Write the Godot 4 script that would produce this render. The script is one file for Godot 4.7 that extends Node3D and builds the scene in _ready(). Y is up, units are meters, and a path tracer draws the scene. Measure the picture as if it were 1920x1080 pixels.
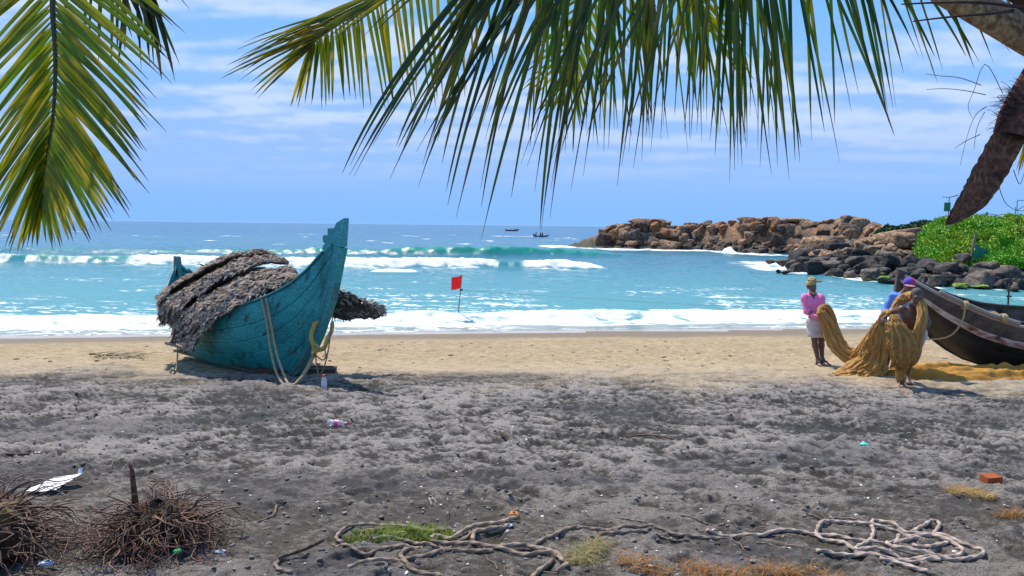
extends Node3D

# ------------------------------------------------------------------ mesh builder
class MB:
	var v := PackedVector3Array()
	var n := PackedVector3Array()
	var c := PackedColorArray()
	var uv := PackedVector2Array()
	var ix := PackedInt32Array()
	var col := Color(1, 1, 1)

	func put(p: Vector3, nn: Vector3, cc: Color, t := Vector2.ZERO) -> int:
		v.append(p); n.append(nn); c.append(cc); uv.append(t)
		return v.size() - 1

	func tri(a: int, b: int, d: int) -> void:
		ix.append(a); ix.append(b); ix.append(d)

	# flat polygon quad, own normals, corners given clockwise seen from its front
	func quad(a: Vector3, b: Vector3, d: Vector3, e: Vector3) -> void:
		var nn := (d - a).cross(b - a).normalized()
		var i := put(a, nn, col, Vector2(0, 0))
		put(b, nn, col, Vector2(1, 0)); put(d, nn, col, Vector2(1, 1)); put(e, nn, col, Vector2(0, 1))
		tri(i, i + 1, i + 2); tri(i, i + 2, i + 3)

	# rows*cols points already laid out; smooth normals from the grid itself
	func grid(P: PackedVector3Array, nu: int, nv: int, cols := PackedColorArray(), wrap := false) -> void:
		var base := v.size()
		for j in nv:
			for i in nu:
				var k := j * nu + i
				var il := (i - 1 + nu) % nu if wrap else maxi(i - 1, 0)
				var ir := (i + 1) % nu if wrap else mini(i + 1, nu - 1)
				var du := P[j * nu + ir] - P[j * nu + il]
				var dv := P[mini(j + 1, nv - 1) * nu + i] - P[maxi(j - 1, 0) * nu + i]
				var nn := dv.cross(du)
				v.append(P[k])
				n.append(nn.normalized() if nn.length_squared() > 1e-18 else Vector3.UP)
				c.append(cols[k] if cols.size() else col)
				uv.append(Vector2(float(i) / (nu - 1), float(j) / (nv - 1)))
		for j in nv - 1:
			for i in (nu if wrap else nu - 1):
				var i2 := (i + 1) % nu
				var a := base + j * nu + i
				var b := base + j * nu + i2
				var d := base + (j + 1) * nu + i2
				var e := base + (j + 1) * nu + i
				ix.append(a); ix.append(b); ix.append(d)
				ix.append(a); ix.append(d); ix.append(e)

	# tube along a path; strands > 0 gives the surface of a laid rope
	func tube(path: PackedVector3Array, r0: float, r1: float, sides := 6, strands := 0, pitch := 0.1, cap := true, rr := PackedFloat32Array()) -> void:
		var m := path.size()
		var P := PackedVector3Array()
		var t0 := (path[1] - path[0]).normalized()
		var side := t0.cross(Vector3.UP)
		if side.length() < 0.1:
			side = t0.cross(Vector3.RIGHT)
		side = side.normalized()
		var run := 0.0
		if cap:
			for k in sides:
				P.append(path[0])
		for i in m:
			var t := (path[mini(i + 1, m - 1)] - path[maxi(i - 1, 0)]).normalized()
			side = (side - t * side.dot(t)).normalized()
			var up := side.cross(t)
			if i > 0:
				run += path[i].distance_to(path[i - 1])
			var f := float(i) / (m - 1)
			var r := rr[i] if rr.size() else lerpf(r0, r1, f)
			for k in sides:
				var a := TAU * k / sides
				var q := r
				if strands:
					q *= 1.0 + 0.26 * cos(strands * a - TAU * run / pitch)
				P.append(path[i] + (side * cos(a) + up * sin(a)) * q)
		if cap:
			for k in sides:
				P.append(path[m - 1])
		grid(P, sides, m + (2 if cap else 0), PackedColorArray(), true)

	# box with chamfered edges, given centre, half size and turn
	func box(o: Vector3, h: Vector3, bas := Basis(), ch := 0.0) -> void:
		if ch <= 0.0:
			for s in [-1.0, 1.0]:
				for ax in 3:
					var nrm := Vector3.ZERO; nrm[ax] = s
					var a := Vector3.ZERO; a[(ax + 1) % 3] = h[(ax + 1) % 3]
					var b := Vector3.ZERO; b[(ax + 2) % 3] = h[(ax + 2) % 3]
					var f := nrm * h[ax]
					if s > 0: quad(o + bas * (f - a - b), o + bas * (f - a + b), o + bas * (f + a + b), o + bas * (f + a - b))
					else: quad(o + bas * (f - a - b), o + bas * (f + a - b), o + bas * (f + a + b), o + bas * (f - a + b))
			return
		var P := PackedVector3Array()
		var rings := [[-1.0, 1.0, 0.0], [-1.0, 1.0, 1.0], [-1.0, 0.0, 1.0], [1.0, 0.0, 1.0], [1.0, 1.0, 1.0], [1.0, 1.0, 0.0]]
		for r in rings:
			var y = r[0] * (h.y - ch * r[1])
			var kx = 0.0 if r[2] == 0.0 else (h.x - ch * r[1])
			var kz = 0.0 if r[2] == 0.0 else (h.z - ch * r[1])
			for q in [[1, 0.6], [0.6, 1], [-0.6, 1], [-1, 0.6], [-1, -0.6], [-0.6, -1], [0.6, -1], [1, -0.6]]:
				var qx = (kx - ch) if absf(q[0]) < 1.0 else kx
				var qz = (kz - ch) if absf(q[1]) < 1.0 else kz
				if r[2] == 0.0:
					qx = 0.0; qz = 0.0
				P.append(o + bas * Vector3(signf(q[0]) * qx, y, signf(q[1]) * qz))
		grid(P, 8, rings.size(), PackedColorArray(), true)

	# turned shape: profile of (radius, height)
	func lathe(o: Vector3, bas: Basis, prof: Array, sides := 16) -> void:
		var P := PackedVector3Array()
		for p in prof:
			for k in sides:
				var a := TAU * k / sides
				P.append(o + bas * Vector3(cos(a) * p[0], p[1], sin(a) * p[0]))
		grid(P, sides, prof.size(), PackedColorArray(), true)

	func arrays() -> Array:
		var a := []
		a.resize(Mesh.ARRAY_MAX)
		a[Mesh.ARRAY_VERTEX] = v; a[Mesh.ARRAY_NORMAL] = n; a[Mesh.ARRAY_COLOR] = c; a[Mesh.ARRAY_TEX_UV] = uv; a[Mesh.ARRAY_INDEX] = ix
		return a

	func mesh() -> ArrayMesh:
		var m := ArrayMesh.new()
		m.add_surface_from_arrays(Mesh.PRIMITIVE_TRIANGLES, arrays())
		return m

var rng := RandomNumberGenerator.new()
var used := {}
var M := {}

func rnd(a: float, b: float) -> float: return rng.randf_range(a, b)

func numbered(called: String) -> String:
	var k: int = used.get(called, 0)
	used[called] = k + 1
	return called if k == 0 else "%s_%03d" % [called, k]

func tag(o: Node, label := "", category := "", group := "", kind := "") -> Node:
	if label: o.set_meta("label", label)
	if category: o.set_meta("category", category)
	if group: o.set_meta("group", group)
	if kind: o.set_meta("kind", kind)
	return o

func base(called: String, at := Vector3.ZERO, turn := 0.0) -> Node3D:
	var o := Node3D.new()
	o.name = numbered(called)
	o.position = at
	o.rotation.y = turn
	add_child(o)
	return o

func obj(called: String, mesh: Mesh, mat: Material, parent: Node = self, kind := "") -> MeshInstance3D:
	var o := MeshInstance3D.new()
	o.mesh = mesh
	if mat: o.material_override = mat
	if parent == self:
		o.name = numbered(called)
	else:
		var k := 0
		var nm := called
		var cnt: Dictionary = parent.get_meta("_cnt") if parent.has_meta("_cnt") else {}
		k = cnt.get(called, 0)
		cnt[called] = k + 1
		parent.set_meta("_cnt", cnt)
		if k: nm = "%s_%03d" % [called, k]
		o.name = nm
	if kind: o.set_meta("kind", kind)
	parent.add_child(o, true)
	return o

func noise(sd: int, freq: float, oct := 4, type := FastNoiseLite.TYPE_SIMPLEX_SMOOTH) -> FastNoiseLite:
	var f := FastNoiseLite.new()
	f.seed = sd
	f.frequency = freq
	f.noise_type = type
	f.fractal_octaves = oct
	if oct <= 1: f.fractal_type = FastNoiseLite.FRACTAL_NONE
	return f

func noise_tex(sd: int, freq: float, lo: Color, hi: Color, size := 512, oct := 5, normal := false, bump := 4.0, mid := -1.0) -> NoiseTexture2D:
	var t := NoiseTexture2D.new()
	t.width = size; t.height = size
	t.seamless = true
	t.noise = noise(sd, freq, oct)
	if normal:
		t.as_normal_map = true
		t.bump_strength = bump
	else:
		var g := Gradient.new()
		g.set_color(0, lo); g.set_color(1, hi)
		if mid >= 0.0:
			g.set_offset(0, mid - 0.12); g.set_offset(1, mid + 0.12)
		else:
			g.set_offset(0, 0.25); g.set_offset(1, 0.75)
		t.color_ramp = g
	return t

func mat(albedo: Color, rough := 0.9, vertex := false, tex: Texture2D = null, scale := 1.0, nrm: Texture2D = null, nstr := 1.0) -> StandardMaterial3D:
	var m := StandardMaterial3D.new()
	m.albedo_color = albedo.linear_to_srgb()
	m.roughness = rough
	m.vertex_color_use_as_albedo = vertex
	m.cull_mode = BaseMaterial3D.CULL_DISABLED
	if tex or nrm:
		m.uv1_triplanar = true
		m.uv1_world_triplanar = true
		m.uv1_scale = Vector3.ONE * scale
	if tex: m.albedo_texture = tex
	if nrm:
		m.normal_enabled = true
		m.normal_texture = nrm
		m.normal_scale = nstr
	return m

func lc(a: Color, b: Color, t: float) -> Color: return a.lerp(b, clampf(t, 0, 1))
func sm(a: float, b: float, x: float) -> float: return smoothstep(a, b, x)

# piecewise curve through [x, y] pairs
func curve(pts: Array, x: float) -> float:
	if x <= pts[0][0]: return pts[0][1]
	for i in range(1, pts.size()):
		if x <= pts[i][0]:
			var f: float = (x - pts[i - 1][0]) / (pts[i][0] - pts[i - 1][0])
			var y0: float = pts[maxi(i - 2, 0)][1]; var y1: float = pts[i - 1][1]; var y2: float = pts[i][1]; var y3: float = pts[mini(i + 1, pts.size() - 1)][1]
			return cubic_interpolate(y1, y2, y0, y3, f) if i > 1 and i < pts.size() - 1 else lerpf(y1, y2, f)
	return pts[-1][1]

func spline(ctrl: Array, n: int, closed := false) -> PackedVector3Array:
	var out := PackedVector3Array()
	var m := ctrl.size()
	for i in n:
		var t := float(i) / (n - 1) * (m if closed else m - 1)
		var k := mini(int(t), m - 1 if closed else m - 2)
		var f := t - k
		var p0: Vector3; var p1: Vector3; var p2: Vector3; var p3: Vector3
		if closed:
			p0 = ctrl[(k - 1 + m) % m]; p1 = ctrl[k % m]; p2 = ctrl[(k + 1) % m]; p3 = ctrl[(k + 2) % m]
		else:
			p0 = ctrl[maxi(k - 1, 0)]; p1 = ctrl[k]; p2 = ctrl[k + 1]; p3 = ctrl[mini(k + 2, m - 1)]
		out.append(p1.cubic_interpolate(p2, p0, p3, f))
	return out

const SEA := -1.35
func shore(x: float) -> float: return 21.6 + 0.15 * clampf(x, -16, 12)
func beach(x: float, d: float) -> float:
	var k := 1.35 / shore(x)
	return -k * d if d > 0 else -k * 0.3 * d
func gy(x: float, z: float) -> float: return beach(x, -z) + sand_bump(x, -z)
# a point on the sand
func G(x: float, z: float, up := 0.0) -> Vector3: return Vector3(x, gy(x, z) + up, z)

func _ready() -> void:
	rng.seed = 7
	camera_and_light()
	materials()
	build_ground()
	build_sea()
	build_headland()
	build_rocky_shore()
	build_teal_boat()
	build_black_boat()
	build_far_boats()
	build_flag()
	build_palms()
	build_people()
	build_nets()
	build_ropes()
	build_roots()
	build_litter()
	_clean(self)

func _clean(n: Node) -> void:
	if n.has_meta("_cnt"): n.remove_meta("_cnt")
	for ch in n.get_children(): _clean(ch)

func camera_and_light() -> void:
	var cam := Camera3D.new()
	cam.name = "camera"
	cam.fov = 42.0
	cam.near = 0.05
	cam.far = 20000.0
	cam.position = Vector3(0, 1.7, 0)
	cam.rotation_order = EULER_ORDER_YXZ
	cam.rotation = Vector3(deg_to_rad(-4.77), 0, deg_to_rad(0.63))
	add_child(cam)
	cam.current = true
	var sun := DirectionalLight3D.new()
	sun.name = "sun"
	sun.light_energy = 1.6
	sun.light_color = Color(1.0, 0.96, 0.89)
	sun.light_angular_distance = 0.5
	sun.shadow_enabled = true
	var az := deg_to_rad(-36.0)
	var el := deg_to_rad(56.0)
	var to_sun := Vector3(sin(az) * cos(el), sin(el), -cos(az) * cos(el))
	add_child(sun)
	sun.look_at_from_position(Vector3.ZERO, -to_sun, Vector3.UP)
	var env := Environment.new()
	env.background_mode = Environment.BG_SKY
	env.tonemap_mode = Environment.TONE_MAPPER_LINEAR
	env.tonemap_exposure = 1.2
	env.sdfgi_enabled = true
	env.ssao_enabled = true
	env.ssil_enabled = true
	var sky := Sky.new()
	var pm := PanoramaSkyMaterial.new()
	pm.panorama = ImageTexture.create_from_image(sky_image())
	sky.sky_material = pm
	env.sky = sky
	env.background_energy_multiplier = 0.88
	var we := WorldEnvironment.new()
	we.name = "sky_environment"
	we.environment = env
	add_child(we)

func sky_image() -> Image:
	var w := 2048
	var h := 1024
	var img := Image.create(w, h, false, Image.FORMAT_RGBF)
	img.fill(Color(0.30, 0.52, 0.92))
	var n1 := noise(11, 1.0, 5)
	var n2 := noise(12, 1.0, 4)
	var n3 := noise(13, 1.0, 3)
	for y in h / 2:
		var el := (0.5 - (y + 0.5) / h) * PI
		var sy := sin(el)
		var cy := cos(el)
		var t := rad_to_deg(el)
		var bas := Color(0.245, 0.50, 0.96)
		bas = lc(bas, Color(0.31, 0.53, 0.95), sm(0.5, 5.0, t))
		bas = lc(bas, Color(0.26, 0.53, 0.97), sm(6.0, 12.0, t))
		bas = lc(bas, Color(0.165, 0.475, 0.985), sm(9.0, 21.0, t))
		bas = lc(bas, Color(0.08, 0.29, 0.80), sm(20.0, 80.0, t))
		for x in w:
			var a := (x + 0.5) / w * TAU
			var dx := sin(a) * cy
			var dz := cos(a) * cy
			var k := 1.0 / (sy + 0.10)
			var px := dx * k
			var pz := dz * k
			var wisp := n1.get_noise_2d(px * 0.8 + 3.0, pz * 2.6) + 0.35 * n2.get_noise_2d(px * 4.0, pz * 9.0)
			var veil := n3.get_noise_2d(px * 0.35, pz * 0.55 + 9.0)
			var cl := sm(-0.22, 0.48, wisp + veil * 0.55) * sm(2.0, 9.0, t) * (0.85 - 0.25 * sm(30.0, 60.0, t))
			var hz := 0.10 * sm(-0.3, 0.4, veil) * sm(1.0, 4.0, t)
			var c := lc(bas, Color(0.62, 0.755, 0.98), cl)
			img.set_pixel(x, y, lc(c, Color(0.45, 0.56, 0.95), hz))
	return img

var bn1 := noise(21, 2.6, 4)
var bn7 := noise(27, 10.0, 3)
var bn8 := noise(28, 7.5, 2, FastNoiseLite.TYPE_CELLULAR)
var bn2 := noise(22, 3.2, 1, FastNoiseLite.TYPE_CELLULAR)
var bn3 := noise(23, 11.0, 3)
var bn4 := noise(24, 0.5, 3)
var bn5 := noise(25, 0.22, 4)
var bn6 := noise(26, 1.1, 3)

func dark_sand(x: float, d: float) -> float:
	# 1 on the black churned sand, 0 on the pale sand
	var edge := 12.0 - 0.055 * clampf(x, -12, 12) + 1.5 * bn5.get_noise_2d(x * 1.3, d) + 0.9 * bn1.get_noise_2d(x * 0.35, d * 0.9)
	return 1.0 - sm(edge - 1.4, edge + 1.4, d + 0.25 * bn3.get_noise_2d(x * 0.4, d * 0.4))

func sand_bump(x: float, d: float) -> float:
	if d > 21.0 or d < 0.4: return 0.0
	var wet := shore(x) - d
	var calm := sm(1.2, 4.5, wet)
	var dk := dark_sand(x, d)
	var amp := (0.55 + 0.45 * dk) * calm * lerpf(0.48, 0.70, sm(4.2, 8.5, d))
	var wx := x + 0.10 * bn1.get_noise_2d(x + 40.0, d)
	var wd := d + 0.10 * bn1.get_noise_2d(x, d + 70.0)
	var cell := bn2.get_noise_2d(wx, wd)          # about -1 at the middle of a print
	var foot := -0.042 * sm(-0.60, -0.78, cell) + 0.016 * sm(-0.66, -0.56, cell) * sm(-0.30, -0.52, cell)
	var heel := bn8.get_noise_2d(wx * 0.8, wd * 0.95)
	foot += -0.020 * sm(-0.60, -0.76, heel) + 0.008 * sm(-0.64, -0.55, heel) * sm(-0.35, -0.5, heel)
	var h := foot * (0.45 + 0.8 * sm(-0.3, 0.3, bn6.get_noise_2d(x, d)))
	h += 0.014 * (1.0 - 2.2 * absf(bn7.get_noise_2d(x * 0.8, d * 1.2))) * sm(-0.8, 0.3, bn6.get_noise_2d(x + 7.0, d)) 
	h += 0.017 * bn1.get_noise_2d(x * 1.5, d * 1.7) + 0.014 * bn3.get_noise_2d(x, d) + 0.045 * bn4.get_noise_2d(x, d) * calm
	return h * amp

func build_ground() -> void:
	var nu := 820
	var rows := PackedFloat32Array()
	var d := -25.0
	while d < 0.9:
		rows.append(d); d += 1.2
	d = 0.9
	while d < 34.0:
		rows.append(d)
		if d < 3.0: d += 0.05
		elif d < 21.0: d += minf(0.00072 * d * d, 0.048)
		else: d += 0.5
	var nv := rows.size()
	var P := PackedVector3Array(); P.resize(nu * nv)
	var C := PackedColorArray(); C.resize(nu * nv)
	for j in nv:
		d = rows[j]
		var w := sqrt(d * d + 2.0)
		for i in nu:
			var x := (1.0 - float(i) / (nu - 1) * 2.0) * 1.15 * w
			var b := sand_bump(x, d)
			P[j * nu + i] = Vector3(x, beach(x, d) + b, -d)
			var dk := dark_sand(x, d)
			var wet := shore(x) - d
			var cell := bn2.get_noise_2d(x + 0.10 * bn1.get_noise_2d(x + 40.0, d), d + 0.10 * bn1.get_noise_2d(x, d + 70.0))
			var clod := 0.45 * sm(-0.80, -0.62, cell) - 0.34 + bn7.get_noise_2d(x * 1.1 + 4.0, d * 2.0) * 0.8 + bn8.get_noise_2d(x * 1.3, d * 2.2 + 8.0) * 0.35
			var dry := clod * 1.25 + bn1.get_noise_2d(x * 0.9 + 9.0, d * 1.5) * 0.45 + bn3.get_noise_2d(x * 1.2, d * 1.6 + 30.0) * 0.45 + bn4.get_noise_2d(x + 5.0, d * 1.4) * 0.4
			# dried crust stays on the high lumps, hollows darker: turned sand plus painted shade
			var c := lc(Color(0.026, 0.024, 0.022), Color(0.345, 0.308, 0.286), sm(-0.52, 0.58, dry + b * 11.0 + 0.12 + 0.75 * bn5.get_noise_2d(x * 1.6 + 50.0, d * 2.4)))
			c = lc(c, Color(0.105, 0.084, 0.066), sm(7.2, 4.8, d) * 0.55)
			c = lc(c, Color(0.060, 0.058, 0.066), 0.5 * sm(0.05, 0.4, bn5.get_noise_2d(x * 1.2, d * 2.0)))
			var pale := lc(Color(0.46, 0.335, 0.19), Color(0.66, 0.51, 0.32), sm(-0.5, 0.5, dry))
			pale = lc(pale, Color(0.66, 0.53, 0.36), sm(15.0, 12.6, d) * 0.5)
			c = lc(pale, c, dk)
			c = lc(c, Color(0.30, 0.235, 0.165), sm(3.0, 1.9, wet + 0.5 * bn5.get_noise_2d(x, d)))
			C[j * nu + i] = c
	var mb := MB.new()
	mb.grid(P, nu, nv, C)
	# dry sand and the wet, shining strip at the water are two surfaces of one sheet
	var dry_ix := PackedInt32Array()
	var wet_ix := PackedInt32Array()
	for k in range(0, mb.ix.size(), 3):
		var p := mb.v[mb.ix[k]]
		if shore(p.x) + p.z < 0.9 + 0.35 * bn5.get_noise_2d(p.x, 3.0): wet_ix.append_array([mb.ix[k], mb.ix[k + 1], mb.ix[k + 2]])
		else: dry_ix.append_array([mb.ix[k], mb.ix[k + 1], mb.ix[k + 2]])
	var mesh := ArrayMesh.new()
	var a := mb.arrays()
	a[Mesh.ARRAY_INDEX] = dry_ix
	mesh.add_surface_from_arrays(Mesh.PRIMITIVE_TRIANGLES, a)
	a = a.duplicate()
	a[Mesh.ARRAY_INDEX] = wet_ix
	mesh.add_surface_from_arrays(Mesh.PRIMITIVE_TRIANGLES, a)
	mesh.surface_set_material(0, M.sand)
	mesh.surface_set_material(1, M.wet_sand)
	tag(obj("beach", mesh, null), "dark churned sand running down to a pale tan strip at the water", "beach", "", "structure")

func materials() -> void:
	var grain := noise_tex(31, 0.05, Color(0.62, 0.62, 0.62), Color(1, 1, 1), 512, 5)
	var grain_n := noise_tex(32, 0.05, Color(), Color(), 512, 5, true, 6.0)
	M.grain = grain
	M.grain_n = grain_n
	M.sand = mat(Color(1, 1, 1), 0.95, true, grain, 2.3, grain_n, 0.9)
	M.wet_sand = mat(Color(1, 1, 1), 0.22, true)
	var ripple := noise_tex(33, 0.02, Color(), Color(), 1024, 5, true, 7.0)
	M.water = mat(Color(1, 1, 1), 0.13, true, null, 0.35, ripple, 1.1)
	M.water.metallic_specular = 0.25
	M.foam = mat(Color(1, 1, 1), 0.9, true)
	var rock_t := noise_tex(34, 0.018, Color(0.50, 0.46, 0.43), Color(1, 0.98, 0.95), 512, 6)
	var rock_n := noise_tex(35, 0.02, Color(), Color(), 512, 6, true, 12.0)
	M.rock = mat(Color(1, 1, 1), 0.9, true, rock_t, 0.30, rock_n, 1.0)
	M.rock_t = rock_t
	M.rock_n = rock_n

# ------------------------------------------------------------------ the sea
var wn1 := noise(41, 0.16, 3)
var wn2 := noise(42, 0.6, 3)
var wn3 := noise(43, 0.035, 2)
var wn4 := noise(44, 1.7, 3)
var wn5 := noise(45, 0.09, 3)
var wn6 := noise(46, 0.45, 4)
const GREEN_H := [[-80, 0.30], [-30, 0.38], [-14, 0.60], [-2, 0.88], [4, 0.78], [9, 0.5], [14, 0.12], [24, 0.0], [40, 0.0]]
const WHITE_H := [[-60, 0.5], [-36, 0.54], [-27, 0.60], [-10, 0.54], [-3, 0.58], [0, 0.44], [3, 0.56], [5.5, 0.28], [7.5, 0.0], [30, 0.0]]
const NEAR_H := [[-30, 0.12], [-12, 0.16], [-6, 0.14], [-4, 0.16], [-2.5, 0.26], [-1, 0.22], [0, 0.23], [2, 0.26], [3, 0.25], [5, 0.24], [8, 0.20], [12, 0.16], [20, 0.05], [30, 0.0]]
const LINE_H := [[-9.5, 0.0], [-8.5, 0.18], [-6.5, 0.22], [-5.4, 0.0]]

func bump(d: float, c: float, h: float, front: float, back: float) -> float:
	var q := d - c
	return h * exp(-(q * q) / (front * front if q < 0.0 else back * back))

# height, foam, body tint (0 deep blue .. 1 sandy green), green of light through crests, painted in
func sea_at(x: float, d: float) -> Array:
	var h := 0.0
	var foam := 0.0
	var green := 0.0
	var out := d - shore(x)
	var nb := wn1.get_noise_2d(x, d * 1.6)
	var nf := wn2.get_noise_2d(x, d)
	var calm := sm(0.3, 6.0, out)
	h += calm * (0.10 * nb * sm(30.0, 60.0, d) + (0.05 + 0.03 * sm(30.0, 50.0, d)) * nf + 0.016 * wn4.get_noise_2d(x, d * 1.8))
	if d > 60.0 and d < 100.0:
		var c := 74.0 + 2.2 * wn3.get_noise_2d(x, 3.0) + 0.05 * x
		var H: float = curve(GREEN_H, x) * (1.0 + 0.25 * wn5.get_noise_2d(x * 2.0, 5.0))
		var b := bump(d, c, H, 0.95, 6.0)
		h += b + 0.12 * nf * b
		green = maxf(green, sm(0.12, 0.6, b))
	if d > 44.0 and d < 70.0:
		var c2 := 54.0 + 1.8 * wn3.get_noise_2d(x + 300.0, 9.0) + 0.4 * wn6.get_noise_2d(x, 2.0)
		var H2 := curve(WHITE_H, x)
		var b2 := bump(d, c2, H2, 0.75, 3.2)
		var broken := sm(-35.5, -36.8, x) + sm(-27.8, -26.6, x) * (1.0 - sm(-1.6, -0.9, x) * sm(1.2, 0.4, x))
		var whites := clampf(broken, 0, 1) * sm(0.16, 0.42, b2 / maxf(H2, 0.08) + 0.35 * wn6.get_noise_2d(x * 1.4, d * 1.4)) * sm(c2 + 3.4, c2 + 1.2, d) * sm(0.05, 0.2, H2)
		# spent foam streaming out in front of the break
		whites = maxf(whites, 0.8 * clampf(broken, 0, 1) * sm(0.12, 0.35, wn6.get_noise_2d(x * 0.7, d * 2.2)) * sm(c2 - 4.0, c2 - 1.0, d) * sm(c2 + 2.0, c2, d) * sm(0.05, 0.3, H2))
		h += b2 + whites * (0.16 * absf(wn6.get_noise_2d(x * 2.4, d * 2.4)) + 0.06 * wn4.get_noise_2d(x * 2.0, d * 2.0))
		foam = maxf(foam, whites)
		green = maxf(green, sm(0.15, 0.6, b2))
	if d > 40.0 and d < 52.0:
		var H3 := curve(LINE_H, x)
		var b3 := bump(d, 46.5 + 0.6 * wn5.get_noise_2d(x * 2.0, 1.0), H3, 0.5, 1.5)
		h += b3
		foam = maxf(foam, sm(0.08, 0.16, b3 + 0.05 * nf) * sm(0.02, 0.1, H3))
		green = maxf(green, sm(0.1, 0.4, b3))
	if out < 9.0:
		var c4 := shore(x) + 2.75 + 0.7 * wn5.get_noise_2d(x * 1.4, 7.0) + 0.35 * wn2.get_noise_2d(x, 2.0)
		var H4 := curve(NEAR_H, x)
		var b4 := bump(d, c4, H4, 0.42, 1.5)
		var smooth := maxf(sm(-2.9, -2.4, x) * sm(-0.7, -1.1, x), sm(3.05, 3.3, x) * sm(4.9, 4.5, x)) * (0.75 + 0.25 * sm(0.0, 0.3, nf))
		var lumps := wn6.get_noise_2d(x * 2.6, d * 2.6)
		var f4 := sm(0.10, 0.45, b4 / maxf(H4, 0.05) + 0.4 * lumps) * (1.0 - smooth) * sm(0.04, 0.14, H4) * sm(c4 + 0.9, c4 + 0.25, d)
		h += b4 + f4 * (0.07 * absf(lumps) + 0.03 * wn4.get_noise_2d(x * 3.0, d * 3.0))
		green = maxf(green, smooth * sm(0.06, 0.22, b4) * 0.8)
		# the wash running up the beach: lace that thickens to white, then a clear thin sheet at the edge
		var lace := wn6.get_noise_2d(x * 1.5, d * 3.0) + 0.6 * wn4.get_noise_2d(x * 1.2, d * 2.6)
		var edge := 1.0 + 0.40 * wn5.get_noise_2d(x * 2.5, 4.0) + 0.12 * wn2.get_noise_2d(x * 1.5, 6.0)
		var band := sm(edge, edge + 0.35, out) * sm(c4 - shore(x) + 0.4, c4 - shore(x) - 0.4, out)
		f4 = maxf(f4, band * sm(-0.34, 0.16, lace + 0.22))
		f4 = maxf(f4, 0.75 * sm(edge - 0.72, edge - 0.62, out) * sm(edge - 0.45, edge - 0.6, out) * sm(-0.2, 0.3, lace))
		foam = maxf(foam, f4)
	# lacy patches left by earlier waves
	var patch := sm(-7.0, -10.0, x) * sm(11.5, 4.0, out) + sm(-6.5, -5.0, x) * sm(2.0, -1.0, x) * sm(14.0, 8.0, out) * 0.9 + sm(7.0, 9.0, x) * sm(14.0, 5.0, out) * 0.8 + 0.12 * sm(24.0, 12.0, out)
	if d < 60.0 and patch > 0.02:
		var web := absf(wn6.get_noise_2d(x * 0.55 + 2.0 * nf, d * 1.05)) + 0.10 * wn4.get_noise_2d(x, d)
		foam = maxf(foam, 0.85 * sm(0.10, 0.03, web) * sm(0.25, 0.6, patch + 0.8 * wn5.get_noise_2d(x * 1.6, d * 2.4)))
	# surge round the rocks, with one spout of spray against the headland
	if d > 86.0 and d < 96.0: h += 0.85 * maxf(0.0, 1.0 - Vector2((x - 26.3) / 1.1, (d - 91.0) / 1.3).length()) * (0.25 + 2.2 * absf(wn4.get_noise_2d(x * 3.0, d * 2.0)))
	foam = maxf(foam, surge(x, d) * sm(-0.25, 0.2, wn6.get_noise_2d(x * 0.5, d * 0.7) + 0.25))
	# wakes of the launch far out
	if d > 150.0 and d < 330.0:
		foam = maxf(foam, 0.9 * sm(4.5, 1.0, absf(d - 212.0)) * sm(-7.5, -4.0, x) * sm(6.8, 5.6, x))
		foam = maxf(foam, 0.55 * sm(3.5, 0.5, absf(d - 214.0 + 0.02 * x)) * sm(-48.0, -30.0, x) * sm(-10.0, -14.0, x) * sm(-0.05, 0.25, wn5.get_noise_2d(x * 0.8, 3.0)))
	if d > 100.0:
		foam = maxf(foam, 0.7 * sm(0.52, 0.6, wn1.get_noise_2d(x * 0.5, d * 0.4)) * sm(400.0, 150.0, d))
	var shallow := 1.0 - 0.62 * sm(24.0, 70.0, d) - 0.38 * sm(80.0, 260.0, d)
	return [h, foam, shallow, green, out]

const HEAD_FOOT := [[8, 113], [9.5, 108], [13, 104], [18.7, 103.6], [25, 103.6], [27, 98], [28.3, 90.6], [32, 88]]
const SURGE := [[6.5, 114, 3.4], [8.5, 112, 3.2], [11, 110, 2.0], [14.5, 108, 1.6], [19, 106, 1.3], [23, 101, 1.3], [27, 91, 1.8], [26.2, 92.5, 1.6], [21.6, 62, 3.0], [20.6, 58, 2.4], [19.6, 55, 1.9], [21.5, 52, 1.4], [21.3, 48, 1.0], [21.2, 45.5, 0.9], [22.4, 41, 0.8]]
func surge(x: float, d: float) -> float:
	if x < 4.0 or d < 38.0 or d > 118.0: return 0.0
	var f := 0.0
	if x > 8.0 and x < 31.0 and d > 84.0:
		var dh := curve_lin(HEAD_FOOT, x)
		f = 0.9 * sm(dh - 9.0, dh - 5.0, d + 3.0 * wn5.get_noise_2d(x * 2.0, 2.0))
	for s in SURGE:
		var r: float = Vector2(x - s[0], (d - s[1]) * 0.4).length() / float(s[2])
		f = maxf(f, sm(1.15, 0.5, r))
	return f

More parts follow.
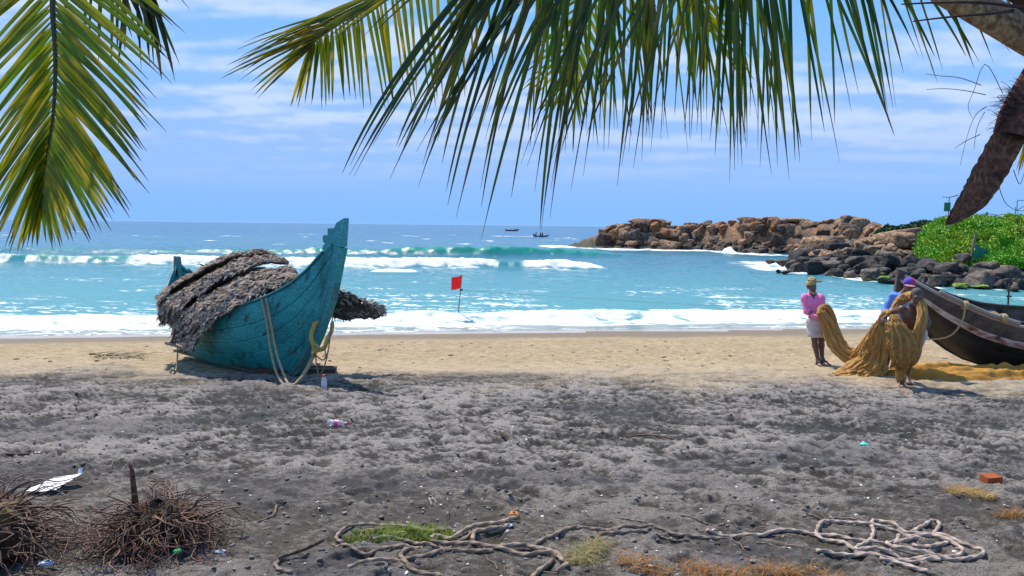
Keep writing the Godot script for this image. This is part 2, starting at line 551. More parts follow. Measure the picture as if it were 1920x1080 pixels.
func build_sea() -> void:
	var nu := 700
	var rows := PackedFloat32Array()
	var d := 18.6
	while d < 9000.0:
		rows.append(d)
		var step := d * d / 4291.0 * 0.42
		if d < 27.0: step = 0.065
		elif d > 50.0 and d < 58.5: step = 0.16
		elif d > 70.0 and d < 79.0: step = 0.14
		d += minf(step, d * 0.25)
	var nv := rows.size()
	var P := PackedVector3Array(); P.resize(nu * nv)
	var C := PackedColorArray(); C.resize(nu * nv)
	var F := PackedFloat32Array(); F.resize(nu * nv)
	for j in nv:
		d = rows[j]
		for i in nu:
			var x := (1.0 - float(i) / (nu - 1) * 2.0) * 1.1 * d
			var s := sea_at(x, d)
			P[j * nu + i] = Vector3(x, SEA + s[0], -d)
			var c := lc(Color(0.026, 0.110, 0.205), Color(0.082, 0.295, 0.315), s[2])
			c = lc(c, Color(0.015, 0.27, 0.20), s[3] * 0.85)  # crest green: light through the wave painted into the water colour
			c = lc(c, Color(0.24, 0.21, 0.16), sm(2.2, 0.2, s[4]) * 0.8)
			F[j * nu + i] = s[1]
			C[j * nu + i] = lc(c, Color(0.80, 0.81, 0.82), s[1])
	var mb := MB.new()
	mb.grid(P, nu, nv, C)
	var water_ix := PackedInt32Array()
	var foam_ix := PackedInt32Array()
	for k in range(0, mb.ix.size(), 3):
		var f := F[mb.ix[k]] + F[mb.ix[k + 1]] + F[mb.ix[k + 2]]
		if f > 1.2: foam_ix.append_array([mb.ix[k], mb.ix[k + 1], mb.ix[k + 2]])
		else: water_ix.append_array([mb.ix[k], mb.ix[k + 1], mb.ix[k + 2]])
	var mesh := ArrayMesh.new()
	var a := mb.arrays()
	a[Mesh.ARRAY_INDEX] = water_ix
	mesh.add_surface_from_arrays(Mesh.PRIMITIVE_TRIANGLES, a)
	a = a.duplicate()
	a[Mesh.ARRAY_INDEX] = foam_ix
	mesh.add_surface_from_arrays(Mesh.PRIMITIVE_TRIANGLES, a)
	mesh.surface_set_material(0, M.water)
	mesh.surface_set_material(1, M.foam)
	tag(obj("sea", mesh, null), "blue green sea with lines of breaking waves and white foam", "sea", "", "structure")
const ROCKS := [
	["large black wedge shaped boulder with a slanting ridge, at the seaward end of the rocks", 22.48, -0.89, -58.34, 1.97, 1.02, "black", "wedge"],
	["low brown rock awash at the outermost tip of the rocky shore", 21.48, -1.26, -62.48, 0.80, 0.35, "brown", "low"],
	["dark reddish boulder beside the outermost tip in white surge", 20.82, -1.22, -57.82, 1.06, 0.53, "brown", "low"],
	["small rounded dark boulder just left of the pyramid shaped rock", 20.32, -1.25, -55.13, 0.66, 0.47, "dark", "round"],
	["dark pyramid shaped boulder standing in the water", 20.09, -1.34, -52.41, 1.18, 0.70, "dark", "wedge"],
	["rounded dark boulder tucked behind the pyramid shaped rock", 21.46, -1.15, -54.44, 0.69, 0.46, "dark", "round"],
	["flat dark slab lying in the water before the pyramid shaped rock", 18.52, -1.35, -50.46, 0.75, 0.25, "dark", "low"],
	["smallest dark rock in the water left of the flat slab", 18.28, -1.35, -51.45, 0.44, 0.26, "dark", "round"],
	["long sloping grey slab right of the black wedge boulder", 22.53, -0.95, -54.76, 1.73, 0.62, "grey", "low"],
	["broad pale grey boulder sloping down behind the rough dark rock", 21.69, -1.11, -51.20, 2.29, 0.64, "grey", "low"],
	["rough brownish black rock at the waterline behind the turbaned man", 20.73, -1.34, -48.14, 1.25, 0.58, "dark", "rough"],
	["smooth oval grey boulder right of the broad pale one", 23.17, -0.95, -50.69, 0.82, 0.57, "grey", "round"],
	["big dark squared boulder with a flat pale top above the rocks", 25.86, -0.31, -59.33, 2.08, 0.96, "black", "block"],
	["grey slab leaning left of the big squared boulder", 24.79, -0.49, -60.04, 1.40, 0.59, "grey", "low"],
	["tall brown boulder right of the big squared boulder", 26.31, -0.34, -56.64, 1.12, 1.12, "tan", "block"],
	["layered tan boulder below the long bedrock slab", 26.93, -0.20, -53.62, 1.47, 0.72, "tan", "low"],
	["small tan rounded boulder below the layered tan one", 25.87, -0.47, -50.81, 0.75, 0.47, "tan", "round"],
	["large black boulder below the left end of the bright shrubs", 25.66, -0.93, -46.48, 1.50, 0.82, "black", "round"],
	["large dark sloping boulder behind the bow of the black boat", 23.63, -1.24, -44.03, 1.36, 0.71, "dark", "low"],
	["upright grey boulder at the waterline right of the black bow", 23.32, -1.35, -40.98, 0.81, 0.64, "grey", "block"],
	["squared brown grey boulder below the green net screen", 24.96, -1.27, -40.54, 0.69, 0.66, "grey", "block"],
	["dark boulder above the right patch of green weed", 25.35, -1.29, -40.16, 0.88, 0.48, "dark", "round"],
	["large cracked grey boulder right of the green net screen", 27.53, -0.86, -43.61, 1.32, 0.77, "grey", "round"],
	["tan grey squared boulder under the right shrubs", 28.81, -0.76, -43.72, 1.05, 0.46, "tan", "block"],
	["long grey slab at the right edge of the rocks", 27.43, -1.06, -41.43, 1.37, 0.47, "grey", "low"],
	["tall dark boulder at the waterline left of the rightmost one", 25.89, -1.34, -39.07, 0.64, 0.58, "dark", "block"],
	["rightmost dark boulder at the waterline, cut by the frame", 26.32, -1.34, -38.79, 0.69, 0.58, "dark", "block"],
	["leaning dark boulder at the waterline left of the tall one", 25.58, -1.34, -39.30, 0.58, 0.42, "dark", "round"],
	["low dark rock in the water behind the thin pole", 25.39, -1.35, -37.81, 0.45, 0.21, "dark", "low"],
	["flat dark boulder in the middle of the pile, lower of two", 25.49, -0.96, -45.01, 0.61, 0.32, "dark", "low"],
	["flat dark boulder in the middle of the pile, upper of two", 26.35, -0.78, -46.41, 0.59, 0.30, "dark", "low"],
	["dark boulder just right of the bow of the black boat", 23.44, -1.35, -42.44, 0.69, 0.48, "dark", "block"],
	["grey boulder at the foot of the leaning stick", 26.40, -0.85, -44.07, 0.62, 0.50, "grey", "round"],
	["small dark boulder above the left patch of green weed", 24.42, -1.26, -41.00, 0.58, 0.38, "dark", "round"],
	["small pale boulder left of the net screen post", 25.90, -0.98, -43.04, 0.55, 0.30, "grey", "round"],
	["grey boulder in the pile between black bow and screen", 24.98, -1.07, -42.85, 0.58, 0.39, "grey", "round"],
	["dark slab above the brightest mossy rock", 23.08, -1.01, -47.08, 0.93, 0.50, "dark", "low"],
	["dark boulder above the long mossy rock", 22.40, -1.16, -47.09, 0.83, 0.43, "dark", "round"],
	["grey slanted slab in the middle of the dark rocks", 24.16, -0.77, -48.31, 0.89, 0.48, "grey", "low"],
	["black boulder below the tall brown boulder", 24.10, -0.81, -50.84, 0.97, 0.65, "black", "round"],
	["dark boulder right of the rough waterline rock", 21.91, -1.20, -48.24, 0.82, 0.41, "dark", "round"],
	["bright green mossy rock at the waterline beside the black bow", 21.13, -1.35, -42.50, 0.72, 0.42, "moss", "low"],
	["long low rock with pale green weed at the waterline", 21.67, -1.31, -45.89, 0.97, 0.26, "moss", "low"],
	["dark rock with a green weedy crown, left of the brightest one", 22.14, -1.21, -44.98, 0.79, 0.35, "mossdark", "low"],
	["tiny weedy rock in the water before the long mossy one", 20.99, -1.35, -43.98, 0.37, 0.16, "mossdark", "low"],
	["left of two flat green weedy rocks below the net screen", 23.55, -1.35, -39.27, 0.78, 0.28, "moss", "low"],
	["right of two flat green weedy rocks below the net screen", 24.47, -1.35, -39.12, 0.91, 0.25, "moss", "low"],
	["dark boulder hidden behind the black bow", 21.91, -1.35, -41.79, 0.53, 0.35, "dark", "round"]]
const BRIGHT := [[28.03, -0.28, -51.80, 31.73, 1.34, -58.00], [27.02, -0.59, -49.05, 32.19, 1.87, -58.00], [26.54, -0.73, -46.65, 32.87, 2.25, -58.00], [27.15, -0.62, -46.00, 33.80, 2.50, -58.00], [28.36, -0.50, -46.40, 35.03, 2.56, -58.00], [28.73, -0.57, -45.40, 36.46, 2.57, -58.00], [29.21, -0.62, -44.65, 37.89, 2.63, -58.00], [30.01, -0.63, -43.95, 39.33, 2.69, -58.00], [33.73, -0.69, -43.50, 44.24, 2.82, -58.00], [39.79, -0.70, -43.35, 52.44, 2.91, -58.00]]
const DARKB := [[34.19, 0.60, -71.00, 36.03, 1.19, -74.00], [34.94, 0.81, -71.00, 36.74, 1.66, -74.00], [36.19, 0.92, -71.00, 37.92, 1.99, -74.00], [37.45, 0.99, -71.00, 39.32, 2.32, -74.00], [38.70, 1.05, -71.00, 40.79, 2.28, -74.00], [40.21, 1.17, -71.00, 42.37, 2.09, -74.00]]
const HEAD := [[8.09, -1.35, -112.64, 8.59, -1.46], [9.50, -1.35, -107.71, 10.10, -0.58], [11.21, -1.35, -105.79, 11.91, 0.37], [13.24, -1.35, -104.08, 14.06, 1.67], [15.98, -1.35, -102.68, 16.97, 2.80], [18.71, -1.35, -103.64, 19.85, 3.00], [20.58, -1.35, -101.99, 21.87, 3.00], [22.23, -1.35, -102.55, 23.64, 1.86], [23.73, -1.35, -103.06, 25.23, 2.19], [25.32, -1.35, -103.61, 26.91, 2.60], [27.01, -1.35, -97.71, 28.79, 2.96], [28.27, -1.35, -90.60, 30.28, 3.13], [30.49, -1.35, -89.54, 32.68, 3.28], [32.65, -1.35, -88.51, 35.04, 3.09], [34.16, -1.05, -86.00, 36.76, 2.95], [34.72, -0.58, -83.00, 37.48, 2.99], [35.44, -0.14, -80.00, 38.38, 2.97], [36.19, 0.31, -78.00, 39.31, 2.72], [36.60, 0.63, -76.00, 39.91, 1.71], [37.46, 0.89, -74.00, 40.98, 1.16]]
const WATERLINE := [[0.30, 66.0], [0.341, 62.3], [0.375, 52.1], [0.398, 51.7], [0.427, 47.9], [0.470, 45.6], [0.506, 42.3], [0.556, 42.6], [0.584, 40.4], [0.685, 38.4], [0.95, 37.0], [1.3, 36.0]]

# ------------------------------------------------------------------ boulders
var ico_v := PackedVector3Array()
var ico_i := PackedInt32Array()

func icosphere(levels: int) -> void:
	var t := (1.0 + sqrt(5.0)) / 2.0
	ico_v = PackedVector3Array([Vector3(-1, t, 0), Vector3(1, t, 0), Vector3(-1, -t, 0), Vector3(1, -t, 0), Vector3(0, -1, t), Vector3(0, 1, t), Vector3(0, -1, -t), Vector3(0, 1, -t), Vector3(t, 0, -1), Vector3(t, 0, 1), Vector3(-t, 0, -1), Vector3(-t, 0, 1)])
	for i in 12: ico_v[i] = ico_v[i].normalized()
	ico_i = PackedInt32Array([0, 11, 5, 0, 5, 1, 0, 1, 7, 0, 7, 10, 0, 10, 11, 1, 5, 9, 5, 11, 4, 11, 10, 2, 10, 7, 6, 7, 1, 8, 3, 9, 4, 3, 4, 2, 3, 2, 6, 3, 6, 8, 3, 8, 9, 4, 9, 5, 2, 4, 11, 6, 2, 10, 8, 6, 7, 9, 8, 1])
	for l in levels:
		var mid := {}
		var out := PackedInt32Array()
		for k in range(0, ico_i.size(), 3):
			var q := []
			for e in 3:
				var a := ico_i[k + e]
				var b := ico_i[k + (e + 1) % 3]
				var key := mini(a, b) * 100000 + maxi(a, b)
				if not mid.has(key):
					mid[key] = ico_v.size()
					ico_v.append((ico_v[a] + ico_v[b]).normalized())
				q.append(mid[key])
			out.append_array([ico_i[k], q[0], q[2], ico_i[k + 1], q[1], q[0], ico_i[k + 2], q[2], q[1], q[0], q[1], q[2]])
		ico_i = out

# shape: block, round, low, wedge, rough; a rounded many-sided stone filling about a unit box
func stone(sd: int, shape: String, moss := 0.0) -> ArrayMesh:
	var r := RandomNumberGenerator.new()
	r.seed = sd
	var planes := []
	var cnt := 13
	for k in cnt:
		var dir := Vector3(r.randfn(), r.randfn(), r.randfn()).normalized()
		planes.append([dir, r.randf_range(0.36, 0.52)])
	if shape == "block":
		planes.resize(5)
		for ax in [Vector3(1, 0.1, 0.15), Vector3(-1, 0.15, 0.1), Vector3(0.1, 1, 0.1), Vector3(0.12, 0.1, 1), Vector3(-0.1, 0.05, -1), Vector3.DOWN]:
			planes.append([(ax + Vector3(r.randfn(), r.randfn(), r.randfn()) * 0.12).normalized(), r.randf_range(0.40, 0.5)])
	elif shape == "wedge":
		planes.resize(4)
		for ax in [Vector3(-0.55, 0.75, 0.1), Vector3(0.9, 0.45, 0.1), Vector3(0.1, 0.35, 1), Vector3(0, 0.2, -1), Vector3.DOWN, Vector3(-1, 0.1, 0)]:
			planes.append([(ax + Vector3(r.randfn(), r.randfn(), r.randfn()) * 0.07).normalized(), r.randf_range(0.26, 0.33)])
	elif shape == "low":
		planes.append([Vector3(r.randf_range(-0.2, 0.2), 1, r.randf_range(0.0, 0.3)).normalized(), 0.36])
	var pw := 16.0 if shape in ["block", "wedge"] else (12.0 if shape == "round" else 15.0)
	var n1 := noise(sd * 7 + 1, 2.0, 4)
	var n2 := noise(sd * 7 + 2, 1.3, 3)
	var V := PackedVector3Array()
	var lo := Vector3.ONE * 9.0
	var hi := -lo
	for d in ico_v:
		var s := 0.0
		for p in planes:
			var q: float = d.dot(p[0]) / p[1]
			if q > 0.0: s += pow(q, pw)
		var rad := minf(pow(s, -1.0 / pw) if s > 0.0 else 0.7, 0.75)
		rad *= 1.0 + (0.10 if shape == "rough" else 0.035) * n1.get_noise_3dv(d * 1.6) + (0.10 if shape == "rough" else 0.0) * n2.get_noise_3dv(d * 3.0)
		var v := d * rad
		V.append(v)
		lo = lo.min(v); hi = hi.max(v)
	var mb := MB.new()
	var nn := PackedVector3Array(); nn.resize(V.size())
	for i in V.size(): V[i] = (V[i] - Vector3((lo.x + hi.x) / 2, lo.y, (lo.z + hi.z) / 2)) / (hi - lo)
	for k in range(0, ico_i.size(), 3):
		var a := V[ico_i[k]]
		var fn := (V[ico_i[k + 2]] - a).cross(V[ico_i[k + 1]] - a)
		if fn.dot(a - Vector3(0, 0.5, 0)) < 0.0: fn = -fn
		for e in 3: nn[ico_i[k + e]] += fn
	for i in V.size():
		var nrm := nn[i].normalized()
		var t := n2.get_noise_3dv(V[i] * 2.0)
		var c := lc(Color(0.62, 0.62, 0.64), Color(1.15, 1.08, 1.0), 0.5 + 0.9 * t)
		# paler upward faces, broken up by noise
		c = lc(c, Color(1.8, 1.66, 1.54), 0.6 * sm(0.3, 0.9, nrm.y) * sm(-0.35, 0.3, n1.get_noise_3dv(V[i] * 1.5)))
		if moss > 0.0: c = lc(c * 0.09, Color(0.24, 0.46, 0.012) * lerpf(0.7, 1.3, 0.5 + t), moss * sm(0.15, 0.5, nrm.y + 0.5 * n1.get_noise_3dv(V[i] * 2.5)))
		mb.put(V[i], nrm, c if moss > 0.0 else c * 0.5)
	for k in range(0, ico_i.size(), 3): mb.tri(ico_i[k], ico_i[k + 2], ico_i[k + 1])
	return mb.mesh()

var stones := {}
func stone_of(shape: String, k: int, moss := 0.0) -> ArrayMesh:
	var key := "%s%d%s" % [shape, k, moss > 0.0]
	if not stones.has(key): stones[key] = stone(hash(shape) % 1000 + k * 17, shape, moss)
	return stones[key]

func rock_mats() -> void:
	for q in [["black", Color(0.045, 0.046, 0.052)], ["dark", Color(0.085, 0.080, 0.080)], ["grey", Color(0.165, 0.150, 0.140)], ["brown", Color(0.120, 0.080, 0.058)], ["tan", Color(0.42, 0.285, 0.185)], ["rust", Color(0.42, 0.205, 0.095)], ["ochre", Color(0.38, 0.255, 0.155)], ["moss", Color(0.5, 0.5, 0.5)], ["mossdark", Color(0.30, 0.30, 0.30)]]:
		var m: StandardMaterial3D = M.rock.duplicate()
		m.albedo_color = (q[1] * 2.0).linear_to_srgb()
		M["rock_" + q[0]] = m

var hn1 := noise(61, 0.42, 3, FastNoiseLite.TYPE_CELLULAR)
var hn2 := noise(62, 0.30, 4)
var hn3 := noise(63, 0.12, 3)

# point on the headland: s along it, v from the water (0) over the crest (about .55) down its far side (1)
func head_at(s: float, v: float) -> Vector3:
	var k := clampf(s, 0, 1) * (HEAD.size() - 1)
	var i := mini(int(k), HEAD.size() - 2)
	var f := k - i
	var a: Array = HEAD[i]
	var b: Array = HEAD[i + 1]
	var q := []
	for j in 5: q.append(lerpf(a[j], b[j], f))
	var z: float = q[2]
	var rise := 0.0
	if v < 0.55:
		rise = curve([[0, -0.12], [0.1, 0.10], [0.22, 0.22], [0.34, 0.66], [0.45, 0.9], [0.55, 1.0]], v)
	else:
		rise = lerpf(1.0, -0.4, (v - 0.55) / 0.45)
	var y: float = q[1] + (q[4] - 0.38 * sm(0.5, 3.5, q[4] - q[1]) - q[1]) * rise
	var x: float = lerpf(q[0], q[3], v / 0.55)
	return Vector3(x, y, z - 7.0 * v / 0.55)

func build_headland() -> void:
	icosphere(3)
	rock_mats()
	var nu := 260
	var nv := 70
	var P := PackedVector3Array()
	var C := PackedColorArray()
	for j in nv:
		for i in nu:
			var v := float(j) / (nv - 1)
			var p := head_at(float(i) / (nu - 1), v)
			var n := hn1.get_noise_2d(p.x * 1.3, p.y * 1.7 + p.z * 0.4)
			var env := sm(-1.7, -0.9, p.y)
			p += Vector3(0.15, 0.35, 0.6) * (0.45 + 1.25 * n) * env + Vector3(0, 0.25, 0.3) * hn2.get_noise_2d(p.x * 2.0, p.y * 3.0 + p.z) * env
			P.append(p)
			var c := lc(Color(0.22, 0.16, 0.12), Color(0.42, 0.225, 0.12), 0.5 + 1.6 * hn2.get_noise_2d(p.x, p.y * 2.0 + p.z))
			c = lc(Color(0.085, 0.075, 0.068), c, sm(-1.0, 0.4, p.y + 0.6 * hn2.get_noise_2d(p.x, 3.0)))
			c = lc(c, Color(0.11, 0.12, 0.045), sm(0.0, 0.3, hn3.get_noise_2d(p.x * 2.0, p.z)) * sm(-0.2, -1.0, p.y) * sm(26.0, 18.0, p.x))
			C.append(c)
	var mb := MB.new()
	mb.grid(P, nu, nv, C)
	var head := obj("rock_headland", mb.mesh(), M.rock)
	tag(head, "reddish brown granite headland of jointed blocks running out into the sea", "headland", "", "structure")
	var shapes := ["block", "round", "block", "low", "rough", "round"]
	var put := func(p: Vector3, size: Vector3, mt: String, turn: float, lean: float, shape: String, k: int):
		var o := obj("boulder", stone_of(shape, k), M["rock_" + mt], head)
		o.position = p
		o.basis = Basis.from_euler(Vector3(lean, turn, lean * 0.7)) * Basis.from_scale(size)
	# boulders that stand out on the skyline, then the faces, then the cobbled foot
	for q in [[0.855, 0.52, 2.1, 1.9, "ochre", "block"], [0.80, 0.52, 1.6, 0.9, "ochre", "round"], [0.885, 0.50, 2.4, 1.7, "ochre", "block"], [0.92, 0.50, 1.9, 2.0, "ochre", "wedge"], [0.955, 0.52, 1.9, 1.3, "grey", "block"], [0.835, 0.46, 2.4, 1.3, "tan", "block"], [0.70, 0.55, 3.4, 0.8, "tan", "low"], [0.36, 0.5, 1.7, 1.1, "rust", "round"], [0.24, 0.55, 3.6, 0.9, "rust", "low"], [0.29, 0.53, 3.4, 0.8, "rust", "block"], [0.45, 0.53, 2.8, 0.9, "rust", "low"], [0.58, 0.54, 3.2, 0.9, "tan", "low"]]:
		put.call(head_at(q[0], q[1]) - Vector3(0, 0.55 * q[3], 0), Vector3(q[2], q[3], q[2] * 0.8), q[4], rnd(-0.4, 0.4), rnd(-0.1, 0.1), q[5], rng.randi() % 4)
	for i in 165:
		var s := rnd(0.12, 0.98)
		var v := rnd(0.16, 0.54)
		var p := head_at(s, v)
		var hi := sm(0.2, 0.5, v)
		var w := rnd(0.9, 2.7) * (1.0 - 0.25 * hi)
		var hh := w * (rnd(0.8, 1.25) if v > 0.24 and v < 0.42 else rnd(0.4, 0.7))
		var mt: String = ["brown", "grey", "ochre", "tan"][rng.randi() % 4] if v < 0.3 else (["rust", "ochre", "tan", "rust", "brown"][rng.randi() % 5] if s < 0.62 else ["ochre", "tan", "tan", "grey", "rust"][rng.randi() % 5])
		put.call(p - Vector3(0, 0.55 * hh, 0), Vector3(w, hh, w * rnd(0.7, 1.1)), mt, rnd(-0.7, 0.7), rnd(-0.2, 0.2), shapes[rng.randi() % 6], rng.randi() % 4)
	for i in 120:
		var s := rnd(0.42, 0.86) if i > 25 else rnd(0.14, 0.5)
		var v := rnd(0.02, 0.26)
		var p := head_at(s, v)
		var w := rnd(0.45, 1.25) * (1.4 if i % 9 == 0 else 1.0)
		put.call(p - Vector3(0, 0.2 * w, 0), Vector3(w, w * rnd(0.45, 0.75), w), ["dark", "dark", "grey", "brown"][rng.randi() % 4] if v < 0.14 else ["grey", "tan", "ochre", "brown"][rng.randi() % 4], rnd(0, 6), rnd(-0.2, 0.2), shapes[rng.randi() % 6], rng.randi() % 4)

func shore_line(u: float) -> float: return curve_lin(WATERLINE, u)
func curve_lin(pts: Array, x: float) -> float:
	if x <= pts[0][0]: return pts[0][1]
	for i in range(1, pts.size()):
		if x <= pts[i][0]: return lerpf(pts[i - 1][1], pts[i][1], (x - pts[i - 1][0]) / (pts[i][0] - pts[i - 1][0]))
	return pts[-1][1]
func land(x: float, d: float) -> float:
	var u := x / d
	return SEA + clampf(lerpf(0.08, 0.13, sm(0.4, 0.6, u)) * (d - shore_line(u)), -1.0, 2.0) * sm(0.365, 0.405, u) - 0.4 * sm(0.39, 0.36, u)

func build_rocky_shore() -> void:
	var nu := 170
	var nv := 90
	var P := PackedVector3Array()
	var C := PackedColorArray()
	for j in nv:
		for i in nu:
			var u := lerpf(0.335, 1.25, float(i) / (nu - 1))
			var d := shore_line(u) - 1.5 + 46.0 * pow(float(j) / (nv - 1), 1.5)
			var x := u * d
			var y := land(x, d) + 0.22 * hn1.get_noise_2d(x * 2.6, d * 2.6) - 0.05
			P.append(Vector3(x, y, -d))
			C.append(lc(lc(Color(0.05, 0.048, 0.046), Color(0.11, 0.10, 0.09), 0.5 + hn2.get_noise_2d(x * 3.0, d * 3.0)), Color(0.20, 0.15, 0.10), sm(-0.4, 0.4, y)))
	var mb := MB.new()
	mb.grid(P, nu, nv, C)
	tag(obj("rocky_bank", mb.mesh(), M.rock), "dark stony bank rising behind the waterline boulders", "bank", "", "structure")
	# long smooth bedrock slabs under the dark shrub
	var slabs := [[32.6, 0.25, -63.0, 6.4, 2.1, 3.0, "tan", "long smooth tan bedrock slab below the dark shrub", 0.16], [30.6, -0.15, -53.5, 2.4, 1.7, 2.2, "tan", "steep pinkish tan rock face at the left foot of the bright shrubs", -0.35], [27.0, 0.2, -66.0, 3.0, 1.3, 2.4, "tan", "rounded tan boulder left of the long bedrock slab", 0.1], [29.4, 0.5, -70.0, 4.2, 1.1, 2.6, "tan", "low tan rock hump left of the dark shrub", 0.0]]
	for q in slabs:
		var o := obj("bedrock_slab", stone_of("round" if q[3] > 3.0 else "block", 7), M["rock_" + q[6]])
		o.position = Vector3(q[0], q[1] - 0.5, q[2])
		o.basis = Basis.from_euler(Vector3(0.1, 0.25, q[8])) * Basis.from_scale(Vector3(q[3], q[4], q[5]))
		tag(o, q[7], "rock", "bedrock along the rocky shore")
	var k := 0
	for q in ROCKS:
		var mossy: float = 1.0 if q[6].begins_with("moss") else 0.0
		var shp: String = q[7]
		var o := obj("boulder", stone_of(shp, k % 7, mossy), M["rock_" + q[6]])
		k += 1
		var sink: float = 0.12 * q[5]
		o.position = Vector3(q[1], q[2] - sink, q[3])
		var turn := rnd(-0.3, 0.3) if shp in ["block", "wedge", "low"] else rnd(0, 6)
		o.basis = Basis.from_euler(Vector3(rnd(-0.05, 0.05), turn, rnd(-0.12, 0.12))) * Basis.from_scale(Vector3(q[4], q[5] + sink, q[4] * 0.85))
		tag(o, q[0], "boulder", "boulders along the rocky shore")
	# smaller stones packed between: rows from the water up, counted from the sea end
	var nth := ["first", "second", "third", "fourth", "fifth", "sixth", "seventh", "eighth", "ninth", "tenth", "eleventh", "twelfth", "thirteenth", "fourteenth", "fifteenth", "sixteenth", "seventeenth", "eighteenth", "nineteenth", "twentieth"]
	var rows := [[0.8, 18, "waterline row"], [3.0, 18, "second row above the water"], [6.0, 18, "third row above the water"], [10.0, 16, "fourth row above the water"], [15.5, 14, "top row on the bank"]]
	for r in rows:
		for i in r[1]:
			var u: float = lerpf(0.375, 0.70, (i + rnd(0.15, 0.85)) / r[1])
			if r[0] > 5.0: u = lerpf(0.375, 0.545 if r[0] > 9.0 else 0.60, (i + rnd(0.15, 0.85)) / r[1])
			var d: float = shore_line(u) + r[0] + rnd(-1.0, 1.0)
			var x: float = u * d
			var w: float = rnd(0.7, 1.5) * (1.0 + 0.02 * r[0])
			var h: float = w * rnd(0.5, 0.8)
			var cl: String = ["dark", "dark", "grey", "black"][rng.randi() % 4] if r[0] < 8.0 else ["grey", "tan", "brown", "tan"][rng.randi() % 4]
			var o := obj("boulder", stone_of(["round", "block", "low", "rough", "wedge"][rng.randi() % 5], rng.randi() % 7), M["rock_" + cl])
			o.position = Vector3(x, land(x, d) - 0.2 * h, -d)
			o.basis = Basis.from_euler(Vector3(rnd(-0.2, 0.2), rnd(0, 6), rnd(-0.2, 0.2))) * Basis.from_scale(Vector3(w, h, w * rnd(0.7, 1.0)))
			tag(o, "%s stone, %s from the sea end, %s" % [{"dark": "dark grey", "tan": "tan", "grey": "grey", "black": "black", "brown": "brown"}[cl], nth[i], r[2]], "boulder", "boulders along the rocky shore")
	build_shrubs()
	build_fence()

# ------------------------------------------------------------------ shrubs on the bank
func sprig(sd: int, leaf: float, wide: float) -> ArrayMesh:
	var r := RandomNumberGenerator.new()
	r.seed = sd
	var mb := MB.new()
	for k in 9:
		var dir := Vector3(r.randfn(), absf(r.randfn()) + 0.35, r.randfn()).normalized()
		var o := Vector3(r.randfn(), r.randfn() * 0.6, r.randfn()) * leaf * 0.55
		var sd2 := dir.cross(Vector3(r.randfn(), r.randfn(), r.randfn())).normalized()
		var up := sd2.cross(dir)
		var t := r.randf_range(0.75, 1.2)
		var L := leaf * r.randf_range(0.7, 1.25)
		var g := r.randf_range(0.7, 1.25)
		var cc := Color(g, g, g)
		var i := mb.put(o, up, cc)
		mb.put(o + dir * L * 0.5 + sd2 * L * wide + up * L * 0.1, (up - sd2 * 0.3).normalized(), cc * t)
		mb.put(o + dir * L - up * L * 0.15, up, cc)
		mb.put(o + dir * L * 0.5 - sd2 * L * wide + up * L * 0.1, (up + sd2 * 0.3).normalized(), cc)
		mb.tri(i, i + 2, i + 1); mb.tri(i, i + 3, i + 2)
	return mb.mesh()

func bank_at(B: Array, s: float, v: float) -> Vector3:
	var k := clampf(s, 0, 1) * (B.size() - 1)
	var i := mini(int(k), B.size() - 2)
	var f := k - i
	var a: Array = B[i]
	var b: Array = B[i + 1]
	var lo := Vector3(a[0], a[1], a[2]).lerp(Vector3(b[0], b[1], b[2]), f)
	var hi := Vector3(a[3], a[4], a[5]).lerp(Vector3(b[3], b[4], b[5]), f)
	if v <= 1.0:
		hi.y -= 0.30
		var p := lo.lerp(hi, v)
		p.y = lerpf(lo.y, hi.y, pow(sin(v * PI / 2), 0.8))
		return p
	hi.y -= 0.30
	return hi + (hi - lo) * Vector3(1, 0, 1) * (v - 1.0) - Vector3(0, (v - 1.0) * (v - 1.0) * 1.2, 0)

func thicket(B: Array, cnt: int, m: Material, ground: Color, leaf: float, wide: float, called: String, label: String, cat: String, vmax: float, sd: int) -> void:
	var ln := noise(sd, 0.9, 3)
	var ln2 := noise(sd + 1, 0.35, 3)
	var nu := 90
	var nv := 36
	var P := PackedVector3Array()
	for j in nv:
		for i in nu:
			var p := bank_at(B, float(i) / (nu - 1), vmax * j / (nv - 1))
			var b := 0.30 * ln.get_noise_3dv(p) + 0.75 * ln2.get_noise_3dv(p)
			P.append(p + Vector3(0, b - 0.18, b * 0.6) - Vector3(0, 0.5 if j == 0 or i == 0 else 0.0, 0))
	var mb := MB.new()
	mb.col = ground
	mb.grid(P, nu, nv)
	var root := base(called, bank_at(B, 0.5, 0.0))
	tag(root, label, cat, "", "thing")
	var stem := obj("stem_mass", mb.mesh(), M.rock, root)
	stem.position = -root.position
	var mm := MultiMesh.new()
	mm.transform_format = MultiMesh.TRANSFORM_3D
	mm.use_colors = true
	mm.mesh = sprig(sd, leaf, wide)
	mm.instance_count = cnt
	for k in cnt:
		var s := rnd(0.0, 1.0)
		var v := rnd(0.0, vmax)
		var p := bank_at(B, s, v)
		var b := 0.30 * ln.get_noise_3dv(p) + 0.75 * ln2.get_noise_3dv(p)
		p += Vector3(rnd(-0.2, 0.2), b + rnd(-0.16, 0.22), b * 0.6 + rnd(-0.15, 0.25))
		var sc := rnd(0.7, 1.35)
		mm.set_instance_transform(k, Transform3D(Basis.from_euler(Vector3(rnd(-0.5, 0.5), rnd(0, 6.28), rnd(-0.5, 0.5))).scaled(Vector3.ONE * sc), p - root.position))
		var g := rnd(0.6, 1.25)
		var yl := rnd(0.7, 1.35) + 0.8 * ln2.get_noise_3dv(p * 0.7)
		mm.set_instance_color(k, Color(g * yl, g, g * 0.9))
	var o := MultiMeshInstance3D.new()
	o.name = "foliage"
	o.multimesh = mm
	o.material_override = m
	o.set_meta("kind", "stuff")
	root.add_child(o)

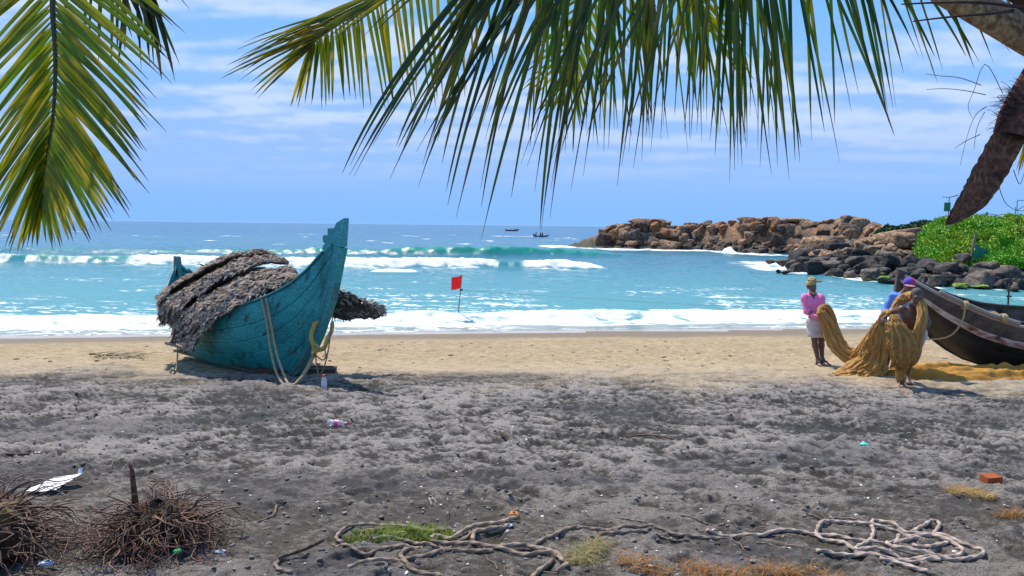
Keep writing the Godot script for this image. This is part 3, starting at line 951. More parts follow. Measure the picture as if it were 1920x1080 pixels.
func build_shrubs() -> void:
	var g := mat(Color(0.20, 0.42, 0.014), 0.6, true)
	g.backlight_enabled = true
	g.backlight = Color(0.10, 0.20, 0.01).linear_to_srgb()
	var dk := mat(Color(0.040, 0.095, 0.030), 0.6, true)
	dk.backlight_enabled = true
	dk.backlight = Color(0.02, 0.05, 0.01).linear_to_srgb()
	thicket(BRIGHT, 30000, g, Color(0.03, 0.07, 0.01), 0.165, 0.24, "green_thicket", "bright green leafy thicket covering the bank behind the dark boulders", "shrub", 1.25, 71)
	thicket(DARKB, 6000, dk, Color(0.012, 0.025, 0.01), 0.22, 0.30, "dark_shrub", "dark green dense shrub on the skyline above the tan bedrock slab", "shrub", 1.3, 75)

func post_mesh(h: float, r: float, c: Color, lean := Vector3.ZERO) -> ArrayMesh:
	var mb := MB.new()
	mb.col = c
	mb.tube(PackedVector3Array([Vector3(0, -0.5, 0), Vector3(0, h * 0.5, 0) + lean * 0.5, Vector3(0, h, 0) + lean]), r, r * 0.9, 8)
	return mb.mesh()

func build_fence() -> void:
	M.wood_grey = mat(Color(1, 1, 1), 0.85, true, M.grain, 6.0, M.grain_n, 1.0)
	M.paint_green = mat(Color(0.012, 0.16, 0.085), 0.6)
	M.iron = mat(Color(0.10, 0.16, 0.13), 0.6)
	var grey := Color(0.20, 0.19, 0.17)
	# boundary fence along the top of the bank
	var fence := base("wire_fence", Vector3(39.0, 2.2, -62.0))
	tag(fence, "weathered post and wire fence along the top of the green bank", "fence")
	var tops := []
	for x in [35.4, 38.95, 40.75, 43.2]:
		var p := obj("post", post_mesh(0.95, 0.11, grey), M.wood_grey, fence)
		p.position = Vector3(x - 39.0, 0.05 if x > 36 else -0.3, 0)
		tops.append(p.position + Vector3(0, 0.85, 0))
	for k in 2:
		var mb := MB.new()
		mb.col = Color(0.10, 0.10, 0.11)
		for i in 3:
			var a: Vector3 = tops[i] - Vector3(0, 0.4 * k, 0)
			var b: Vector3 = tops[i + 1] - Vector3(0, 0.4 * k, 0)
			mb.tube(PackedVector3Array([a, (a + b) / 2 - Vector3(0, 0.12, 0), b]), 0.025, 0.025, 5)
		obj("wire", mb.mesh(), M.wood_grey, fence)
	# sign on a thin pole half hidden by the hanging spathe
	var sign := base("small_sign", Vector3(35.8, 2.0, -62.0))
	tag(sign, "small green sign on a thin pole left of the hanging brown spathe tip", "sign")
	obj("pole", post_mesh(2.4, 0.035, Color(0.15, 0.16, 0.16)), M.wood_grey, sign)
	var mb2 := MB.new()
	mb2.box(Vector3(-0.15, 1.6, 0.05), Vector3(0.26, 0.36, 0.02), Basis(), 0.008)
	obj("panel", mb2.mesh(), M.paint_green, sign)
	# metal frame and green board at the right edge
	var fr := base("metal_frame", Vector3(41.4, 2.2, -62.0))
	tag(fr, "thin green metal goal-like frame standing on the bank at the right edge", "frame")
	for q in [[Vector3(0, -0.3, 0), Vector3(-0.12, 1.45, 0)], [Vector3(-0.12, 1.1, 0), Vector3(0.9, 1.75, 0)], [Vector3(0.0, 1.15, 0), Vector3(0.0, 2.0, 0)], [Vector3(0.0, 2.0, 0), Vector3(1.4, 2.0, 0)], [Vector3(0.0, 1.15, 0), Vector3(1.4, 1.15, 0)]]:
		var m3 := MB.new()
		m3.tube(PackedVector3Array([q[0], (q[0] + q[1]) / 2, q[1]]), 0.03, 0.03, 6)
		obj("bar", m3.mesh(), M.iron, fr)
	var bd := MB.new()
	bd.box(Vector3.ZERO, Vector3(0.45, 0.28, 0.03), Basis(), 0.01)
	var bo := obj("green_board", bd.mesh(), M.paint_green)
	bo.position = Vector3(42.05, 2.72, -61.6)
	tag(bo, "solid green board below the metal frame at the right edge of the bank", "board")
	# net screen on a leaning post among the rocks
	var sc := base("net_screen", Vector3(28.4, -0.55, -46.6))
	tag(sc, "dark green net screen tied to a leaning bleached post among the boulders", "screen")
	obj("post", post_mesh(2.05, 0.085, Color(0.30, 0.26, 0.21), Vector3(0.28, 0, 0)), M.wood_grey, sc)
	var P := PackedVector3Array()
	for j in 9:
		for i in 13:
			var a := float(i) / 12
			var b := float(j) / 8
			P.append(Vector3(0.12 + 0.16 * b + 0.92 * a, 0.55 + 0.85 * b - a * (0.55 - 0.0 * b) * 0.75 - 0.06 * sin(a * PI), 0.10 + 0.06 * sin(a * 16.0) + 0.12 * sin(a * PI)))
	var nm := MB.new()
	nm.grid(P, 13, 9)
	obj("netting", nm.mesh(), mat(Color(0.010, 0.17, 0.105), 0.8), sc)
	var st := MB.new()
	st.col = Color(0.36, 0.27, 0.17)
	st.tube(spline([Vector3(0, -0.2, 0), Vector3(0.45, 0.22, 0), Vector3(0.85, 0.62, -0.05), Vector3(1.05, 0.78, -0.1)], 9), 0.055, 0.03, 7)
	st.tube(spline([Vector3(0.8, 0.58, -0.05), Vector3(0.86, 0.85, 0.0)], 3), 0.035, 0.02, 6)
	var sk := obj("driftwood_branch", st.mesh(), M.wood_grey)
	sk.position = Vector3(27.3, -0.40, -46.9)
	tag(sk, "bleached forked branch leaning on the rocks left of the net screen", "branch")
	# iron pole standing in the shallows beyond the black boat
	var ip := base("iron_pole", Vector3(19.6, -1.6, -29.5))
	tag(ip, "thin rusty pole with a crosspiece standing in the water beyond the black boat", "pole")
	obj("shaft", post_mesh(1.25, 0.035, Color(0.09, 0.06, 0.045)), M.wood_grey, ip)
	for y in [0.95, 0.72]:
		var cb := MB.new()
		cb.col = Color(0.09, 0.06, 0.045)
		cb.box(Vector3(0.02, y, 0), Vector3(0.09, 0.035, 0.04), Basis(), 0.008)
		obj("crosspiece", cb.mesh(), M.wood_grey, ip)

# ------------------------------------------------------------------ plank boats
var tn1 := noise(81, 1.6, 4)
var tn2 := noise(82, 5.0, 3)
var tn3 := noise(83, 0.7, 3)

# a point of the hull skin: s along the keel, v from keel (0) to sheer (1), side +1 or -1
func hull_point(b: Dictionary, s: float, v: float, side: float, inset := 0.0) -> Vector3:
	var k := curve_lin(b.keel, s) + inset
	var h := maxf(curve_lin(b.sheer, s), k)
	var w := maxf(curve_lin(b.beam, s) - inset, 0.0)
	var e: float = curve_lin(b.full, s)
	return Vector3(s, lerpf(k, h, v), side * w * pow(sin(clampf(v, 0, 1) * PI * 0.5), e))

func strake(b: Dictionary, v0: float, v1: float, side: float, proud: float, paint: Callable, nu := 70) -> ArrayMesh:
	var P := PackedVector3Array()
	var C := PackedColorArray()
	var rings := [[v0 + 0.004, 0.035], [v0 + 0.001, 0.006 - proud], [v0 + 0.008, -proud], [lerpf(v0, v1, 0.33), -proud], [lerpf(v0, v1, 0.66), -proud], [v1 - 0.008, -proud], [v1 - 0.001, 0.006 - proud], [v1 - 0.001, 0.035]]
	for r in rings:
		for i in nu:
			var s: float = lerpf(b.s0, b.s1, float(i) / (nu - 1))
			var p := hull_point(b, s, r[0], side, r[1])
			P.append(p)
			C.append(paint.call(p, r[0], side))
	var mb := MB.new()
	if side > 0.0:
		mb.grid(P, nu, rings.size(), C)
	else:
		var Q := PackedVector3Array()
		var D := PackedColorArray()
		for j in rings.size():
			for i in nu:
				Q.append(P[j * nu + nu - 1 - i]); D.append(C[j * nu + nu - 1 - i])
		mb.grid(Q, nu, rings.size(), D)
	return mb.mesh()

# extruded outline lying in the keel plane
func board(outline: PackedVector2Array, half: float, paint: Callable) -> ArrayMesh:
	var mb := MB.new()
	var tris := Geometry2D.triangulate_polygon(outline)
	for side in [1.0, -1.0]:
		var b0 := mb.v.size()
		for q in outline:
			var p := Vector3(q.x, q.y, half * side)
			mb.put(p, Vector3(0, 0, side), paint.call(p, 0.9, side))
		for k in range(0, tris.size(), 3):
			if side > 0.0: mb.tri(b0 + tris[k], b0 + tris[k + 2], b0 + tris[k + 1])
			else: mb.tri(b0 + tris[k], b0 + tris[k + 1], b0 + tris[k + 2])
	for i in outline.size():
		var a := outline[i]
		var c := outline[(i + 1) % outline.size()]
		mb.col = paint.call(Vector3(a.x, a.y, 0), 0.9, 1.0)
		mb.quad(Vector3(a.x, a.y, half), Vector3(a.x, a.y, -half), Vector3(c.x, c.y, -half), Vector3(c.x, c.y, half))
	return mb.mesh()

func rope(ctrl: Array, n: int, r: float, c: Color, strands := 3) -> ArrayMesh:
	var mb := MB.new()
	mb.col = c
	mb.tube(spline(ctrl, n), r, r, 9 if strands else 6, strands, r * 9.0)
	return mb.mesh()

var BOAT := {
	"s0": 0.0, "s1": 5.36,
	"keel": [[0, 0.95], [0.12, 0.72], [0.3, 0.42], [0.5, 0.26], [0.8, 0.12], [1.2, 0.04], [1.6, 0.0], [3.0, 0.0], [3.5, 0.02], [3.9, 0.09], [4.3, 0.26], [4.62, 0.55], [4.93, 0.97], [5.25, 1.52], [5.36, 1.8]],
	"sheer": [[0, 1.85], [0.15, 1.65], [0.3, 1.50], [0.6, 1.34], [1.0, 1.22], [1.6, 1.15], [2.2, 1.12], [2.7, 1.15], [3.2, 1.22], [3.6, 1.30], [4.0, 1.43], [4.3, 1.56], [4.6, 1.73], [4.9, 1.96], [5.15, 2.2], [5.36, 2.38]],
	"beam": [[0, 0.04], [0.15, 0.18], [0.3, 0.32], [0.55, 0.48], [0.8, 0.62], [1.2, 0.78], [1.6, 0.86], [2.1, 0.90], [2.6, 0.90], [3.0, 0.86], [3.4, 0.77], [3.7, 0.67], [4.0, 0.55], [4.5, 0.32], [4.9, 0.17], [5.36, 0.05]],
	"full": [[0, 0.9], [0.6, 0.6], [1.6, 0.5], [3.0, 0.5], [4.2, 0.8], [5.0, 1.1], [5.36, 1.1]]}

func teal_paint(p: Vector3, v: float, side: float) -> Color:
	var n := tn1.get_noise_3dv(p * Vector3(0.9, 1.6, 1.0))
	var c := lc(Color(0.010, 0.30, 0.315), Color(0.040, 0.50, 0.49), 0.5 + 0.8 * n)
	# faded band, rust and dirt runs, scuffed bottom
	c = lc(c, Color(0.07, 0.46, 0.46), 0.6 * sm(0.1, 0.5, tn3.get_noise_3dv(p * Vector3(1.2, 0.8, 1.0))))
	var run := tn2.get_noise_3d(p.x * 1.6, p.y * 0.22, p.z)
	c = lc(c, Color(0.12, 0.105, 0.03), 0.7 * sm(0.22, 0.5, run) * sm(0.0, 0.3, tn3.get_noise_2d(p.x * 2.0, 4.0) + 0.1))
	c = lc(c, Color(0.006, 0.075, 0.095), 0.7 * sm(0.15, 0.5, tn1.get_noise_3dv(p * Vector3(2.2, 1.0, 1.0) + Vector3(9, 0, 0))))
	c = lc(c, Color(0.10, 0.16, 0.12), 0.6 * sm(0.38, 0.05, p.y + 0.25 * n) * sm(-0.1, 0.3, run))
	c = lc(c, Color(0.018, 0.06, 0.062), sm(0.42, 0.55, tn2.get_noise_3dv(p * 1.5)))
	return c

func flake_mesh(sd: int) -> ArrayMesh:
	var r := RandomNumberGenerator.new()
	r.seed = sd
	var P := PackedVector3Array()
	for j in 4:
		var f := j / 3.0
		var w := 0.013 * (1.0 - 0.75 * f * f)
		for i in 2:
			P.append(Vector3((i * 2 - 1) * w, 0.02 * sin(f * PI) + 0.014 * f, 0.12 * f))
	var mb := MB.new()
	mb.grid(P, 2, 4)
	return mb.mesh()

# a plaited dry-leaf mat hung between two edge lines, with its loose leaf ends standing off it
func thatch_mat(root: Node3D, lo: Array, hi: Array, cnt: int, sd: int) -> void:
	var L := spline(lo, 40)
	var R := spline(hi, 40)
	var n := noise(sd, 2.2, 3)
	var at := func(a: float, t: float) -> Vector3:
		var k := clampf(t, 0, 1) * 39.0
		var i := mini(int(k), 38)
		var p := L[i].lerp(L[i + 1], k - i).lerp(R[i].lerp(R[i + 1], k - i), a)
		var arch := 0.11 * sin(a * PI) - 0.07 + 0.03 * sm(0.6, 1.0, a)
		return p + Vector3(0, arch + 0.06 * n.get_noise_2d(a * 1.5, t * 3.0), 0.05 * n.get_noise_2d(a * 2.0 + 9.0, t * 3.0))
	var mb := MB.new()
	var P := PackedVector3Array()
	var nu := 18
	var nv := 44
	for lay in 2:
		P.clear()
		for j in nv:
			for i in nu:
				var ii := i if lay == 0 else nu - 1 - i
				var rag := 0.03 * n.get_noise_2d(ii * 3.0, 5.0)
				var p: Vector3 = at.call(float(ii) / (nu - 1) + (0.04 * n.get_noise_2d(j * 1.3, ii * 1.0) if ii == 0 or ii == nu - 1 else 0.0), float(j) / (nv - 1) + rag)
				P.append(p - Vector3(0, 0.03, 0.0) * lay)
		mb.col = Color(0.085, 0.062, 0.048)
		mb.grid(P, nu, nv)
	var o := obj("thatch_mat", mb.mesh(), M.thatch, root)
	var mm := MultiMesh.new()
	mm.transform_format = MultiMesh.TRANSFORM_3D
	mm.use_colors = true
	mm.mesh = flake_mesh(sd)
	mm.instance_count = cnt
	for k in cnt:
		var a := rnd(-0.01, 1.01)
		var t := rnd(-0.01, 1.0)
		if k % 17 == 0: a = rnd(-0.02, 0.02) if k % 2 else rnd(0.98, 1.02)
		if k % 13 == 0: t = rnd(-0.01, 0.02)
		var p: Vector3 = at.call(a, t)
		var du: Vector3 = (at.call(a + 0.05, t) - at.call(a - 0.05, t)).normalized()
		var dv: Vector3 = (at.call(a, minf(t + 0.03, 1.0)) - at.call(a, maxf(t - 0.03, 0.0))).normalized()
		var up := dv.cross(du).normalized()
		if up.y < 0.0: up = -up
		var along := (-dv * rnd(0.5, 1.0) + du * rnd(-0.9, 0.9) + up * rnd(-0.05, 0.08)).normalized()
		var side := up.cross(along).normalized()
		var q := rnd(0.4, 0.95)
		mm.set_instance_transform(k, Transform3D(Basis(side * q * rnd(0.8, 1.6), along.cross(side) * q, along * q), p + up * rnd(0.0, 0.025)))
		var g := rnd(0.5, 1.35)
		var w := rnd(0.0, 1.0)
		mm.set_instance_color(k, lc(Color(0.25, 0.175, 0.130), Color(0.44, 0.345, 0.275), w) * g)
	var f := MultiMeshInstance3D.new()
	f.name = "leaf_ends"
	f.multimesh = mm
	f.material_override = M.thatch
	f.set_meta("kind", "stuff")
	o.add_child(f)

func build_teal_boat() -> void:
	M.teal = mat(Color(1, 1, 1), 0.55, true, noise_tex(84, 0.03, Color(0.72, 0.72, 0.72), Color(1, 1, 1), 512, 5), 1.1, M.grain_n, 0.35)
	M.thatch = mat(Color(1, 1, 1), 0.95, true)
	M.rope = mat(Color(1, 1, 1), 0.95, true)
	M.timber = mat(Color(1, 1, 1), 0.8, true, M.grain, 3.0, M.grain_n, 0.8)
	var o := Vector3(-6.68, -0.98, -15.0)
	var boat := base("fishing_boat", o, deg_to_rad(-42.0))
	tag(boat, "teal painted wooden fishing boat with a tall raked prow, beached on the dark sand", "boat")
	var vs := [0.0, 0.2, 0.38, 0.56, 0.75, 1.0]
	for side in [1.0, -1.0]:
		for k in 5:
			obj("plank", strake(BOAT, vs[k], vs[k + 1], side, 0.010 if k == 4 else 0.0025 * (k % 2), teal_paint), M.teal, boat)
	# inner skin colour comes with the planks; gunwale rails
	for side in [1.0, -1.0]:
		var path := PackedVector3Array()
		for i in 44: path.append(hull_point(BOAT, lerpf(0.1, 5.2, i / 43.0), 1.0, side, -0.012) + Vector3(0, 0.012, 0))
		var mb := MB.new()
		mb.col = Color(0.018, 0.20, 0.23)
		mb.tube(path, 0.030, 0.026, 6)
		obj("gunwale", mb.mesh(), M.teal, boat)
	# stem timber and the broken carved prow above it
	var stem := PackedVector2Array([Vector2(3.75, 0.03), Vector2(4.0, 0.07), Vector2(4.33, 0.22), Vector2(4.68, 0.52), Vector2(5.0, 0.95), Vector2(5.32, 1.5), Vector2(5.42, 1.78), Vector2(5.60, 2.313), Vector2(5.46, 2.34), Vector2(5.22, 1.78), Vector2(5.04, 1.38), Vector2(4.75, 0.90), Vector2(4.42, 0.52), Vector2(4.05, 0.24)])
	obj("stem", board(stem, 0.062, func(p, v, s): return lc(teal_paint(p, v, s), Color(0.12, 0.10, 0.075), sm(0.5, 0.2, p.y + 0.5 * tn1.get_noise_3dv(p * 2.0)) * 0.8)), M.teal, boat)
	var prow := PackedVector2Array([Vector2(4.97, 2.06), Vector2(4.973, 2.181), Vector2(5.075, 2.234), Vector2(5.105, 2.334), Vector2(5.163, 2.375), Vector2(5.106, 2.399), Vector2(5.10, 2.45), Vector2(5.122, 2.498), Vector2(5.18, 2.50), Vector2(5.215, 2.46), Vector2(5.235, 2.52), Vector2(5.235, 2.60), Vector2(5.279, 2.606), Vector2(5.30, 2.57), Vector2(5.334, 2.583), Vector2(5.417, 2.624), Vector2(5.459, 2.688), Vector2(5.66, 2.76), Vector2(5.605, 2.33), Vector2(5.46, 2.325), Vector2(5.36, 2.12), Vector2(5.22, 1.86)])
	obj("prow_board", board(prow, 0.045, teal_paint), M.teal, boat)
	# stern post
	obj("stern_post", board(PackedVector2Array([Vector2(-0.10, 0.9), Vector2(0.12, 0.66), Vector2(0.22, 0.72), Vector2(0.10, 1.5), Vector2(0.0, 1.98), Vector2(-0.10, 2.0), Vector2(-0.13, 1.6)]), 0.05, func(p, v, s): return lc(Color(0.10, 0.085, 0.07), teal_paint(p, v, s), sm(1.8, 1.3, p.y + 0.3 * tn1.get_noise_3dv(p * 3.0)))), M.teal, boat)
	for s in [1.1, 2.3, 3.5]:
		var w := curve_lin(BOAT.beam, s)
		var tb := MB.new()
		tb.col = Color(0.14, 0.11, 0.08)
		tb.box(Vector3(s, curve_lin(BOAT.sheer, s) - 0.16, 0), Vector3(0.11, 0.02, w * 0.92), Basis(), 0.006)
		obj("thwart", tb.mesh(), M.timber, boat)
	var flo := MB.new()
	flo.col = Color(0.10, 0.085, 0.065)
	flo.box(Vector3(2.3, 0.24, 0), Vector3(1.5, 0.02, 0.5), Basis(), 0.006)
	obj("floor_board", flo.mesh(), M.timber, boat)
	# roller plank under the forefoot
	var blk := MB.new()
	blk.col = Color(0.115, 0.065, 0.048)
	blk.box(Vector3.ZERO, Vector3(0.62, 0.05, 0.13), Basis(), 0.012)
	var bo := obj("timber_skid", blk.mesh(), M.timber)
	bo.position = G(-3.55, -12.35, 0.035)
	bo.rotation = Vector3(0.05, 0.12, -0.02)
	tag(bo, "reddish brown timber plank lying under the teal boat's forefoot", "plank")
	# the mats over the boat
	var th := base("thatch_cover", o, deg_to_rad(-42.0))
	tag(th, "shaggy grey brown palm leaf mats draped over the teal boat", "cover")
	thatch_mat(th, [Vector3(0.66, 1.32, 0.66), Vector3(0.95, 1.42, 0.58), Vector3(1.3, 1.62, 0.30), Vector3(1.8, 1.92, -0.1), Vector3(2.2, 2.02, -0.5)], [Vector3(1.46, 1.08, 0.98), Vector3(1.68, 1.41, 1.0), Vector3(2.06, 1.78, 0.64), Vector3(2.50, 2.12, 0.12), Vector3(2.82, 2.16, -0.42)], 3200, 91)
	thatch_mat(th, [Vector3(1.50, 0.96, 1.02), Vector3(1.58, 1.22, 1.02), Vector3(2.0, 1.56, 0.68), Vector3(2.5, 1.93, 0.2), Vector3(2.85, 2.06, -0.3)], [Vector3(2.14, 0.84, 1.02), Vector3(2.44, 1.25, 1.06), Vector3(2.80, 1.62, 0.76), Vector3(3.22, 1.98, 0.22), Vector3(3.54, 2.05, -0.35)], 3200, 92)
	thatch_mat(th, [Vector3(2.12, 0.70, 1.08), Vector3(2.42, 1.10, 1.08), Vector3(2.76, 1.46, 0.80), Vector3(3.16, 1.82, 0.27), Vector3(3.50, 1.95, -0.3)], [Vector3(2.86, 0.60, 1.10), Vector3(3.32, 1.04, 1.00), Vector3(3.74, 1.40, 0.74), Vector3(4.02, 1.66, 0.33), Vector3(4.18, 1.82, -0.15)], 3400, 93)
	thatch_mat(th, [Vector3(4.93, 1.25, -1.22), Vector3(4.62, 1.56, -0.78), Vector3(4.3, 1.66, -0.55), Vector3(3.5, 1.62, -0.45)], [Vector3(4.90, 1.18, -1.22), Vector3(4.52, 1.12, -0.82), Vector3(4.1, 1.16, -0.72), Vector3(3.3, 1.30, -0.80)], 1100, 94)
	# added dark sheet under the strips, standing in for shade in their gaps
	var um := MB.new()
	um.col = Color(0.075, 0.052, 0.040)
	var ua := spline([Vector3(0.85, 1.18, 0.80), Vector3(1.1, 1.30, 0.55), Vector3(1.6, 1.62, 0.2), Vector3(2.3, 1.90, -0.4)], 24)
	var ub := spline([Vector3(2.85, 0.95, 0.92), Vector3(3.3, 1.16, 0.80), Vector3(3.72, 1.42, 0.45), Vector3(4.02, 1.68, -0.12)], 24)
	for lay in 2:
		var UP := PackedVector3Array()
		for j in 24:
			for i in 16:
				var a := i / 15.0 if lay == 0 else 1.0 - i / 15.0
				UP.append(ua[j].lerp(ub[j], a) + Vector3(0, 0.10 * sin(a * PI) - 0.02 * lay - 0.03 + 0.02 * tn2.get_noise_2d(i * 0.4, j * 0.4), 0))
		um.grid(UP, 16, 24)
	obj("gap_shade_sheet", um.mesh(), M.thatch, th)
	var far_mat := [Vector3(1.0, 1.2, -1.05), Vector3(2.0, 1.4, -0.95), Vector3(2.6, 1.85, -0.55)]
	thatch_mat(th, far_mat, [Vector3(2.6, 1.0, -1.15), Vector3(3.1, 1.4, -0.95), Vector3(3.6, 1.78, -0.4)], 900, 95)
	for q in [[Vector3(2.06, 0.60, 1.17), Vector3(2.70, 0.56, 1.13), 0.026], [Vector3(2.66, 0.50, 1.14), Vector3(3.08, 1.06, 1.08), 0.018], [Vector3(2.2, 2.0, -0.15), Vector3(2.95, 1.98, 0.05), 0.022]]:
		var mp := MB.new()
		mp.col = Color(0.34, 0.25, 0.17)
		mp.tube(PackedVector3Array([q[0], (q[0] + q[1]) / 2 + Vector3(0, 0.01, 0), q[1]]), q[2], q[2] * 0.8, 8)
		obj("bamboo_pole", mp.mesh(), M.timber, th)
	# mooring lines on the bow
	var mr := base("mooring_rope", o, deg_to_rad(-42.0))
	tag(mr, "long slack tan rope looping from the teal boat's gunwale to its prow", "rope")
	var tan := Color(0.33, 0.26, 0.15)
	obj("strand", rope([Vector3(4.02, 1.42, 0.50), Vector3(4.10, 1.49, 0.52), Vector3(4.27, 1.07, 0.53), Vector3(4.45, 0.67, 0.57), Vector3(4.79, 0.37, 0.67), Vector3(5.16, 0.24, 0.72), Vector3(5.25, 0.34, 0.59), Vector3(5.28, 0.59, 0.42), Vector3(5.31, 0.80, 0.33)], 90, 0.017, tan), M.rope, mr)
	obj("strand", rope([Vector3(4.08, 1.46, 0.46), Vector3(4.16, 1.51, 0.48), Vector3(4.33, 1.07, 0.49), Vector3(4.52, 0.67, 0.52), Vector3(4.86, 0.40, 0.61), Vector3(5.20, 0.27, 0.70), Vector3(5.28, 0.37, 0.57), Vector3(5.31, 0.59, 0.41), Vector3(5.32, 0.81, 0.33)], 90, 0.017, tan * 1.1), M.rope, mr)
	var rg := base("rope_ring", o, deg_to_rad(-42.0))
	tag(rg, "thick yellow rope loop hanging round the teal boat's stem", "rope")
	obj("loop", rope([Vector3(5.10, 1.16, 0.16), Vector3(5.19, 1.13, 0.28), Vector3(5.25, 0.95, 0.36), Vector3(5.36, 0.79, 0.36), Vector3(5.46, 0.81, 0.30), Vector3(5.47, 0.94, 0.22), Vector3(5.40, 1.08, 0.10), Vector3(5.28, 1.16, 0.0)], 80, 0.030, Color(0.42, 0.28, 0.07)), M.rope, rg)
	var kn := MB.new()
	kn.col = Color(0.36, 0.25, 0.09)
	kn.tube(spline([Vector3(5.31, 0.80, 0.36), Vector3(5.38, 0.74, 0.42), Vector3(5.42, 0.82, 0.36), Vector3(5.35, 0.86, 0.36), Vector3(5.34, 0.74, 0.36), Vector3(5.30, 0.64, 0.38)], 40), 0.026, 0.02, 8, 3, 0.2)
	obj("knot", kn.mesh(), M.rope, rg)
	var bl := base("bottle_line", o, deg_to_rad(-42.0))
	tag(bl, "thin brown cord loops hanging from the prow down to the tied bottle", "cord")
	obj("cord", rope([Vector3(5.36, 1.72, 0.06), Vector3(5.46, 1.60, 0.10), Vector3(5.50, 1.23, 0.16), Vector3(5.53, 0.76, 0.26), Vector3(5.48, 0.50, 0.31), Vector3(5.44, 0.40, 0.35)], 60, 0.010, Color(0.20, 0.16, 0.10)), M.rope, bl)
	obj("cord", rope([Vector3(5.36, 0.76, 0.36), Vector3(5.37, 0.60, 0.36), Vector3(5.41, 0.46, 0.36), Vector3(5.44, 0.40, 0.35)], 30, 0.010, Color(0.22, 0.17, 0.10)), M.rope, bl)
	obj("cord", rope([Vector3(5.47, 0.83, 0.28), Vector3(5.52, 0.70, 0.29), Vector3(5.47, 0.64, 0.32), Vector3(5.38, 0.70, 0.36)], 30, 0.009, Color(0.24, 0.18, 0.10)), M.rope, bl)
	var cd := base("hanging_cord", o, deg_to_rad(-42.0))
	tag(cd, "knotted pale cord hanging from the thatch edge to the sand beside the teal hull", "cord")
	obj("cord", rope([Vector3(2.42, 0.56, 1.13), Vector3(2.55, 0.35, 1.2), Vector3(2.78, 0.20, 1.35), Vector3(3.0, 0.17, 1.55)], 40, 0.012, Color(0.32, 0.27, 0.17)), M.rope, cd)
	var k2 := MB.new()
	k2.col = Color(0.32, 0.27, 0.17)
	k2.tube(spline([Vector3(2.75, 0.22, 1.33), Vector3(2.80, 0.26, 1.37), Vector3(2.74, 0.28, 1.36), Vector3(2.73, 0.22, 1.40), Vector3(2.68, 0.25, 1.33)], 30), 0.016, 0.012, 7, 3, 0.15)
	obj("knot", k2.mesh(), M.rope, cd)

# ------------------------------------------------------------------ the black boat
var DUGOUT := {
	"s0": 0.0, "s1": 8.0,
	"keel": [[0, 1.48], [0.12, 1.30], [0.3, 1.08], [0.5, 0.84], [0.7, 0.63], [0.95, 0.44], [1.25, 0.26], [1.6, 0.145], [2.0, 0.06], [2.6, 0.0], [6.0, 0.0], [7.0, 0.25], [8.0, 1.2]],
	"sheer": [[0, 1.76], [0.2, 1.66], [0.4, 1.56], [0.65, 1.44], [0.95, 1.32], [1.3, 1.18], [1.75, 1.05], [2.1, 1.0], [2.6, 0.96], [4.0, 0.9], [6.0, 1.0], [7.0, 1.2], [8.0, 1.6]],
	"beam": [[0, 0.05], [0.15, 0.13], [0.4, 0.24], [0.8, 0.38], [1.3, 0.50], [1.9, 0.58], [2.6, 0.63], [4.0, 0.66], [6.0, 0.55], [7.2, 0.3], [8.0, 0.05]],
	"full": [[0, 0.9], [0.8, 0.75], [2.0, 0.55], [5.0, 0.5], [8.0, 0.9]]}

func tar_paint(p: Vector3, v: float, side: float) -> Color:
	var n := tn1.get_noise_3dv(p * Vector3(0.8, 2.4, 1.0))
	var run := tn2.get_noise_3d(p.x * 2.6, p.y * 0.5, p.z)
	var c := lc(Color(0.010, 0.0105, 0.012), Color(0.030, 0.031, 0.034), 0.5 + 0.9 * run)
	c = lc(c, Color(0.062, 0.048, 0.036), sm(0.52, 0.30, v + 0.08 * n) * 0.8)
	c = lc(c, Color(0.10, 0.095, 0.085), 0.6 * sm(0.07, 0.0, absf(v - 0.42 - 0.03 * n)) * sm(-0.1, 0.2, tn3.get_noise_2d(p.x * 1.4, 2.0) + 0.1))
	c = lc(c, Color(0.085, 0.080, 0.078), 0.55 * sm(0.25, 0.6, tn1.get_noise_3dv(p * Vector3(1.3, 4.0, 1.0) + Vector3(4, 0, 0))))
	return c

func band_paint(p: Vector3, v: float, side: float) -> Color:
	if side < 0.0: return tar_paint(p, v, side)
	var c := lc(Color(0.74, 0.68, 0.66), Color(0.88, 0.84, 0.83), 0.5 + tn2.get_noise_3dv(p * 1.5))
	var f := (v - 0.60) / 0.13
	# worn red lettering that can no longer be read
	var let := tn2.get_noise_2d(p.x * 9.0, f * 0.5) + 0.5 * tn2.get_noise_2d(p.x * 14.0 + 30.0, f * 1.4)
	c = lc(c, Color(0.42, 0.055, 0.04), 0.85 * sm(0.0, 0.18, let) * sm(0.15, 0.3, f) * sm(0.85, 0.7, f) * sm(0.75, 0.95, p.x) * sm(2.6, 2.3, p.x))
	c = lc(c, Color(0.02, 0.02, 0.02), sm(0.34, 0.46, tn1.get_noise_3dv(p * 2.6) + 0.25 * sm(0.8, 0.3, p.x)))
	c = lc(c, Color(0.30, 0.12, 0.02), 0.8 * sm(0.3, 0.45, tn1.get_noise_3dv(p * 2.2 + Vector3(0, 0, 5))))
	return c

func top_paint(p: Vector3, v: float, side: float) -> Color:
	var n := tn2.get_noise_3dv(p * Vector3(1.0, 3.0, 1.0))
	return lc(lc(Color(0.055, 0.050, 0.047), Color(0.16, 0.145, 0.135), 0.5 + n), Color(0.02, 0.02, 0.02), sm(0.2, 0.5, tn1.get_noise_3dv(p * 2.0)))

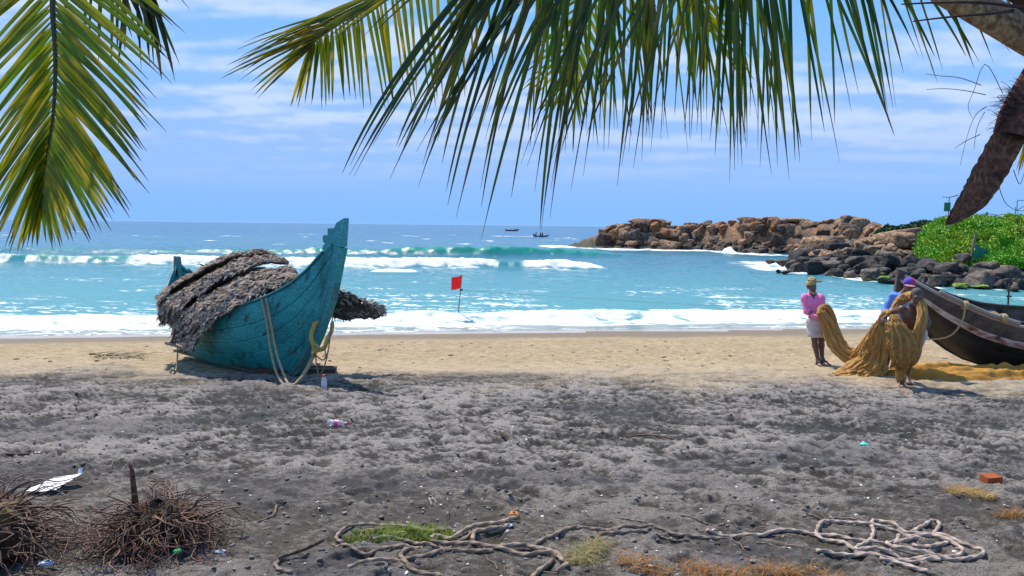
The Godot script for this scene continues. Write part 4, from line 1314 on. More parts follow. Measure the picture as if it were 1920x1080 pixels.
func build_black_boat() -> void:
	M.tar = mat(Color(1, 1, 1), 0.62, true, M.grain, 1.6, M.grain_n, 0.5)
	var o := Vector3(6.95, -0.90, -13.85)
	var boat := base("plank_boat", o, deg_to_rad(-1.5))
	boat.rotation.x = 0.24
	boat.scale = Vector3.ONE * 1.06
	tag(boat, "black tarred wooden boat with a worn red and white painted band, at the right edge", "boat")
	var vs := [0.0, 0.24, 0.42, 0.60, 0.73, 1.0]
	for side in [1.0, -1.0]:
		for k in 5:
			var pf: Callable = band_paint if k == 3 else (top_paint if k == 4 else tar_paint)
			obj("plank", strake(DUGOUT, vs[k], vs[k + 1], side, [0.0, 0.005, 0.002, 0.010, 0.004][k], pf, 110), M.tar, boat)
	for side in [1.0, -1.0]:
		var path := PackedVector3Array()
		for i in 50: path.append(hull_point(DUGOUT, lerpf(0.05, 7.9, i / 49.0), 1.0, side, 0.008) + Vector3(0, 0.015, 0))
		var mb := MB.new()
		mb.col = Color(0.58, 0.53, 0.48) if side > 0 else Color(0.10, 0.09, 0.085)
		mb.tube(path, 0.026, 0.026, 7)
		obj("gunwale", mb.mesh(), M.timber, boat)
	obj("stem", board(PackedVector2Array([Vector2(-0.04, 1.45), Vector2(0.12, 1.24), Vector2(0.3, 1.02), Vector2(0.5, 0.79), Vector2(0.72, 0.58), Vector2(0.98, 0.40), Vector2(1.3, 0.23), Vector2(1.7, 0.10), Vector2(2.4, 0.01), Vector2(2.4, 0.07), Vector2(1.7, 0.18), Vector2(1.3, 0.31), Vector2(0.98, 0.49), Vector2(0.72, 0.69), Vector2(0.5, 0.90), Vector2(0.3, 1.14), Vector2(0.16, 1.36), Vector2(0.12, 1.80), Vector2(-0.06, 1.86)]), 0.04, func(p, v, s): return lc(tar_paint(p, 0.2, s), Color(0.26, 0.19, 0.18), sm(1.3, 1.5, p.y) * (0.5 + 0.5 * tn2.get_noise_3dv(p)))), M.tar, boat)
	for s in [1.9, 3.2, 4.8, 6.2]:
		var tb := MB.new()
		tb.col = Color(0.33, 0.24, 0.17)
		tb.box(Vector3(s, curve_lin(DUGOUT.sheer, s) - 0.09, 0), Vector3(0.10, 0.018, curve_lin(DUGOUT.beam, s) * 0.9), Basis(), 0.006)
		obj("thwart", tb.mesh(), M.timber, boat)
	for s in [1.0, 1.5, 2.2, 2.8]:
		for side in [1.0, -1.0]:
			var rb := MB.new()
			rb.col = Color(0.07, 0.062, 0.055)
			var pts := PackedVector3Array()
			for i in 8: pts.append(hull_point(DUGOUT, s, lerpf(0.15, 0.96, i / 7.0), side, 0.05))
			rb.tube(pts, 0.025, 0.025, 5)
			obj("rib", rb.mesh(), M.timber, boat)
	# pole lashed along the near gunwale, and the bow line
	var pole := MB.new()
	pole.col = Color(0.46, 0.40, 0.33)
	var pp := PackedVector3Array()
	for i in 14: pp.append(hull_point(DUGOUT, lerpf(0.55, 1.78, i / 13.0), 1.0, 1.0, -0.01) + Vector3(0, 0.065, 0.0))
	pole.tube(pp, 0.032, 0.042, 9)
	var po := obj("lashed_pole", pole.mesh(), M.timber)
	po.transform = boat.transform
	tag(po, "pale worn pole lashed along the near gunwale of the black boat", "pole")
	var bl := base("bow_line", o, deg_to_rad(-1.5))
	bl.rotation.x = 0.24
	bl.scale = Vector3.ONE * 1.06
	tag(bl, "thin tan rope hanging in a curve from the pole to the black boat's stem", "rope")
	var tan := Color(0.40, 0.31, 0.17)
	obj("strand", rope([Vector3(0.92, 1.36, 0.46), Vector3(0.86, 1.12, 0.55), Vector3(0.74, 0.86, 0.52), Vector3(0.56, 0.70, 0.30), Vector3(0.50, 0.68, 0.08), Vector3(0.36, 0.78, 0.10), Vector3(0.25, 1.0, 0.12)], 60, 0.013, tan), M.rope, bl)
	for q in [[Vector3(0.46, 0.72, 0.10), 0.05], [Vector3(0.92, 1.37, 0.44), 0.06], [Vector3(1.52, 1.19, 0.55), 0.065]]:
		var mb := MB.new()
		mb.col = tan
		var ring := []
		for i in 26: ring.append(q[0] + Vector3(rnd(-0.012, 0.012) + 0.016 * (i / 7.0 - 2.0), cos(i * 0.9) * q[1], sin(i * 0.9) * q[1]))
		mb.tube(spline(ring, 120), 0.014, 0.014, 6)
		obj("lashing", mb.mesh(), M.rope, bl)

# ------------------------------------------------------------------ boats at sea
func small_hull(L: float, B: float, H: float, c: Color, mt: Material) -> ArrayMesh:
	var b := {"s0": -L / 2, "s1": L / 2, "keel": [[-L / 2, H * 0.5], [-L * 0.35, 0.0], [L * 0.3, 0.0], [L / 2, H * 0.9]], "sheer": [[-L / 2, H * 1.25], [-L * 0.3, H * 0.95], [L * 0.25, H * 0.95], [L / 2, H * 1.6]], "beam": [[-L / 2, B * 0.15], [-L * 0.3, B * 0.45], [L * 0.2, B * 0.5], [L / 2, 0.03]], "full": [[0, 0.55]]}
	var mb := MB.new()
	mb.col = c
	for side in [1.0, -1.0]:
		for lay in 2:
			var P := PackedVector3Array()
			for j in 6:
				for i in 24:
					var ii := i if (side > 0.0) == (lay == 0) else 23 - i
					P.append(hull_point(b, lerpf(b.s0, b.s1, ii / 23.0), j / 5.0, side, 0.04 * lay))
			mb.grid(P, 24, 6)
	return mb.mesh()

func build_far_boats() -> void:
	var c := base("far_canoe", Vector3(-0.35, -1.50, -415), 0.03)
	tag(c, "dark open fishing boat riding low near the horizon, mid picture", "boat")
	obj("hull", small_hull(7.8, 1.7, 0.85, Color(0.035, 0.03, 0.032), M.tar), M.tar, c)
	var mb := MB.new()
	mb.col = Color(0.05, 0.05, 0.06)
	mb.tube(PackedVector3Array([Vector3(1.6, 0.6, 0), Vector3(1.62, 1.1, 0), Vector3(1.7, 1.75, 0)]), 0.25, 0.12, 8)
	mb.lathe(Vector3(1.7, 1.7, 0), Basis(), [[0.0, 0.0], [0.13, 0.08], [0.14, 0.2], [0.0, 0.3]], 8)
	var p := obj("person", mb.mesh(), M.tar)
	p.position = c.position
	tag(p, "tiny dark standing person aboard the distant fishing boat", "person")
	var s := base("speedboat", Vector3(7.9, -1.42, -207.4), 0.05)
	tag(s, "small launch with a white bow, trailing a white wake before the rocks", "boat")
	obj("hull", small_hull(4.3, 1.5, 0.45, Color(0.30, 0.32, 0.36), M.tar), M.tar, s)
	var eng := MB.new()
	eng.col = Color(0.03, 0.03, 0.035)
	eng.box(Vector3(-2.1, 0.55, 0), Vector3(0.16, 0.32, 0.16), Basis(), 0.04)
	obj("outboard", eng.mesh(), M.tar, s)
	var k := 0
	for q in [[-1.5, "tiny dark person at the stern of the launch"], [-0.2, "tiny dark person seated amidships in the launch"], [0.3, "tiny dark person seated forward in the launch"]]:
		var m2 := MB.new()
		m2.col = Color(0.04, 0.035, 0.045)
		m2.tube(PackedVector3Array([Vector3(0, 0.2, 0), Vector3(0.02, 0.6, 0), Vector3(0.08, 0.98, 0)]), 0.22, 0.13, 8)
		m2.lathe(Vector3(0.08, 0.95, 0), Basis(), [[0.0, 0.0], [0.12, 0.07], [0.12, 0.18], [0.0, 0.27]], 8)
		var pp := obj("person", m2.mesh(), M.tar)
		pp.position = s.position + Vector3(q[0], 0.15, 0.1 * (k - 1))
		tag(pp, q[1], "person", "people in the launch")
		k += 1

func build_flag() -> void:
	var f := base("beach_flag", Vector3(-1.77, -1.55, -23.9))
	tag(f, "red warning flag on a thin leaning pole at the water's edge", "flag")
	var mb := MB.new()
	mb.col = Color(0.30, 0.27, 0.24)
	mb.tube(PackedVector3Array([Vector3(0, -0.4, 0), Vector3(0.08, 0.7, 0), Vector3(0.17, 1.68, 0)]), 0.022, 0.014, 7)
	obj("pole", mb.mesh(), M.timber, f)
	var P := PackedVector3Array()
	for j in 13:
		for i in 21:
			var a := i / 20.0
			var b := j / 12.0
			P.append(Vector3(0.17 - 0.03 * b - a * (0.33 - 0.02 * b), 1.66 - 0.41 * b - 0.07 * a - 0.03 * sin(a * 3.0), 0.05 * sin(a * 7.0 + b * 1.5) * a))
	var fm := MB.new()
	fm.grid(P, 21, 13)
	var red := mat(Color(0.72, 0.008, 0.012), 0.75)
	red.backlight_enabled = true
	red.backlight = Color(0.35, 0.004, 0.006).linear_to_srgb()
	obj("cloth", fm.mesh(), red, f)
	var tie := MB.new()
	tie.col = Color(0.12, 0.10, 0.09)
	tie.box(Vector3(0.15, 1.18, 0.0), Vector3(0.045, 0.03, 0.03), Basis(), 0.008)
	obj("cord_tie", tie.mesh(), M.timber, f)
	var cord := MB.new()
	cord.col = Color(0.35, 0.35, 0.33)
	cord.tube(spline([Vector3(-1.6, -0.38, -23.9), Vector3(2.6, -0.62, -24.0), Vector3(6.8, -0.82, -24.1), Vector3(11.5, -1.0, -24.4)], 30), 0.005, 0.005, 5)
	tag(obj("flag_cord", cord.mesh(), M.timber), "thin cord stretched over the water from the red flag's pole to the right", "cord")
const FRONDS := {
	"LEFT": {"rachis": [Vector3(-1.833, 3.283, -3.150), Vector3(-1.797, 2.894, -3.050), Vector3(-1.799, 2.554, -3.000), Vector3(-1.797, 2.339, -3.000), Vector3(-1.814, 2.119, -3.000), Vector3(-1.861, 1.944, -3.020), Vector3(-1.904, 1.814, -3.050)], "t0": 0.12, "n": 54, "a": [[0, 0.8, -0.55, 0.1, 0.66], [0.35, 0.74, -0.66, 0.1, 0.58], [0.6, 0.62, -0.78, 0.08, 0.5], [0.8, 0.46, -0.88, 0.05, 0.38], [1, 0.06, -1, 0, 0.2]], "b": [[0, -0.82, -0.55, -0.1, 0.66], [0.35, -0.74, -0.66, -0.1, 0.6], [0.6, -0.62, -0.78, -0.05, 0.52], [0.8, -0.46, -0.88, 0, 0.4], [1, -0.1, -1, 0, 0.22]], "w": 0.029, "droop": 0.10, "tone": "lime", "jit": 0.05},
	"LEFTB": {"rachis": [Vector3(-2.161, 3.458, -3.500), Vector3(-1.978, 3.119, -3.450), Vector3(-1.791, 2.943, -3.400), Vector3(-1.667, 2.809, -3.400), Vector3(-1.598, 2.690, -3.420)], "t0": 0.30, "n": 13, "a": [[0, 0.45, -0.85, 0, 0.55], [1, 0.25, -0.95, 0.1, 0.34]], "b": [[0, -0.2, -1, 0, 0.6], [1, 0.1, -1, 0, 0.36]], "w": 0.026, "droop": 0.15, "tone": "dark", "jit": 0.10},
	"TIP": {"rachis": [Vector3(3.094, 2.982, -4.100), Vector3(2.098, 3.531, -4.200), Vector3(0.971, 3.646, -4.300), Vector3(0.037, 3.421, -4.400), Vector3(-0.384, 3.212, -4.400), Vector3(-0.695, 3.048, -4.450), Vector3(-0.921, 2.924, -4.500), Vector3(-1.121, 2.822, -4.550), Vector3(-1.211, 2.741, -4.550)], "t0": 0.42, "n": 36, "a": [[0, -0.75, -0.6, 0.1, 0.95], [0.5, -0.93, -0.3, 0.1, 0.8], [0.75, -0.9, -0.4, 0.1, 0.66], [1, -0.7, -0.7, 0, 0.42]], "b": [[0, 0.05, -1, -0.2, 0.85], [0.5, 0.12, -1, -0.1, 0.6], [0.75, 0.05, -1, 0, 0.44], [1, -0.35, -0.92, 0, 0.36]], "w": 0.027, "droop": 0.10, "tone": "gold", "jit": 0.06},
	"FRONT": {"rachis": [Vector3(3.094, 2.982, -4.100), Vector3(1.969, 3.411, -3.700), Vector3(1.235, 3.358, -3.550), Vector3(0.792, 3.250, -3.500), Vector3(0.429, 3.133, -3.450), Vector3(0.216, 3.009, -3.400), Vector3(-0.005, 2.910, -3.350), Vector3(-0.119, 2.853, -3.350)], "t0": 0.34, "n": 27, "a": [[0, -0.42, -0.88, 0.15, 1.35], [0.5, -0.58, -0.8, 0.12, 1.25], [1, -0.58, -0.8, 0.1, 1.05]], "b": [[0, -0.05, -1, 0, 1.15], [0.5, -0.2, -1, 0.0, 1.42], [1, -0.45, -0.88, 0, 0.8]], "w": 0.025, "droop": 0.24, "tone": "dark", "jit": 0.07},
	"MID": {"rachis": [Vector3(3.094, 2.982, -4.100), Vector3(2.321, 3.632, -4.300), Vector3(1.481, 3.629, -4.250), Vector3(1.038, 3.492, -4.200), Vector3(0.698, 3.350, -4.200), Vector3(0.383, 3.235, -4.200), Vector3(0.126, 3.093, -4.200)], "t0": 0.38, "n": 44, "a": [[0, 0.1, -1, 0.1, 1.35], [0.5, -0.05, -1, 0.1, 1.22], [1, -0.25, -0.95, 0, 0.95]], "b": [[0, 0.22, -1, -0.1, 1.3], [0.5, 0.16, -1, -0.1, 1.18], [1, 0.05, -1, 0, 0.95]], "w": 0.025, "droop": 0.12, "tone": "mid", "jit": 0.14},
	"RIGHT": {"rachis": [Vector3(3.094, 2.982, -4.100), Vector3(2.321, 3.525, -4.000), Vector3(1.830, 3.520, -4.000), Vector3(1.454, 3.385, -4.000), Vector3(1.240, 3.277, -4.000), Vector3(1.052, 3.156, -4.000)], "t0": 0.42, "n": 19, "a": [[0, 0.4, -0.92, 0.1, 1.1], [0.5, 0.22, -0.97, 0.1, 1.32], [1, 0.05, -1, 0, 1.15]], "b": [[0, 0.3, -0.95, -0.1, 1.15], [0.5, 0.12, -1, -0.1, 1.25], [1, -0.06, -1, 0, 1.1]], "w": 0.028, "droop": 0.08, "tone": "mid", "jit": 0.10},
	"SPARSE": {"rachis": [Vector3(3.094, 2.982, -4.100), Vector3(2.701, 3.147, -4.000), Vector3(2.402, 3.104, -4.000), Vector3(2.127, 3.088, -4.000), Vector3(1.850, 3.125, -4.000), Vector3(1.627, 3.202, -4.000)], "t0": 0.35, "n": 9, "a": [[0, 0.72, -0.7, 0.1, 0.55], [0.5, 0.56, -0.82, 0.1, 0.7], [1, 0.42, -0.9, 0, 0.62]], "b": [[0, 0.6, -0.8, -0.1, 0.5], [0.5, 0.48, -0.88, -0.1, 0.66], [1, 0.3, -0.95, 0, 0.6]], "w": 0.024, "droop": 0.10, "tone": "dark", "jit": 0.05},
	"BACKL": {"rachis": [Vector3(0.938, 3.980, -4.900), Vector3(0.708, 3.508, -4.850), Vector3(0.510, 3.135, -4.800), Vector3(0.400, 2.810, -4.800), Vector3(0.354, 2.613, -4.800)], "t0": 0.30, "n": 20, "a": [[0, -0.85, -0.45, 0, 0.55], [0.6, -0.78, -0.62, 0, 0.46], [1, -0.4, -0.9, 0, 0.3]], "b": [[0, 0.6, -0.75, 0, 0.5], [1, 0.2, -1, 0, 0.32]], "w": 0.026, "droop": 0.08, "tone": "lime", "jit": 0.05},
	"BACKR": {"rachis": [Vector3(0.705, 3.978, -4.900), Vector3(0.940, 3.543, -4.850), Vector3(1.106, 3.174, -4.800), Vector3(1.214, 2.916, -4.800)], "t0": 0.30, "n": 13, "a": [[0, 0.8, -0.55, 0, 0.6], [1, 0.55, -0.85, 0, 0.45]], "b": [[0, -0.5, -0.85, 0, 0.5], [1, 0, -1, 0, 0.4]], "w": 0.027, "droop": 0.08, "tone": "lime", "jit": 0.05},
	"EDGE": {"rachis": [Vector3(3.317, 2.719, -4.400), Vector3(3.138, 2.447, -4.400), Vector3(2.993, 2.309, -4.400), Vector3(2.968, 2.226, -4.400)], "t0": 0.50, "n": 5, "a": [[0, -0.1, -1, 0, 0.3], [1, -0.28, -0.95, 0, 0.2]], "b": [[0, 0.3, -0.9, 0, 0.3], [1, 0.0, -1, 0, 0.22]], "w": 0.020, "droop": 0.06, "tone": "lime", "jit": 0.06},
}
const PETIOLE := [Vector3(3.287, 2.185, -3.950), Vector3(2.892, 2.523, -3.900), Vector3(2.548, 2.687, -3.850), Vector3(2.324, 2.775, -3.800), Vector3(2.080, 2.905, -3.800), Vector3(1.890, 3.030, -3.800)]
const LEAF_BASE := [Vector3(2.920, 2.533, -3.700), Vector3(2.638, 2.705, -3.650), Vector3(2.433, 2.793, -3.600), Vector3(2.303, 2.888, -3.600), Vector3(2.183, 3.012, -3.600)]
const SPATHE := [Vector3(2.523, 2.330, -3.720), Vector3(2.405, 2.185, -3.680), Vector3(2.294, 2.031, -3.620), Vector3(2.182, 1.883, -3.560), Vector3(2.083, 1.791, -3.520), Vector3(2.006, 1.726, -3.500)]
const SHEATH := [Vector3(2.788, 2.695, -3.850), Vector3(2.633, 2.500, -3.800), Vector3(2.516, 2.348, -3.750), Vector3(2.446, 2.240, -3.720), Vector3(2.412, 2.152, -3.700)]
const STALKS := [[Vector3(2.342, 2.725, -3.550), Vector3(2.114, 2.730, -3.500), Vector3(1.921, 2.728, -3.500), Vector3(1.752, 2.719, -3.500)], [Vector3(2.294, 2.710, -3.550), Vector3(2.141, 2.681, -3.500), Vector3(1.973, 2.665, -3.500), Vector3(1.809, 2.644, -3.500)]]
const HAIRS := [[Vector3(2.365, 2.363, -3.700), Vector3(2.243, 2.490, -3.650), Vector3(2.177, 2.360, -3.620), Vector3(2.142, 2.282, -3.600), Vector3(2.168, 2.227, -3.600)], [Vector3(2.283, 2.355, -3.700), Vector3(2.172, 2.370, -3.680), Vector3(2.057, 2.375, -3.660), Vector3(1.970, 2.368, -3.650)], [Vector3(2.259, 2.400, -3.700), Vector3(2.142, 2.430, -3.680), Vector3(2.028, 2.435, -3.660), Vector3(1.961, 2.442, -3.650)], [Vector3(2.291, 2.299, -3.700), Vector3(2.230, 2.257, -3.680), Vector3(2.185, 2.165, -3.660), Vector3(2.150, 2.012, -3.650)], [Vector3(2.283, 2.273, -3.700), Vector3(2.239, 2.194, -3.680), Vector3(2.218, 2.090, -3.660)], [Vector3(2.207, 2.153, -3.600), Vector3(2.144, 2.123, -3.600), Vector3(2.090, 2.087, -3.600)], [Vector3(2.245, 1.908, -3.500), Vector3(2.282, 1.830, -3.500), Vector3(2.334, 1.794, -3.500)], [Vector3(2.060, 1.862, -3.500), Vector3(2.021, 1.852, -3.500), Vector3(1.989, 1.854, -3.500)], [Vector3(2.309, 1.982, -3.500), Vector3(2.343, 1.916, -3.500), Vector3(2.363, 1.983, -3.500)], [Vector3(2.221, 1.891, -3.500), Vector3(2.195, 1.829, -3.500), Vector3(2.117, 1.774, -3.480), Vector3(2.057, 1.758, -3.480)], [Vector3(2.229, 1.898, -3.490), Vector3(2.176, 1.838, -3.490), Vector3(2.093, 1.798, -3.470), Vector3(2.040, 1.780, -3.470)]]

# ------------------------------------------------------------------ coconut palm
var pn1 := noise(101, 3.0, 3)
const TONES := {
	"lime": [Color(0.120, 0.215, 0.008), Color(0.300, 0.310, 0.010), Color(0.52, 0.34, 0.012)],  # glow of sunlight through the leaves is put into this colour
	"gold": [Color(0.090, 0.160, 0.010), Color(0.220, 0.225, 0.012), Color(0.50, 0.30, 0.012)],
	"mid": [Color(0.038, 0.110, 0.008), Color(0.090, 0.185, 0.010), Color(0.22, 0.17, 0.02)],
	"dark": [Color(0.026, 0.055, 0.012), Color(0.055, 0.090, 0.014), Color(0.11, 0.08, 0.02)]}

# one folded leaflet: springs from o along dir, sags under its own weight, narrows to a dry brown tip
func leaflet(o: Vector3, dir: Vector3, L: float, w: float, droop: float, face: Vector3, tone: Array, sd: int) -> ArrayMesh:
	var nv := 12
	var P := PackedVector3Array()
	var C := PackedColorArray()
	var q := rng.randf()
	var bas: Color = tone[0].lerp(tone[1], q)
	var gold := rng.randf() < 0.45
	var p := o
	var d := dir.normalized()
	var step := L / (nv - 1)
	var sway := Vector3(rnd(-0.05, 0.05), 0, rnd(-0.08, 0.08))
	var tip := rnd(0.80, 0.95)
	var kink := rnd(-0.10, 0.10)
	for j in nv:
		var f := float(j) / (nv - 1)
		var side := d.cross(face).normalized()
		var up := side.cross(d)
		var ww := w * (0.25 + 0.75 * sm(0.0, 0.16, f)) * pow(maxf(1.0 - f, 0.0), 0.62) * 0.5 + 0.0011
		if f > tip: ww *= 0.55
		side = side.rotated(d, kink * f * 4.0)
		P.append(p - side * ww + up * ww * 0.45); P.append(p); P.append(p + side * ww + up * ww * 0.45)
		for k in 3:
			var n := pn1.get_noise_3d(f * 2.6 + sd * 3.1, k * 0.35, sd * 1.7)
			var c := bas * (0.85 + 0.5 * n)
			if gold: c = lc(c, tone[2], sm(0.02, 0.45, n + 0.28 * f))
			c = lc(c, Color(0.055, 0.032, 0.018), sm(tip - 0.05, tip + 0.03, f + 0.03 * n))
			C.append(c)
		p += d * step
		d = (d + Vector3(0, -droop * step / L * 2.0 * f, 0) + sway * step * f * 2.0).normalized()
	var mb := MB.new()
	mb.grid(P, 3, nv, C)
	return mb.mesh()

func key4(keys: Array, t: float) -> Array:
	for i in range(1, keys.size()):
		if t <= keys[i][0]:
			var f: float = (t - keys[i - 1][0]) / (keys[i][0] - keys[i - 1][0])
			var out := []
			for k in range(1, 5): out.append(lerpf(keys[i - 1][k], keys[i][k], f))
			return out
	return keys[-1].slice(1)

func frond(spec: Dictionary, root: Node3D, as_part: bool) -> void:
	var line := spline(spec.rachis, 60)
	var rm := MB.new()
	var lime: bool = spec.tone in ["lime", "gold"]
	rm.col = Color(0.030, 0.032, 0.014) if not lime else Color(0.040, 0.034, 0.014)
	var rr := PackedFloat32Array()
	for i in 60: rr.append(lerpf(0.016 if spec.rachis.size() > 5 else 0.012, 0.0028, pow(i / 59.0, 0.8)))
	rm.tube(line, 0.0, 0.0, 7, 0, 0.1, true, rr)
	var fr := obj("frond" if as_part else "rachis", rm.mesh(), M.leaf_rib, root)
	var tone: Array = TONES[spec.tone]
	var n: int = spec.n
	for side in 2:
		var keys: Array = spec.a if side == 0 else spec.b
		for k in n:
			var f := (k + 0.5 * side + rnd(-0.2, 0.2)) / n
			var t: float = lerpf(spec.t0, 1.0, clampf(f, 0, 1))
			var i := mini(int(t * 59.0), 58)
			var o := line[i].lerp(line[i + 1], t * 59.0 - i)
			var kk := key4(keys, clampf(f, 0, 1))
			var j: float = spec.jit
			var dir := Vector3(kk[0] + rnd(-j, j), kk[1] + rnd(-j, j), kk[2] + rnd(-j, j) * 1.5)
			var face := Vector3(rnd(-0.5, 0.5), 0.35, 1.0).normalized()
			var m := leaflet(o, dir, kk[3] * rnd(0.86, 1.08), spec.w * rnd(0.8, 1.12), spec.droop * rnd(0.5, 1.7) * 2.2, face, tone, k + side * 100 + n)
			obj("leaflet", m, M.leaf, fr if as_part else root)

func build_palms() -> void:
	M.leaf = mat(Color(1, 1, 1), 0.42, true)
	M.leaf.backlight_enabled = true
	M.leaf.backlight = Color(0.95, 1.0, 0.35).linear_to_srgb()
	M.leaf_rib = mat(Color(1, 1, 1), 0.6, true)
	var bark_t := noise_tex(111, 0.03, Color(0.55, 0.5, 0.46), Color(1, 1, 1), 256, 5)
	M.bark = mat(Color(1, 1, 1), 0.9, true, bark_t, 3.0, M.rock_n, 0.8)
	# fronds of a second palm hanging in from the upper left
	var left := base("palm_frond", FRONDS.LEFT.rachis[0])
	tag(left, "yellow green palm frond hanging down at the upper left, seen from below", "palm frond", "palm fronds at the upper left")
	left.position = Vector3.ZERO
	frond(FRONDS.LEFT, left, false)
	var leftb := base("palm_frond")
	tag(leftb, "dark green drooping palm frond behind the yellow green one at the upper left", "palm frond", "palm fronds at the upper left")
	frond(FRONDS.LEFTB, leftb, false)
	# the palm at the right edge
	var palm := base("palm_tree", Vector3(3.25, gy(3.25, -4.1), -4.1))
	tag(palm, "coconut palm leaning over the picture from the right edge with drooping fronds", "palm tree")
	var inner := palm
	var off := palm.position
	palm.position = Vector3.ZERO
	var tm := MB.new()
	var path := PackedVector3Array()
	var rr := PackedFloat32Array()
	for i in 70:
		var f := i / 69.0
		path.append(Vector3(off.x + 0.15 * sin(f * 1.5), off.y - 0.2 + f * 3.1, off.z))
		rr.append(lerpf(0.20, 0.13, sm(0.0, 0.25, f)) + 0.008 * absf(sin(i * 1.1)))
	tm.col = Color(0.20, 0.165, 0.13)
	tm.tube(path, 0, 0, 16, 0, 0.1, true, rr)
	obj("trunk", tm.mesh(), M.bark, inner)
	for k in FRONDS:
		if not k.begins_with("LEFT"): frond(FRONDS[k], inner, true)
	# thick leaf stalk crossing the corner: flattened, pale on its upper edge
	var flat := func(pts: Array, wide: Array, thick: float, c0: Color, c1: Color, called: String):
		var L := spline(pts, 40)
		var P := PackedVector3Array()
		var C := PackedColorArray()
		for j in 40:
			var t := (L[mini(j + 1, 39)] - L[maxi(j - 1, 0)]).normalized()
			var side := t.cross(Vector3(0, 0, 1)).normalized()
			var fw := side.cross(t)
			var w := lerpf(wide[0], wide[1], j / 39.0)
			for i in 14:
				var a := TAU * i / 14
				P.append(L[j] + side * cos(a) * w + fw * sin(a) * thick * (1.0 - 0.5 * cos(a)))
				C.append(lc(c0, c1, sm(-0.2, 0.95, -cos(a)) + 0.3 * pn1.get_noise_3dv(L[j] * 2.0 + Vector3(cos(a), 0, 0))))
		var mb := MB.new()
		mb.grid(P, 14, 40, C, true)
		return obj(called, mb.mesh(), M.bark, inner)
	flat.call(PETIOLE, [0.105, 0.070], 0.05, Color(0.44, 0.30, 0.16), Color(0.62, 0.37, 0.16), "leaf_stalk")
	flat.call(LEAF_BASE, [0.12, 0.05], 0.06, Color(0.075, 0.030, 0.020), Color(0.13, 0.05, 0.03), "leaf_base")
	flat.call(SHEATH, [0.10, 0.085], 0.055, Color(0.16, 0.055, 0.034), Color(0.28, 0.11, 0.06), "fibre_sheath")
	for st in STALKS:
		var mb := MB.new()
		mb.col = Color(0.07, 0.035, 0.025)
		mb.tube(spline(st, 24), 0.009, 0.003, 6)
		obj("flower_stalk", mb.mesh(), M.bark, inner)
	# dry spathe: a curled, torn trough of brown fibre
	var L := spline(SPATHE, 50)
	var W := [[0.0, 0.055], [0.2, 0.078], [0.42, 0.082], [0.62, 0.072], [0.8, 0.045], [0.92, 0.022], [1.0, 0.003]]
	var sn := noise(112, 9.0, 3)
	var sp := MB.new()
	for lay in 2:
		var P := PackedVector3Array()
		var C := PackedColorArray()
		for j in 50:
			var f := j / 49.0
			var t := (L[mini(j + 1, 49)] - L[maxi(j - 1, 0)]).normalized()
			var side := t.cross(Vector3(0, 0, 1)).normalized()
			for i in 17:
				var ii := i if lay == 0 else 16 - i
				var a := (ii / 8.0 - 1.0)
				var w := curve_lin(W, f) * (1.0 + (0.14 * sn.get_noise_1d(f * 12.0) if ii > 12 else 0.05 * sn.get_noise_1d(f * 5.0 + 7.0)))
				var crease := 0.012 * absf(sin(a * 5.0)) + 0.008 * sn.get_noise_2d(a * 0.6, f * 2.0)
				P.append(L[j] + side * a * w + Vector3(0, 0, 1) * (-0.045 * (1.0 - a * a) * sm(1.0, 0.6, f) + crease + (0.004 if lay else 0.0)))
				var n := sn.get_noise_2d(a * 1.6, f * 0.8)
				C.append(lc(lc(Color(0.17, 0.060, 0.032), Color(0.34, 0.135, 0.060), 0.5 + n), Color(0.085, 0.034, 0.022), sm(0.15, 0.5, sn.get_noise_2d(a * 0.5 + 9.0, f * 2.5))))
		sp.grid(P, 17, 50, C)
	var spo := obj("spathe", sp.mesh(), M.bark, inner)
	var hm := MB.new()
	hm.col = Color(0.10, 0.055, 0.045)
	for hh in HAIRS: hm.tube(spline(hh, 16), 0.0022, 0.0010, 4)
	for k in 240:
		var c := L[0].lerp(Vector3(SHEATH[3].x, SHEATH[3].y, SHEATH[3].z), rnd(0.0, 1.0)) + Vector3(rnd(-0.09, -0.03), rnd(-0.08, 0.09), rnd(0.0, 0.05))
		var d := Vector3(rnd(-1.0, -0.2), rnd(-0.5, 0.7), rnd(-0.3, 0.4)).normalized() * rnd(0.03, 0.09)
		hm.tube(PackedVector3Array([c, c + d * 0.6, c + d + Vector3(0, -0.01, 0)]), 0.0016, 0.0008, 3, 0, 0.1, false)
	obj("fibres", hm.mesh(), M.bark, inner, "stuff")
